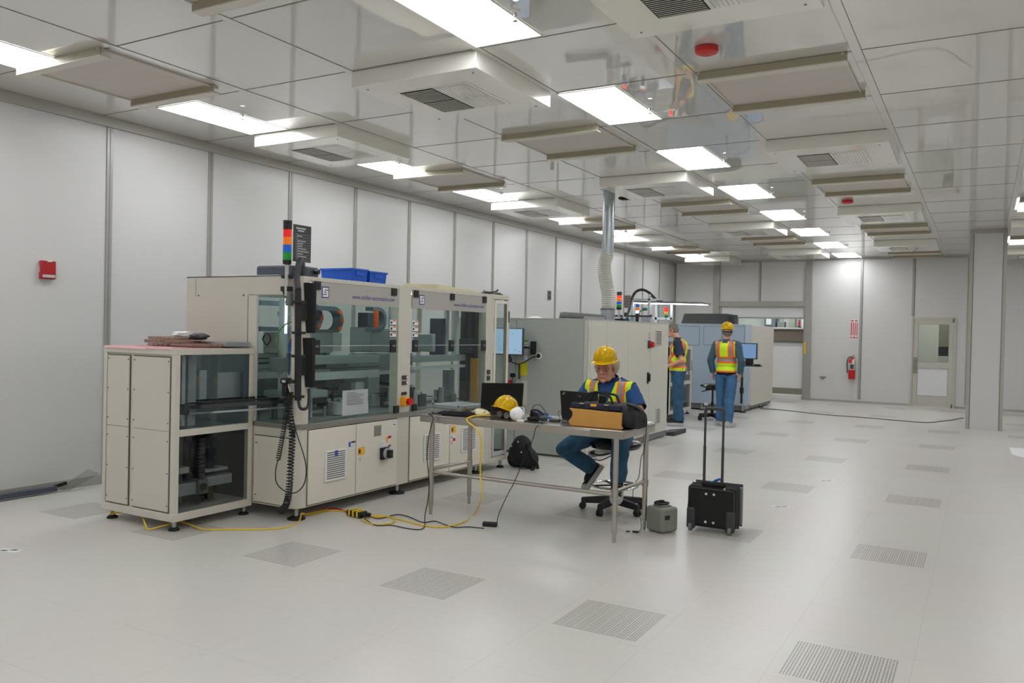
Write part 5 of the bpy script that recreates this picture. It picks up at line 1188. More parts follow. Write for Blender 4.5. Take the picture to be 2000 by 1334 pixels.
ring = [(SX+.215*math.cos(a), SY+.215*math.sin(a), .235) for a in [2*PI*i/36 for i in range(36)]]
MB().tube(ring, .010, cyc=True).build('foot_ring', 'chrome', t)
for k in range(4):
    a = PI/4+k*PI/2; MB().bar((SX+.03*math.cos(a), SY+.03*math.sin(a), .235), (SX+.21*math.cos(a), SY+.21*math.sin(a), .235), .02, .012).build('ring_spoke', 'black', t)
def star(t, x, y, r, a0, zc=.10, m='black', h=.055):
    MB().cyl((x, y, .07), (x, y, .14), .04).build('hub', m, t)
    for k in range(5):
        a = a0+k*2*PI/5; d = V((math.cos(a), math.sin(a), 0)); p = V((x, y, zc+.01))
        w = d.cross(V((0, 0, 1)))
        MB().hexa([p+d*.02-w*.036-V((0, 0, .04)), p+d*.02+w*.036-V((0, 0, .04)), p+d*(r+.012)+w*.022-V((0, 0, .055)), p+d*(r+.012)-w*.022-V((0, 0, .055)), p+d*.02-w*.03+V((0, 0, .03)), p+d*.02+w*.03+V((0, 0, .03)), p+d*(r+.012)+w*.018-V((0, 0, .005)), p+d*(r+.012)-w*.018-V((0, 0, .005))]).build('base_arm', m, t, bevel=.006)
        c = V((x, y, .031))+d*r
        q = MB().cyl(c-w*.022, c-w*.006, .031, n=18).build('caster', m, t); MB().cyl(c+w*.006, c+w*.022, .031, n=18).build('caster_wheel', m, q)
        MB().cyl(c+V((0, 0, .01)), c+V((0, 0, .045)), .009).build('caster_stem', m, q)
star(t, SX, SY, .285, -PI/2-.05)

# ================================================================= grey case, rolling bag, backpack
c, R = V((-2.255, 6.49, 0)), rotz(-.44)
t = thing('grey_carrying_case', 'grey moulded plastic case with black top handle on the floor', 'case', tuple(c))
q = MB().obox(c+V((0, 0, .105)), (.19, .19, .20), R); q.build('shell', 'case_grey', t, bevel=.025, seg=4)
MB().obox(c+V((0, 0, .21)), (.10, .11, .012), R).build('handle_recess', 'case_grey', t, bevel=.004)
MB().tube([c+R@V((-.04, -.04, .215)), c+R@V((-.04, -.035, .235)), c+R@V((-.04, .05, .235)), c+R@V((-.04, .06, .215))], .009, smooth=4).build('handle', 'black', t)
MB().tube([c+R@V((-.03, .05, .225)), c+R@V((.02, .055, .228)), c+R@V((.03, -.03, .226)), c+R@V((-.02, -.045, .225))], .008, cyc=True, smooth=4).build('handle_grip', 'black', t)
MB().obox(c+R@V((.0961, -.035, .13)), (.004, .055, .035), R).build('latch', 'black', t, bevel=.002)
sx0, sx1, sy0, sy1 = -2.10, -1.70, 6.66, 6.90
t = thing('rolling_bag', 'black wheeled briefcase with tall pulled out handle on the floor', 'luggage', ((sx0+sx1)/2, 6.78, 0))
MB().box(sx0, sx1, sy0, sy0+.11, .035, .375).build('main_body', 'suitcase', t, bevel=.03, seg=4)
MB().box(sx0+.015, sx1+.005, sy0+.115, sy1-.04, .04, .385).build('rear_compartment', 'suitcase', t, bevel=.035, seg=4)
MB().box(sx0+.03, sx1-.0, sy1-.045, sy1+.03, .05, .35).build('outer_pocket', 'suitcase', t, bevel=.03, seg=4)
MB().box(sx0+.006, sx1+.004, sy0+.108, sy0+.118, .035, .380).build('piping', 'charcoal', t, bevel=.004)
MB().box(sx0+.01, sx1+.008, sy1-.046, sy1-.036, .04, .388).build('zip_band', 'charcoal', t, bevel=.004)
MB().box(sx1-.02, sx1+.016, sy0+.135, sy0+.185, .06, .37).build('side_gusset', 'mid_grey', t, bevel=.01)
MB().tube([(sx0+.02, sy0-.002, .05), (sx0+.01, sy0-.002, .2), (sx0+.025, sy0-.002, .355), (sx1-.03, sy0-.002, .355), (sx1-.012, sy0-.002, .34), (sx1-.012, sy0-.002, .06)], .005).build('edge_piping', 'charcoal', t)
for x, z in ((-1.94, .315), (-1.875, .315), (-1.94, .085), (-1.875, .085)): MB().cyl((x, sy0-.008, z), (x, sy0, z), .011, n=12).build('rivet', 'chrome', t)
for x in (sx0+.035, sx1-.04):
    MB().box(x-.035, x+.035, sy0-.012, sy0+.03, .02, .19).build('wheel_guard', 'charcoal', t, bevel=.012, seg=3)
    MB().cyl((x-.013, sy0+.0, .031), (x+.013, sy0+.0, .031), .031, n=22).build('wheel', 'mid_grey', t)
for x in (-1.975, -1.825):
    MB().cyl((x, sy0+.045, .36), (x, sy0+.045, .70), .0115).build('handle_tube', 'charcoal', t); MB().cyl((x, sy0+.045, .70), (x, sy0+.045, .985), .0095).build('handle_inner_tube', 'charcoal', t)
MB().tube([(-1.975, sy0+.045, .97), (-1.972, sy0+.045, 1.0), (-1.95, sy0+.045, 1.012), (-1.85, sy0+.045, 1.012), (-1.828, sy0+.045, 1.0), (-1.825, sy0+.045, .97)], .014, smooth=3).build('handle_grip', 'charcoal', t)
MB().box(-1.99, -1.79, sy0+.01, sy0+.05, .375, .41).build('carry_handle', 'matte_black', t, bevel=.014, seg=3)
MB().tube([(-1.93, sy0+.1, .39), (-1.89, sy0+.1, .415), (-1.85, sy0+.09, .43), (-1.84, sy0+.09, .40)], .010, smooth=4).build('blue_strap', 'blue_part', t)
MB().box(-1.80, -1.785, sy0+.005, sy0+.01, .35, .375).build('zip_pull', 'chrome', t)
t = thing('backpack', 'black backpack slumped on the floor beside the tall glass cabinet', 'backpack', (-4.68, 8.5, 0))
q = MB()
q.sph((-4.74, 8.56, .17), (.15, .12, .17)); q.sph((-4.70, 8.52, .26), (.12, .10, .13)); q.sph((-4.62, 8.54, .12), (.12, .12, .12)); q.sph((-4.80, 8.55, .10), (.1, .12, .1))
b = blob('backpack', q, .012, 5, wrinkle=.01, wscale=9)
for v in b.bm.verts: v.co.z = max(.002, v.co.z)
b.build('body', 'bag_black', t, smooth=70)
MB().tube([(-4.60, 8.46, .30), (-4.52, 8.43, .16), (-4.45, 8.42, .10), (-4.43, 8.42, .03)], .018, smooth=5).build('shoulder_strap', 'matte_black', t)
MB().tube([(-4.60, 8.44, .12), (-4.50, 8.42, .10), (-4.46, 8.40, .04), (-4.50, 8.38, .015)], .012, smooth=5).build('waist_strap', 'matte_black', t)
for p in ((-4.80, 8.438, .26), (-4.70, 8.42, .32), (-4.66, 8.43, .20)): MB().sph(p, .010).build('reflective_dot', 'light_grey', t)
# ================================================================= people
def head_shapes(q, c, R, s=1.0, inf=0):
    def E(p, r, rr=None): q.sph(c+R@(V(p)*s), tuple((a+inf)*s for a in r), R if rr is None else R@rr, nu=20, nv=12)
    def K(a, ra, b, rb): capsules(q, [(c+R@(V(a)*s), (ra+inf)*s, c+R@(V(b)*s), (rb+inf)*s)])
    E((0, .012, .045), (.075, .095, .088)); E((0, -.04, -.035), (.060, .056, .072)); E((0, -.045, .01), (.064, .048, .07))
    K((0, -.088, .022), .010, (0, -.112, -.018), .0135); E((.012, -.100, -.022), (.010, .011, .009)); E((-.012, -.100, -.022), (.010, .011, .009))
    K((-.042, -.080, .040), .011, (-.008, -.092, .036), .010); K((.008, -.092, .036), .010, (.042, -.080, .040), .011)
    E((.036, -.072, -.015), (.024, .022, .026)); E((-.036, -.072, -.015), (.024, .022, .026))
    K((-.018, -.092, -.054), .0068, (.018, -.092, -.054), .0068); K((-.014, -.090, -.064), .0075, (.014, -.090, -.064), .0075)
    E((0, -.078, -.090), (.024, .022, .020)); E((.035, -.05, -.075), (.026, .032, .026)); E((-.035, -.05, -.075), (.026, .032, .026))
    for x in (-1, 1):
        E((x*.076, .010, -.002), (.009, .018, .031)); E((x*.083, .018, .008), (.006, .012, .020))
def hand_shapes(q, w, d, n, side, curl=.5, s=1.0):
    """w wrist, d pointing direction, n palm normal; side +1 puts the thumb towards n x d"""
    w, d, n = V(w), V(d).normalized(), V(n).normalized(); n = (n-d*n.dot(d)).normalized(); l = n.cross(d)*side; segs = []
    segs.append((w-d*.02*s, .025*s, w+d*.02*s, .024*s))
    lens = (.072, .080, .075, .060)
    for i in range(4):
        o = (1.5-i)*.0205*s; k = w+d*(.088-.004*abs(i-1))*s+l*o
        segs.append((w+d*.02*s+l*o*.7, .015*s, k, .0125*s))
        p = k; a = 0
        for j, (f, r) in enumerate(((.45, .0095), (.30, .0085), (.25, .0075))):
            a += curl*(.55 if j == 0 else .75); dd = d*math.cos(a)+n*math.sin(a)+l*(1.5-i)*.03
            e = p+dd.normalized()*lens[i]*f*s; segs.append((p, r*s, e, (r-.0008)*s)); p = e
    t0 = w+d*.03*s+l*.026*s; t1 = t0+(d*.55+l*.8+n*.25).normalized()*.038*s; t2 = t1+(d*.85+l*.35+n*.4).normalized()*.030*s; t3 = t2+(d*.9+n*.4).normalized()*.024*s
    segs += [(t0, .015*s, t1, .0115*s), (t1, .0105*s, t2, .0095*s), (t2, .0095*s, t3, .0085*s)]
    capsules(q, segs, nu=10)
def torso_shapes(q, J, inf=0, belly=0, low=True):
    T = J['T']; ch, pe = V(J['chest']), V(J['pelvis']); mid = ch.lerp(pe, .55); wd = J.get('wide', 1)
    if low: q.sph(pe, (.165+inf, .125+inf, .12+inf), T, nu=24, nv=14)
    q.sph(mid+T@V((0, -.02-belly*.5, 0)), (.155*wd+inf+belly*.4, .125+inf+belly, .17+inf), T, nu=24, nv=14)
    q.sph(ch, (.172*wd+inf, .122+inf, .175+inf), T, nu=24, nv=14)
    q.sph(ch+T@V((0, .03, .06)), (.165*wd+inf, .10+inf, .13+inf), T, nu=24, nv=14)
    s0, s1 = V(J['sh'][0]), V(J['sh'][1]); nk = V(J['neck'])
    capsules(q, [(s0, .058+inf, nk-T@V((0, 0, .03)), .062+inf*.6), (s1, .058+inf, nk-T@V((0, 0, .03)), .062+inf*.6)])
def person(name, label, J, base, voxel=.006, hs=1.0, skin='skin', belly=0, armr=(.050, .040, .028)):
    t = thing(name, label, 'person', base)
    q = MB(); torso_shapes(q, J, -.006, belly)
    hc, HR = V(J['head']), J['HR']
    head_shapes(q, hc, HR, hs)
    capsules(q, [(hc+HR@V((0, .03, -.05)), .056*hs, V(J['neck']), .060)])
    for i in (0, 1):
        capsules(q, [(J['sh'][i], armr[0]+.005, J['el'][i], armr[1]), (J['el'][i], armr[1], J['wr'][i], armr[2])])
        hand_shapes(q, J['wr'][i], J['hd'][i], J['hn'][i], J['hside'][i], J.get('curl', .5))
        capsules(q, [(J['hip'][i], .082, J['kn'][i], .055), (J['kn'][i], .052, V(J['kn'][i]).lerp(V(J['an'][i]), .35), .052), (V(J['kn'][i]).lerp(V(J['an'][i]), .35), .052, J['an'][i], .036), (J['an'][i], .034, V(J['an'][i])+(V(J['toe'][i])-V(J['an'][i])).normalized()*.10, .026)])
    b = blob('body', q, voxel, 3); b.build('body', skin, t, smooth=80)
    return t
def shirt(t, J, inf, m, sleeve, hem, collar, belly=0, voxel=.007, wr=.004, arm=(.060, .056), front_open=None):
    T = J['T']; Ti = T.transposed(); ch = V(J['chest'])
    q = MB(); torso_shapes(q, J, inf, belly)
    ends = []
    for i in (0, 1):
        s, e, w = V(J['sh'][i]), V(J['el'][i]), V(J['wr'][i])
        if sleeve <= 1: p = s.lerp(e, sleeve); capsules(q, [(s, arm[0]+inf, s.lerp(e, min(1, sleeve+.12)), arm[1]+inf)]); ends.append((p, (e-s).normalized()))
        else: p = e.lerp(w, sleeve-1); capsules(q, [(s, arm[0]+inf, e, arm[1]-.008+inf), (e, arm[1]-.008+inf, e.lerp(w, min(1.1, sleeve-1+.1)), .040+inf*.5)]); ends.append((p, (w-e).normalized()))
    nk = V(J['neck'])
    def cut(c):
        for p, d in ends:
            if (c-p).dot(d) > 0 and (c-p).length < .14: return False
        l = Ti@(c-ch)
        if l.z < hem: return False
        n = Ti@(c-nk)
        if n.z > collar and math.hypot(n.x, n.y) < .12: return False
        return True
    b = blob('shirt', q, voxel, 4, wrinkle=wr, wscale=11, cut=cut, thick=.004); return b.build('shirt', m, t, smooth=80)
def trousers(t, J, m, inf=.012, waist=.06, hem=.06, voxel=.007, wr=.008, ws=10):
    q = MB(); T = J['T']; Ti = T.transposed(); pe = V(J['pelvis'])
    q.sph(pe, (.170+inf, .128+inf, .125+inf), T, nu=24, nv=14); ends = []
    for i in (0, 1):
        h, k, a = V(J['hip'][i]), V(J['kn'][i]), V(J['an'][i])
        capsules(q, [(h, .088+inf, h.lerp(k, .5), .076+inf), (h.lerp(k, .5), .076+inf, k, .062+inf), (k, .060+inf, k.lerp(a, .4), .060+inf), (k.lerp(a, .4), .060+inf, a, .054+inf)])
        ends.append((a-(a-k).normalized()*hem, (a-k).normalized()))
    def cut(c):
        for p, d in ends:
            if (c-p).dot(d) > 0 and (c-p).length < .16: return False
        return (Ti@(c-pe)).z < waist
    b = blob('trousers', q, voxel, 3, wrinkle=wr, wscale=ws, stretch=(1, 1, .8), cut=cut, thick=.004); return b.build('trousers', m, t, smooth=80)
def shoe(t, an, toe, up, upper, sole, w=.046, laces=True):
    an, toe = V(an), V(toe); d = (toe-an); up = V(up).normalized(); f = (d-up*d.dot(up)).normalized(); s = f.cross(up).normalized()
    hl = an-f*.045-up*.035; L = .29
    def pt(a, b, c): return hl+f*a+s*b+up*c
    out = [(.0, .6), (.03, .85), (.1, .92), (.17, 1.05), (.22, 1.08), (.265, .85), (.285, .4)]
    prof = [pt(a-.02, w*b, 0) for a, b in out]+[pt(.295-.02, 0, 0)]+[pt(a-.02, -w*b, 0) for a, b in out[::-1]]+[pt(-.032, 0, 0)]
    so = MB().prism([p-up*.034 for p in prof], up*.042).build('sole', sole, t, bevel=.006)
    q = MB(); R = Matrix((s, f, up)).transposed()
    q.sph(pt(.03, 0, .03), (.042, .055, .055), R); q.sph(pt(.12, 0, .025), (.044, .08, .048), R); q.sph(pt(.21, 0, .012), (.047, .065, .034), R); q.sph(pt(.04, 0, .06), (.040, .046, .045), R)
    b = blob('shoe', q, .006, 3, cut=lambda c: (c-hl).dot(up) > 0.0)
    o = b.build('shoe', upper, t, smooth=80)
    if laces:
        tc = MB().sph(pt(.232, 0, .008), (.050, .048, .034), R, nu=20, nv=12); bmesh.ops.delete(tc.bm, geom=[v for v in tc.bm.verts if (v.co-hl).dot(up) < -.03], context='VERTS'); tc.build('toe_cap', sole, t)
        for k in range(4): MB().tube([pt(.09+.025*k, -.022, .073-.008*k), pt(.095+.025*k, 0, .080-.009*k), pt(.09+.025*k, .022, .073-.008*k)], .0025, n=5, smooth=3).build('lace', 'white', o)
    return o
def vest(t, J, inf, belly, cutfn, matfn, voxel=.006, wr=.003):
    T = J['T']; Ti = T.transposed(); ch = V(J['chest'])
    q = MB(); torso_shapes(q, J, inf, belly)
    b = blob('vest', q, voxel, 5, wrinkle=wr, wscale=8, cut=lambda c: cutfn(Ti@(c-ch)), thick=.005, matfn=lambda c: matfn(Ti@(c-ch)))
    return b.build('safety_vest', ['lime', 'hi_orange', 'reflective', 'vest_edge', 'vest_dark'], t, smooth=80)
def face_details(t, hc, HR, s, glasses=True, closed=True, hair=None):
    P_ = lambda p: hc+HR@(V(p)*s)
    for x in (-1, 1):
        e = MB().sph(P_((x*.031, -.078, .014)), .0125*s, nu=14, nv=10).build('eye', 'eye_white', t)
        MB().sph(P_((x*.030, -.0885, .011)), (.0055*s, .0035*s, .0055*s), HR).build('iris', 'iris', e)
        MB().sph(P_((x*.031, -.0795, .019)), (.0145*s, .0125*s, .0095*s), HR).build('upper_eyelid', 'skin', t)
        MB().tube([P_((x*.014, -.103, .034)), P_((x*.030, -.101, .041)), P_((x*.046, -.088, .036))], .0032*s, n=6, smooth=3).build('eyebrow', 'brow', t)
    MB().tube([P_((-.020, -.097, -.0585)), P_((0, -.1012, -.0575)), P_((.020, -.097, -.0585))], .0022*s, n=6, smooth=3).build('mouth_line', 'lips', t)
    if glasses:
        g = MB()
        fr = []
        for x in (-1, 1):
            pts = [(x*.010, -.118, .024), (x*.030, -.119, .028), (x*.055, -.106, .024), (x*.057, -.105, .004), (x*.040, -.113, -.010), (x*.016, -.118, -.008)]
            fr.append(pts)
        f0 = MB().tube([P_(p) for p in fr[0]], .0013, n=6, cyc=True, smooth=4).build('spectacles', 'dark_grey', t)
        MB().tube([P_(p) for p in fr[1]], .0013, n=6, cyc=True, smooth=4).build('rim', 'dark_grey', f0)
        MB().tube([P_((-.010, -.119, .018)), P_((0, -.121, .022)), P_((.010, -.119, .018))], .0013, n=6, smooth=3).build('bridge', 'dark_grey', f0)
        for i, x in enumerate((-1, 1)):
            MB().tube([P_((x*.056, -.106, .018)), P_((x*.080, -.06, .016)), P_((x*.088, .01, .012))], .0015, n=6, smooth=3).build('temple_arm', 'dark_grey', f0)
            MB().prism([P_(p) for p in fr[i]], HR@V((0, .001, 0))).build('lens', 'spectacle', f0, smooth=0)

# ---------------------------------------------------------------- seated worker
yaw, pit = .10, .20
HR = rotz(yaw) @ rotx(pit)
T = rotz(.02) @ rotx(.06)
J = dict(T=T, chest=(-2.93, 6.95, 1.03), pelvis=(-2.90, 7.02, .77), neck=(-2.935, 6.93, 1.185), head=(-2.945, 6.865, 1.305), HR=HR,
    wide=1.22, sh=[(-3.13, 6.95, 1.105), (-2.73, 6.95, 1.10)], el=[(-3.235, 6.87, .915), (-2.60, 6.85, .915)], wr=[(-3.10, 6.60, .912), (-2.80, 6.60, .912)],
    hd=[(.15, -1, -.05), (-.25, -1, -.05)], hn=[(0, 0, -1), (0, 0, -1)], hside=[1, -1], curl=.35,
    hip=[(-3.0, 6.99, .755), (-2.80, 6.99, .755)], kn=[tuple(P(1101, 877, y=6.72)), (-2.70, 6.64, .665)], an=[tuple(P(1160, 916, y=6.98)), tuple(P(1208, 944, y=6.72))],
    toe=[tuple(P(1135, 952, y=6.86)), tuple(P(1202, 972, y=6.54))])
man = person('person', 'person in yellow hard hat and lime vest seated at the table', J, (-2.90, 7.0, .66), .005, 1.12, belly=.035)
hc = V(J['head'])
shirt(man, J, .008, 'polo_blue', .78, -.30, -.012, belly=.035, voxel=.006, wr=.004, arm=(.064, .066))
trousers(man, J, 'denim', .010, .07, .035, voxel=.006, wr=.010, ws=9)
face_details(man, hc, HR, 1.12)
# collar
nk = V(J['neck']); col = MB(); n = 22; pr = []
for i in range(n+1):
    a = math.radians(-70+ (320)*i/n); r = .076
    p = nk+V((r*math.cos(a), r*.95*math.sin(a)+.008, .0+.018*math.sin(a)))
    pr.append((p+V((0, 0, .038)), nk+V(((r+.030)*math.cos(a), (r+.026)*math.sin(a)+.008, -.022+.012*math.sin(a)))))
vv = [(col.v(a), col.v(b)) for a, b in pr]
for i in range(n): col.f([vv[i][0], vv[i+1][0], vv[i+1][1], vv[i][1]])
bmesh.ops.solidify(col.bm, geom=col.bm.faces[:], thickness=.005)
col.build('shirt_collar', 'polo_blue', man, smooth=70)
for z in (.04, .085): MB().sph(V(J['chest'])+T@V((.0, -.148-.02*(z > .05), .105-z)), .005).build('button', 'white', man)
def vcut(l):
    if l.z < -.27: return False
    if l.z > .152: return False
    if abs(l.x) > .232 and l.z > -.10: return False
    if l.y < .03:
        w = .062+(l.z-.08)*.25 if l.z > .08 else .062-(.08-l.z)*.36
        if l.z > -.22 and abs(l.x-.002) < max(.008, w): return False
    if l.y >= .03 and l.z > .12 and abs(l.x) < .07: return False
    return True
def vmat(l):
    ax = abs(l.x)
    if l.y < .03:
        w = .062+(l.z-.08)*.25 if l.z > .08 else .062-(.08-l.z)*.36
        if ax < w+.007 and l.z < .14: return 4
        c = .138
        if l.z > -.045:
            if abs(ax-c) < .017: return 2
            if abs(ax-c) < .034: return 1 if not (.045 < l.z < .062) else 2
        if l.z < -.05 and l.z > -.075: return 3
    if ax > .222 and l.z > -.1: return 4
    return 0
vest(man, J, .020, .035, vcut, vmat)
# hair, hat
q = MB(); H = lambda p: hc+HR@(V(p)*1.12)
for p, r in (((0, .055, .02), (.070, .055, .075)), ((.062, .02, .028), (.022, .045, .038)), ((-.062, .02, .028), (.022, .045, .038)), ((.070, .03, .0), (.018, .03, .03)), ((-.070, .03, .0), (.018, .03, .03)), ((.05, .06, -.03), (.035, .035, .04)), ((-.05, .06, -.03), (.035, .035, .04)), ((.080, .045, .012), (.020, .032, .042)), ((-.080, .045, .012), (.020, .032, .042))): q.sph(H(p), tuple(a*1.12 for a in r), HR)
blob('hair', q, .005, 1, wrinkle=.007, wscale=45).build('hair', 'hair_grey', man, smooth=80)
hardhat(man, Matrix.Translation(hc+HR@V((0, -.002, .070))) @ (HR @ rotx(-.06)).to_4x4() @ Matrix.Diagonal((.93, .93, 1.0, 1)))
for i in (0, 1):
    an, kn, toe = V(J['an'][i]), V(J['kn'][i]), V(J['toe'][i]); s = (kn-an).normalized()
    q = MB(); capsules(q, [(an+s*.08, .045, an+s*.0, .040), (an, .040, an.lerp(toe, .3), .036)]); blob('sock', q, .007, 2).build('sock', 'sock', man, smooth=80)
    d = (toe-an).normalized(); up = s
    if i == 0: up = V((-.85, -.35, .25))
    up = (up-d*up.dot(d)).normalized()
    sh = shoe(man, an, toe, up, 'shoe_black', 'sole_grey', .053)

# ---------------------------------------------------------------- standing worker seen from behind
T = rotz(PI-.12); bx, by = -3.965, 14.66
W = lambda x, y, z: V((bx, by, 0))+T@V((x, y, z))
HR = rotz(PI+.35) @ rotx(-.02)
J = dict(T=T, chest=W(0, 0, 1.32), pelvis=W(0, .0, .98), neck=W(0, .02, 1.53), head=W(0, .0, 1.675), HR=HR,
    sh=[W(-.195, .0, 1.455), W(.195, .0, 1.455)], el=[W(-.285, .04, 1.17), W(.285, .04, 1.17)], wr=[W(-.245, -.02, .945), W(.25, -.02, .945)],
    hd=[(0, 0, -1), (0, 0, -1)], hn=[T@V((1, 0, 0)), T@V((-1, 0, 0))], hside=[-1, 1], curl=.6,
    hip=[W(-.10, 0, .92), W(.10, 0, .92)], kn=[W(-.105, .05, .50), W(.10, -.03, .50)], an=[W(-.12, .13, .095), W(.12, -.06, .095)],
    toe=[W(-.15, -.04, .03), W(.24, -.20, .03)])
m2 = person('person', 'person in hard hat and lime vest standing with back turned, before the monitor', J, (bx, by, 0), .007, 1.0)
hc = V(J['head'])
shirt(m2, J, .008, 'denim_shirt', 1.92, -.40, -.0, voxel=.008, wr=.006)
trousers(m2, J, 'denim_worn', .008, -.055, .0, voxel=.008, wr=.010)
def b2cut(l):
    if l.z < -.355 or l.z > .20: return False
    if abs(l.x) > .176 and l.z > -.10: return False
    if l.z > .165 and abs(l.x) < .055: return False
    if l.y < 0 and abs(l.x) < .02+max(0, l.z)*.4: return False
    return True
def b2mat(l):
    ax = abs(l.x)
    if l.z < -.345: return 4
    if l.z < -.325: return 1
    if -.185 < l.z < -.075:
        return 2 if -.155 < l.z < -.105 else 1
    if l.z > -.075:
        c = .118
        if abs(ax-c) < .020: return 2
        if abs(ax-c) < .046: return 1
        if ax > .166: return 3
    return 0
vest(m2, J, .022, 0, b2cut, b2mat, .008)
q = MB(); torso_shapes(q, J, .012); Ti2, c2 = T.transposed(), V(J['chest'])
blob('hem', q, .009, 3, cut=lambda c: -.405 < (Ti2@(c-c2)).z < -.33, thick=.004).build('black_undershirt', 'sock', m2, smooth=80)
q = MB(); H = lambda p: hc+HR@V(p)
for p, r in (((0, .045, .0), (.070, .060, .085)), ((.055, .03, .01), (.028, .045, .05)), ((-.055, .03, .01), (.028, .045, .05))): q.sph(H(p), r, HR)
blob('hair', q, .007, 1, wrinkle=.006, wscale=45).build('hair', 'hair_brown', m2, smooth=80)
face_details(m2, hc, HR, 1, glasses=False)
hardhat(m2, Matrix.Translation(hc+HR@V((0, 0, .070))) @ HR.to_4x4())
MB().tube([H((x, y, .015)) for x, y in ((-.088, -.01), (-.075, .06), (0, .110), (.075, .06), (.088, -.01))], .010, smooth=4).build('hat_strap', 'black', m2)
q = MB(); q.lathe([(.062, 0), (.070, .0), (.062, .04), (.056, .04), (.062, 0)], n=24); q.xform(Matrix.Translation(V(J['neck'])-V((0, 0, .01)))); q.build('shirt_collar', 'denim_shirt', m2)
for i in (0, 1): shoe(m2, J['an'][i], J['toe'][i], (0, 0, 1), 'shoe_grey', 'sole_grey', .045, False)

# ---------------------------------------------------------------- standing worker in profile
T = rotz(-PI/2+.15); bx, by = -4.70, 14.2
W = lambda x, y, z: V((bx, by, 0))+T@V((x, y, z))
HR = T @ rotz(.0) @ rotx(.22)
J = dict(T=T, chest=W(0, 0, 1.34), pelvis=W(0, .0, 1.0), neck=W(0, -.03, 1.54), head=W(0, -.12, 1.685), HR=HR,
    sh=[W(-.19, .01, 1.465), W(.19, .01, 1.465)], el=[W(-.26, .02, 1.17), W(.25, .10, 1.17)], wr=[W(-.20, -.22, 1.08), W(.20, -.13, 1.06)],
    hd=[T@V((.1, -1, -.15)), T@V((-.1, -.9, -.4))], hn=[(0, 0, -1), (0, 0, -1)], hside=[1, -1], curl=.5,
    hip=[W(-.10, 0, .94), W(.10, 0, .94)], kn=[W(-.10, -.02, .51), W(.10, .03, .51)], an=[W(-.11, -.02, .095), W(.11, .07, .095)],
    toe=[W(-.13, -.2, .03), W(.15, -.10, .03)])
m1 = person('person', 'bareheaded person in lime vest and navy shirt standing in profile behind the grey enclosure', J, (bx, by, 0), .007, 1.0)
hc = V(J['head'])
shirt(m1, J, .008, 'shirt_navy', .72, -.42, -.0, voxel=.008, wr=.006, arm=(.064, .064))
trousers(m1, J, 'denim', .010, .03, .0, voxel=.008, wr=.010)
def b1mat(l):
    ax = abs(l.x)
    if l.z < -.335: return 3
    if -.30 < l.z < -.20: return 2 if -.275 < l.z < -.225 else 1
    if l.z > -.20:
        if abs(ax-.12) < .018: return 2
        if abs(ax-.12) < .04: return 1
        r = math.hypot(l.y, l.z-.03)
        if ax > .13 and .10 < r < .135: return 1
        if ax > .13 and .135 <= r < .15: return 3
    return 0
def b1cut(l):
    if l.z < -.36 or l.z > .20: return False
    if abs(l.x) > .176 and l.z > -.14: return False
    if l.z > .165 and abs(l.x) < .055: return False
    if l.y < 0 and abs(l.x) < .02+max(0, l.z)*.4: return False
    return True
vest(m1, J, .024, 0, b1cut, b1mat, .008)
q = MB(); H = lambda p: hc+HR@V(p)
for p, r in (((0, .02, .065), (.080, .096, .078)), ((0, .055, .01), (.074, .060, .075)), ((.062, .03, .02), (.022, .045, .04)), ((-.062, .03, .02), (.022, .045, .04))): q.sph(H(p), r, HR)
blob('hair', q, .007, 1, wrinkle=.006, wscale=45, cut=lambda c: (HR.transposed()@(c-hc)).y > -.068).build('hair', 'hair_brown', m1, smooth=80)
face_details(m1, hc, HR, 1, glasses=True)
q = MB(); q.lathe([(.062, 0), (.072, .0), (.064, .045), (.058, .045), (.062, 0)], n=24); q.xform(Matrix.Translation(V(J['neck'])-V((0, 0, .015)))); q.build('shirt_collar', 'shirt_navy', m1)
for i in (0, 1): shoe(m1, J['an'][i], J['toe'][i], (0, 0, 1), 'shoe_black', 'sole_grey', .045, False)
# ================================================================= grey green enclosure
ex1, ey0, ey1, eh = -4.34, 9.52, 12.6, 1.78
t = thing('grey_enclosure', 'large plain grey machine enclosure behind the seated person', 'machine', (-5.2, 11.0, 0))
def g(mb, n, m, p=t, **k): return mb.build(n, m, p, **k)
g(MB().box(-6.3, ex1-.012, ey0+.012, ey1, .10, eh), 'body', 'enclosure_front', bevel=.004)
g(MB().box(-6.28, ex1-.03, ey0+.03, ey1-.02, .0, .10), 'plinth', 'mid_grey')
g(MB().box(ex1-.02, ex1, ey0, ey0+.10, .03, eh), 'corner_post', 'enclosure_side', bevel=.006)
g(MB().box(ex1-.05, ex1, ey0-.002, ey0+.02, .03, eh), 'corner_edge', 'enclosure_side', bevel=.004)
for a, b in ((-6.28, -5.38), (-5.37, ex1-.055)): g(MB().box(a, b, ey0, ey0+.012, .03, eh), 'front_panel', 'enclosure_front', bevel=.002)
for a, b in ((ey0+.105, 10.14), (10.15, 10.9), (10.905, 11.78), (11.79, ey1)): g(MB().box(ex1-.012, ex1, a, b, .10, eh-.002), 'side_door', 'enclosure_side', bevel=.002)
g(MB().box(-6.3, ex1+.004, ey0-.004, ey1, eh, eh+.012), 'roof_edge', 'light_grey')
def s_(y0, y1, z0, z1, d, n, m, p=t, **k): return g(MB().box(ex1, ex1+d, y0, y1, z0, z1), n, m, p, **k)
def yz(px, py): v = P(px, py, x=ex1); return v.y, v.z
y, z = yz(1265, 727); z2 = yz(1265, 749)[1]
h = s_(y-.03, y+.03, z2, z, .012, 'handle_plate', 'black', bevel=.003); g(MB().bar((ex1+.03, y, z2+.03), (ex1+.03, y, z-.02), .03, .03), 'swing_handle', 'black', h, bevel=.005)
y, z = yz(1268, 673)
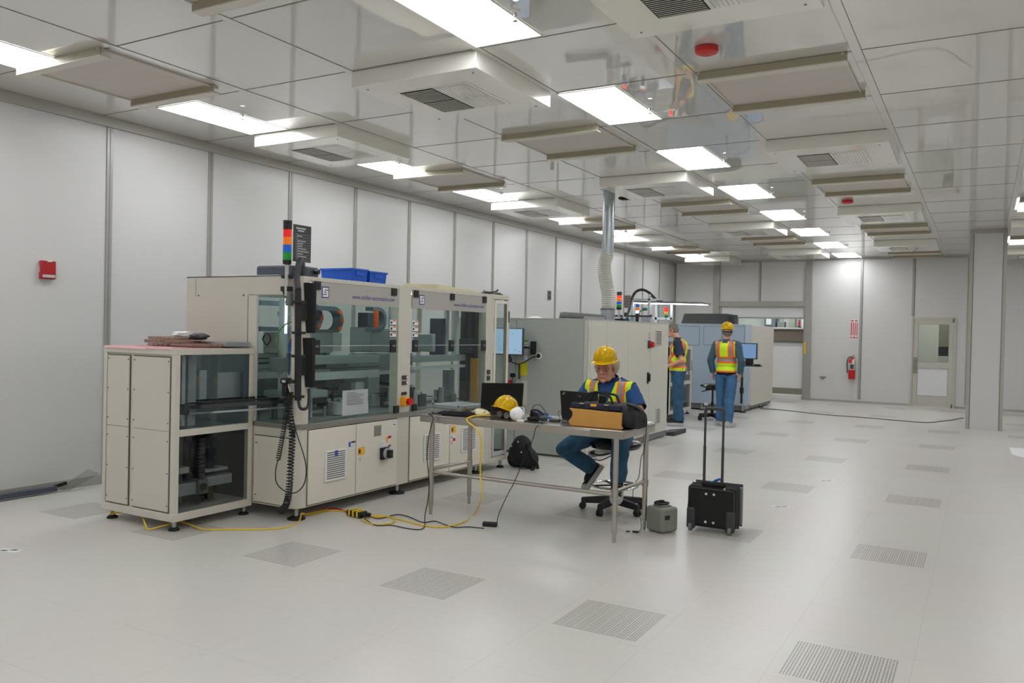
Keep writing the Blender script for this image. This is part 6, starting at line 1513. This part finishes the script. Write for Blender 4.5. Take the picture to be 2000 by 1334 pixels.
e = s_(y-.07, y+.03, z-.055, z+.06, .02, 'switch_base', 'dark_grey', bevel=.004); g(MB().cyl((ex1+.02, y+.01, z), (ex1+.07, y+.01, z), .045, n=8), 'rotary_switch', 'red', e)
for q in (652, 659): y, z = yz(1268, q); g(MB().cyl((ex1, y, z), (ex1+.02, y, z), .02), 'button', 'light_grey')
for (a, b, c, d) in ((1280, 645, 1291, 674), (1280, 798, 1288, 826)):
    y0, z1 = yz(a, b); y1, z0 = yz(c, d)
    f = s_(y0, y1, z0, z1, .012, 'vent_grille', 'enclosure_side', bevel=.003)
    for k in range(9): zz = z0+.02+k*(z1-z0-.04)/8; g(MB().box(ex1+.012, ex1+.0135, y0+.02, y1-.02, zz-.006, zz+.006), 'vent_slot', 'dark_grey', f, smooth=0)
s_(ey0+.3, ey1, .02, .095, -.005, 'kick_strip', 'mid_grey')
# stickers on the front face
yf = ey0-.0012
def fr(px0, py0, px1, py1, n, m, d=.0012, p=t): a, b = P(px0, py1, y=ey0), P(px1, py0, y=ey0); return g(MB().box(a.x, b.x, ey0-d, ey0, a.z, b.z), n, m, p, smooth=0)
l = fr(1024, 664, 1031, 702, 'instruction_label', 'paper'); fr(1024, 664, 1031, 668, 'label_head', 'wire_green', .002, l)
for k in range(6): fr(1025, 672+k*4, 1030, 673+k*4, 'print_line', 'mid_grey', .002, l)
fr(1014, 708, 1030, 733, 'yellow_notice', 'note_yellow', .003)
fr(1019, 744, 1030, 790, 'white_label', 'enclosure_side')
c = P(1053, 695, y=ey0); o = g(MB().cyl((c.x, ey0-.02, c.z), (c.x, ey0, c.z), .045, n=24), 'cable_port', 'white'); g(MB().cyl((c.x, ey0-.022, c.z), (c.x, ey0-.019, c.z), .028, n=24), 'port_hole', 'black', o)
t = thing('wall_monitor', 'flat monitor with pale blue screen on an arm at the grey enclosure', 'monitor', (-5.45, 9.4, 1.3))
a, b = P(955, 692, y=9.36), P(1022, 641, y=9.36)
MB().box(a.x, b.x, 9.36, 9.39, a.z, b.z).build('bezel', 'device_navy', t, bevel=.004)
s = MB().box(a.x+.012, b.x-.014, 9.358, 9.36, a.z+.015, b.z-.012).build('screen', 'screen_pale', t, smooth=0)
for px, py, w in ((974, 661, 3), (974, 665, 4), (973, 669, 3), (974, 676, 5), (974, 682, 6), (1000, 652, 4), (1005, 684, 5), (1012, 687, 5)):
    p = P(px, py, y=9.357); MB().box(p.x, p.x+w*.005, 9.3572, 9.358, p.z-.003, p.z+.003).build('screen_text', 'screen_ink', s, smooth=0)
p = P(1030, 679, y=9.42); MB().box(b.x-.05, P(1042, 679, y=9.45).x, 9.40, 9.43, p.z-.012, p.z+.012).build('arm', 'black', t, bevel=.004)
a2, b2 = P(1040, 692, y=9.5), P(1047, 667, y=9.5); MB().box(a2.x, b2.x, 9.43, 9.515, a2.z, b2.z).build('wall_mount', 'matte_black', t, bevel=.006)
MB().tube([P(1052, 696, y=9.49), P(1040, 698, y=9.47), P(1025, 707, y=9.46), P(1012, 711, y=9.45), P(1000, 707, y=9.44), P(995, 700, y=9.42), P(993, 692, y=9.40)], .007, smooth=5).build('cable', 'black', t)
MB().tube([P(994, 693, y=9.40), P(999, 702, y=9.41), P(995, 706, y=9.41), P(992, 697, y=9.4)], .008, smooth=5).build('cable_knot', 'matte_black', t)
t = thing('wrist_strap_station', 'dark hanging rod and small red box on the grey enclosure under the monitor', 'fixture', (-5.2, 9.45, 1.0))
a, b = P(1014, 740, y=9.5), P(1014, 712, y=9.5); MB().cyl((a.x, 9.5, a.z), (b.x, 9.5, b.z), .012).build('rod', 'dark_grey', t)
a = P(992, 745, y=9.48); MB().box(a.x-.05, a.x+.05, 9.46, 9.519, a.z-.03, a.z+.02).build('red_box', 'red', t, bevel=.004)
a = P(1000, 733, y=9.48); MB().cyl((a.x, 9.47, a.z), (a.x, 9.519, a.z), .03).build('socket', 'black', t)
MB().cyl((a.x, 9.49, a.z-.03), (a.x, 9.49, a.z-.1), .006).build('stem', 'dark_grey', t)
# ---- duct and pipes above
t = thing('ventilation_duct', 'vertical galvanised duct with flexible hose from ceiling to the enclosure', 'duct', (-4.66, 10.85, eh))
dx, dy = -4.665, 10.85; zj = P(1180, 500, y=dy).z
MB().cyl((dx, dy, zj), (dx, dy, CZ), .085, n=28).build('rigid_duct', 'zinc', t)
MB().cyl((dx, dy, CZ-.012), (dx, dy, CZ), .12, n=28).build('ceiling_collar', 'zinc', t)
for z in (zj+.28, zj+.62): MB().cyl((dx, dy, z), (dx, dy, z+.02), .089, n=28).build('joint_band', 'zinc', t)
fl = [V((dx, dy, zj+.04))]+[P(px, py, y=dy) for px, py in ((1180, 520), (1183, 548), (1188, 575), (1188, 600), (1187, 606))]
pts = catmull(fl, 14); MB().tube(pts, [.092+.006*(i % 2) for i in range(len(pts))], n=28).build('flexible_hose', 'flex', t, smooth=20)
MB().tube([fl[-1]+V((0, 0, .03)), (fl[-1].x, dy, eh+.01)], .10, n=28).build('inlet_collar', 'zinc', t)
MB().cyl((fl[-1].x, dy, fl[-1].z), (fl[-1].x, dy, fl[-1].z+.025), .104, n=28).build('hose_clamp', 'mid_grey', t)
t = thing('exhaust_pipe', 'dark grey elbow pipe lying along the top of the grey enclosure', 'pipe', (-4.9, 10.6, eh))
a, b = P(1098, 615, y=10.5), P(1178, 621, y=10.65)
MB().tube([(a.x, 10.5, eh+.0), (a.x, 10.5, a.z-.05), (a.x+.01, 10.5, a.z-.01), (a.x+.05, 10.5, a.z), (b.x, 10.65, b.z)], .045, n=16, smooth=5).build('pipe', 'pipe_grey', t)
MB().tube([P(1140, 627, y=10.45), P(1142, 620, y=10.45), P(1180, 622, y=10.5)], .014, n=8).build('small_rail', 'alu', t)
single(MB().sph((P(1045, 620, y=10.2).x, 10.2, eh+.012), (.12, .07, .04), z0=0), 'white_bag', 'white', 'small white bag lying on top of the grey enclosure', 'bag')
# signal towers
def tower(px, py0, py1, y, w, cols, lab, top='black'):
    a, b = P(px, py1, y=y), P(px, py0, y=y); r = w; n = len(cols); t = thing('light_tower', lab, 'signal light', (a.x, y, a.z), 'small signal lights over the far machines')
    H = (b.z-a.z); hb = H*.14
    MB().cyl((a.x, y, a.z), (a.x, y, a.z+hb), r).build('base_socket', 'black', t)
    sg = (H-hb-(H*.2 if top else 0))/n
    for i, m in enumerate(cols): MB().cyl((a.x, y, a.z+hb+i*sg), (a.x, y, a.z+hb+(i+1)*sg-.004), r, n=18).build(m, m, t)
    if top: MB().cyl((a.x, y, b.z-H*.2), (a.x, y, b.z), r, n=18).build('sounder', 'dark_grey', t)
    return t, a, b
tw, a, b = tower(1209, 570, 605, 11.2, .038, ('lens_green', 'lens_blue', 'lens_orange', 'lens_red_lit'), 'signal light with glowing red lamp beside the steel duct')
MB().cyl((a.x, 11.2, eh+.012), (a.x, 11.2, a.z), .012).build('pole', 'alu', tw); MB().cyl((a.x+.07, 11.2, eh+.012), (a.x+.07, 11.2, a.z+.05), .01).build('pole', 'alu', tw)
MB().box(a.x-.07, a.x+.1, 11.17, 11.23, a.z-.16, a.z-.13).build('bracket', 'black', tw)
bd = MB().box(a.x+.05, a.x+.15, 11.26, 11.265, a.z+.03, b.z-.05).build('text_board', 'mid_grey', tw)
for k in range(6): MB().box(a.x+.06, a.x+.14, 11.258, 11.26, a.z+.06+k*.04, a.z+.065+k*.04).build('writing', 'light_grey', bd, smooth=0)
tw, a, b = tower(1244.5, 594, 622, 11.9, .028, ('black', 'lens_white', 'lens_orange', 'lens_blue'), 'short signal light topped blue, over white and orange lamps', None)
MB().cyl((a.x, 11.9, eh+.012), (a.x, 11.9, a.z), .028).build('pole', 'black', tw)
tw, a, b = tower(1301, 600, 620, 13.2, .030, ('lens_green', 'lens_orange', 'lens_red', 'lens_red'), 'small red orange green signal light under the hanging lamp', None)
MB().cyl((a.x, 13.2, 0), (a.x, 13.2, a.z), .01).build('pole', 'alu', tw)
# lamp frame over the far station
t = thing('work_lamp_frame', 'aluminium frame carrying a bright flat lamp over the far station', 'work lamp', (-4.7, 13.0, 0))
fy = 12.9
def fp(px, py, y=fy): return P(px, py, y=y)
a, b = fp(1238, 588), fp(1334, 594, 13.6)
LZ = a.z
MB().hexa([(a.x, 12.75, LZ-.03), (a.x+1.05, 13.35, LZ-.03), (a.x+1.05, 13.75, LZ-.03), (a.x, 13.15, LZ-.03), (a.x, 12.75, LZ), (a.x+1.05, 13.35, LZ), (a.x+1.05, 13.75, LZ), (a.x, 13.15, LZ)]).build('lamp_housing', 'mid_grey', t, bevel=.004)
MB().hexa([(a.x+.03, 12.80, LZ-.036), (a.x+1.02, 13.38, LZ-.036), (a.x+1.02, 13.70, LZ-.036), (a.x+.03, 13.12, LZ-.036), (a.x+.03, 12.80, LZ-.03), (a.x+1.02, 13.38, LZ-.03), (a.x+1.02, 13.70, LZ-.03), (a.x+.03, 13.12, LZ-.03)]).build('lamp_tube_panel', 'led_strip', t)
for px in (1235, 1268):
    p = fp(px, 600, 12.7); MB().box(p.x-.02, p.x+.02, 12.68, 12.72,  0, LZ+.07 if px == 1235 else LZ+.10).build('upright_profile', 'alu', t, bevel=.002)
p, p2 = fp(1235, 588, 12.7), fp(1294, 588, 12.7); MB().box(p.x, p2.x, 12.68, 12.72, LZ+.0, LZ+.03).build('cross_profile', 'alu', t)
for px in (1282, 1312):
    p = fp(px, 600, 13.5); MB().box(p.x-.02, p.x+.02, 13.48, 13.52, 0 if px == 1282 else fp(1312, 622, 13.5).z-.02, LZ-.03).build('upright_profile', 'alu', t, bevel=.002)
p, p2 = fp(1272, 622, 13.5), fp(1313, 622, 13.5); MB().box(p.x, p2.x, 13.48, 13.52, p.z-.02, p.z+.02).build('cross_profile', 'alu', t)
MB().tube([fp(1206+14, 613, 12.0), fp(1226, 612, 12.1), fp(1230, 600, 12.3), fp(1233, 585, 12.5), fp(1242, 570, 12.6), fp(1255, 566, 12.7), fp(1268, 572, 12.8), fp(1280, 584, 12.9)], .022, n=12, smooth=6).build('cable_hose', 'black', t)
p = fp(1288, 583, 13.0); MB().box(p.x-.05, p.x+.05, 12.98, 13.04, LZ, LZ+.04).build('cable_gland', 'black', t, bevel=.006)
p = fp(1260, 604, 12.4); MB().box(p.x-.035, p.x+.035, 12.37, 12.41, p.z-.022, p.z+.022).build('camera', 'teal_part', t, bevel=.004)
MB().tube([fp(1258, 606, 12.39), fp(1250, 608, 12.4), fp(1248, 618, 12.4)], .008, smooth=4).build('camera_arm', 'dark_grey', t)
for k, px in enumerate((1215, 1225, 1235, 1256, 1264, 1272)):
    p = fp(px, 623, 12.3); MB().sph((p.x, 12.3, eh+.05), (.04, .03, .05)).build('fitting', random.choice(['light_grey', 'blue_lit_steel', 'teal_part']), t)
p, p2 = fp(1200, 618, 12.25), fp(1272, 621, 12.25); MB().box(p.x, p2.x, 12.24, 12.28, eh+.10, eh+.13).build('cross_profile', 'dark_grey', t)
p = fp(1271, 617, 12.6); MB().cyl((p.x, 12.6, p.z-.02), (p.x, 12.6, p.z+.02), .02).build('red_cap', 'red', t)
single(MB().prism([(-4.52, 12.68, .0), (-4.24, 12.68, .0), (-4.24, 12.68, .07), (-4.52, 12.68, .03)], (.0, .62, 0)), 'cable_ramp', 'charcoal', 'dark wedge shaped ramp on the floor at the far end of the grey enclosure', 'ramp')
# ================================================================= machine with cool lamp blue painted in
bx1, by0_, by1_, bh = -4.37, 17.6, 20.3, 1.87
t = thing('blue_lit_machine', 'machine cabinet with painted blue lamp tint and two access panels at the room end', 'machine', (-5.2, 19.0, 0))
g2 = lambda mb, n, m, p=t, **k: mb.build(n, m, p, **k)
g2(MB().box(-6.2, bx1, by0_, 18.15, .14, bh), 'front_section', 'blue_lit_steel', bevel=.006)
g2(MB().box(-6.2, bx1, 18.155, by1_, .10, bh-.01), 'rear_section', 'enclosure_side', bevel=.006)
g2(MB().box(-6.15, bx1-.03, by0_+.03, by1_-.05, .03, .14), 'plinth', 'mid_grey')
def bf(px0, py0, px1, py1, n, m, d=.006, p=t, **k): a, b = P(px0, py1, y=by0_), P(px1, py0, y=by0_); return g2(MB().box(a.x, b.x, by0_-d, by0_, a.z, b.z), n, m, p, **k)
for a, b in ((1322, 1366), (1374.5, 1410), (1411, 1454)):
    bf(a-.8, 637.2, b+.8, 673.8, 'panel_gap', 'mid_grey', .002, smooth=0); o = bf(a, 638, b, 673, 'access_panel', 'blue_lit_steel', .008, bevel=.003)
    for x in (a+4, b-4):
        for y in (642, 669): bf(x-1.2, y-1, x+1.2, y+1, 'turn_latch', 'light_grey', .02, o)
bf(1375, 786.3, 1383, 791.5, 'floor_label', 'paper', .004)
for x in (bx1-.05, -5.3): 
    for y in (by0_-.03, 19.2): foot(t, x+(.03 if y < 18 else .03), y, .07, .14)
q = thing('louvred_cooler', 'dark louvred cooling unit on top of the blue lit machine', 'cooling unit', (-5.1, 17.9, bh))
a, b = P(1333, 628, y=17.8), P(1430, 613, y=17.8)
MB().hexa([(a.x, 17.7, bh), (b.x-.02, 17.7, bh), (b.x-.02, 18.1, bh), (a.x, 18.1, bh), (a.x+.06, 17.75, b.z), (b.x-.08, 17.75, b.z), (b.x-.08, 18.1, b.z), (a.x+.06, 18.1, b.z)]).build('hood', 'duct_dark', q, bevel=.006)
for k in range(7): z = bh+.02+k*(b.z-bh-.03)/7; MB().box(a.x+.03, b.x-.10, 17.70-.0+k*.006, 17.72+k*.006, z, z+.007).build('louvre', 'mid_grey', q)
MB().box(b.x-.10, b.x+.06, 17.75, 18.05, bh, b.z-.02).build('side_box', 'charcoal', q, bevel=.008)
# operator terminal
t = thing('operator_terminal', 'monitor with blue screen and keyboard tray on an arm, right of the standing person', 'monitor', (-4.1, 16.6, 0))
a, b = P(1446, 701, y=16.5), P(1479.5, 670.5, y=16.5)
MB().box(a.x, b.x, 16.5, 16.54, a.z, b.z).build('bezel', 'device_navy', t, bevel=.006); MB().box(a.x+.02, b.x-.025, 16.497, 16.5, a.z+.02, b.z-.02).build('screen', 'screen', t, smooth=0)
MB().box(a.x+.1, a.x+.24, 16.5, 16.6, a.z-.12, a.z).build('stand_block', 'black', t, bevel=.01)
ky = P(1470, 714, y=16.4).z; MB().box(a.x+.02, P(1488, 714, y=16.4).x, 16.25, 16.5, ky-.015, ky).build('keyboard_tray', 'black', t, bevel=.004)
MB().box(P(1474, 712, y=16.4).x, P(1486, 712, y=16.4).x, 16.3, 16.42, ky, ky+.03).build('mouse', 'matte_black', t, bevel=.01)
MB().bar((a.x+.17, 16.56, a.z-.1), (bx1-.02, by0_-.01, a.z-.1), .05, .06).build('support_arm', 'dark_grey', t, bevel=.006)
MB().box(bx1-.10, bx1-.02, by0_-.03, by0_-.008, a.z-.3, a.z+.1).build('arm_bracket', 'mid_grey', t)
p = P(1449, 745, y=16.6); MB().cyl((p.x, 16.6, P(1449, 788, y=16.6).z), (p.x, 16.6, P(1449, 737, y=16.6).z), .022).build('gas_strut', 'black', t); MB().cyl((p.x, 16.6, P(1449, 768, y=16.6).z), (p.x, 16.6, P(1449, 757, y=16.6).z), .04).build('strut_collar', 'black', t)
MB().cyl((p.x, 16.6, P(1449, 740, y=16.6).z), (p.x, 16.6, ky-.01), .012).build('strut_rod', 'dark_grey', t)
for k, px in enumerate((1457, 1461)): MB().tube([P(px, 718, y=17.5), P(px+2, 740, y=17.5), P(px-2, 760, y=17.5), P(px, 798, y=17.5)], .012, smooth=4).build('drop_cable', 'blue_lit_steel', t)
# glass fronted side cabinet
t = thing('glass_side_cabinet', 'low cream framed glass cabinet behind the person in profile', 'cabinet', (-5.5, 15.9, 0))
gx, gy0, gy1, gh = -5.2, 15.2, 16.6, P(1351, 676, x=-5.2).z
for y in (gy0, gy1-.08): MB().box(gx-.08, gx, y, y+.08, .08, gh).build('post', 'machine_cream', t, bevel=.004)
for z in (.08, .62, gh-.07): MB().box(gx-.08, gx-.002, gy0+.08, gy1-.08, z, z+.07).build('rail', 'machine_cream', t, bevel=.003)
MB().box(gx-.03, gx-.02, gy0+.08, gy1-.08, .15, .62).build('lower_pane', 'smoked_glass', t); MB().box(gx-.03, gx-.02, gy0+.08, gy1-.08, .69, gh-.07).build('upper_pane', 'smoked_glass', t)
MB().box(gx-.9, gx-.1, gy0+.02, gy1-.02, .08, gh-.08).build('inner_housing', 'interior_steel', t)
for z in (.3, .9): MB().box(gx-.09, gx-.05, gy0+.2, gy1-.2, z, z+.25).build('inner_device', 'interior_dark', t)
MB().box(gx-.9, gx-.002, gy0, gy0+.015, .08, gh).build('near_side', 'machine_cream', t)
MB().box(gx, gx+.03, gy1-.06, gy1-.02, .9, 1.1).build('door_handle', 'light_grey', t)
p = P(1341, 728, x=gx); MB().box(gx, gx+.04, p.y-.1, p.y+.12, p.z-.03, p.z+.03).build('latch_box', 'light_grey', t); MB().cyl((gx+.04, p.y, p.z), (gx+.05, p.y, p.z), .02).build('latch_knob', 'black', t)
for y in (gy0+.05, gy1-.05): foot(t, gx-.06, y, .04, .08)
MB().box(gx-.35, gx+.02, 15.9, 16.1, gh, gh+.09).build('top_device', 'mid_grey', t, bevel=.006)
# drafting chair
CX, CY = -4.47, 15.6
t = thing('drafting_chair', 'black armless drafting chair left of the standing person', 'chair', (CX, CY, 0))
MB().sph((CX, CY, .655), (.245, .235, .045), nu=28).build('seat', 'black_gloss', t); MB().sph((CX+.16, CY+.26, .93), (.17, .05, .17), rotz(-.5), nu=24).build('backrest', 'matte_black', t)
MB().tube([(CX, CY, .60), (CX+.10, CY+.2, .60), (CX+.17, CY+.29, .70), (CX+.17, CY+.29, .9)], .015, smooth=4).build('back_bracket', 'black', t)
MB().box(CX-.12, CX+.12, CY-.08, CY+.08, .575, .62).build('seat_mechanism', 'black', t, bevel=.01); MB().bar((CX-.05, CY, .58), (CX-.2, CY-.05, .54), .02, .02).build('lever', 'black', t)
MB().cyl((CX, CY, .10), (CX, CY, .35), .028).build('outer_column', 'black', t); MB().cyl((CX, CY, .35), (CX, CY, .59), .018).build('gas_lift', 'black', t)
MB().tube([(CX+.22*math.cos(a), CY+.22*math.sin(a), .22) for a in [2*PI*i/30 for i in range(30)]], .009, cyc=True).build('foot_ring', 'chrome', t)
for k in range(3): a = k*2.1; MB().bar((CX, CY, .22), (CX+.22*math.cos(a), CY+.22*math.sin(a), .22), .018, .01).build('ring_spoke', 'dark_grey', t)
star(t, CX, CY, .28, .3)
# ================================================================= lights beyond the doors, camera, output
def area(name, loc, size, power, rot=(0, 0, 0), col=(1, 1, 1)):
    l = bpy.data.lights.new(name, 'AREA'); l.shape = 'RECTANGLE'; l.size, l.size_y = size; l.energy = power; l.color = col
    o = bpy.data.objects.new(name, l); COL.objects.link(o); o.location = loc; o.rotation_euler = rot; return o
area('storeroom_lamp', (-5.5, 24.8, 3.15), (1.2, 2.4), 110)
area('side_room_lamp', (-.9, 24.8, 3.15), (1.2, 2.4), 90)
w = bpy.data.worlds.new('World'); SC.world = w; w.use_nodes = True
w.node_tree.nodes['Background'].inputs[0].default_value = (.6, .6, .6, 1); w.node_tree.nodes['Background'].inputs[1].default_value = .3
cd = bpy.data.cameras.new('camera'); cam = bpy.data.objects.new('camera', cd); COL.objects.link(cam)
cd.sensor_width = 36; cd.sensor_fit = 'HORIZONTAL'; cd.lens = FPX/2000*36; cd.clip_start = .05; cd.clip_end = 200
cam.matrix_world = Matrix(((CR.x, CU.x, -CF.x, 0), (CR.y, CU.y, -CF.y, 0), (CR.z, CU.z, -CF.z, CAMH), (0, 0, 0, 1)))
SC.camera = cam
vs = SC.view_settings; vs.view_transform = 'Standard'; vs.look = 'None'; vs.exposure = EXPO; vs.gamma = 1; vs.use_curve_mapping = False
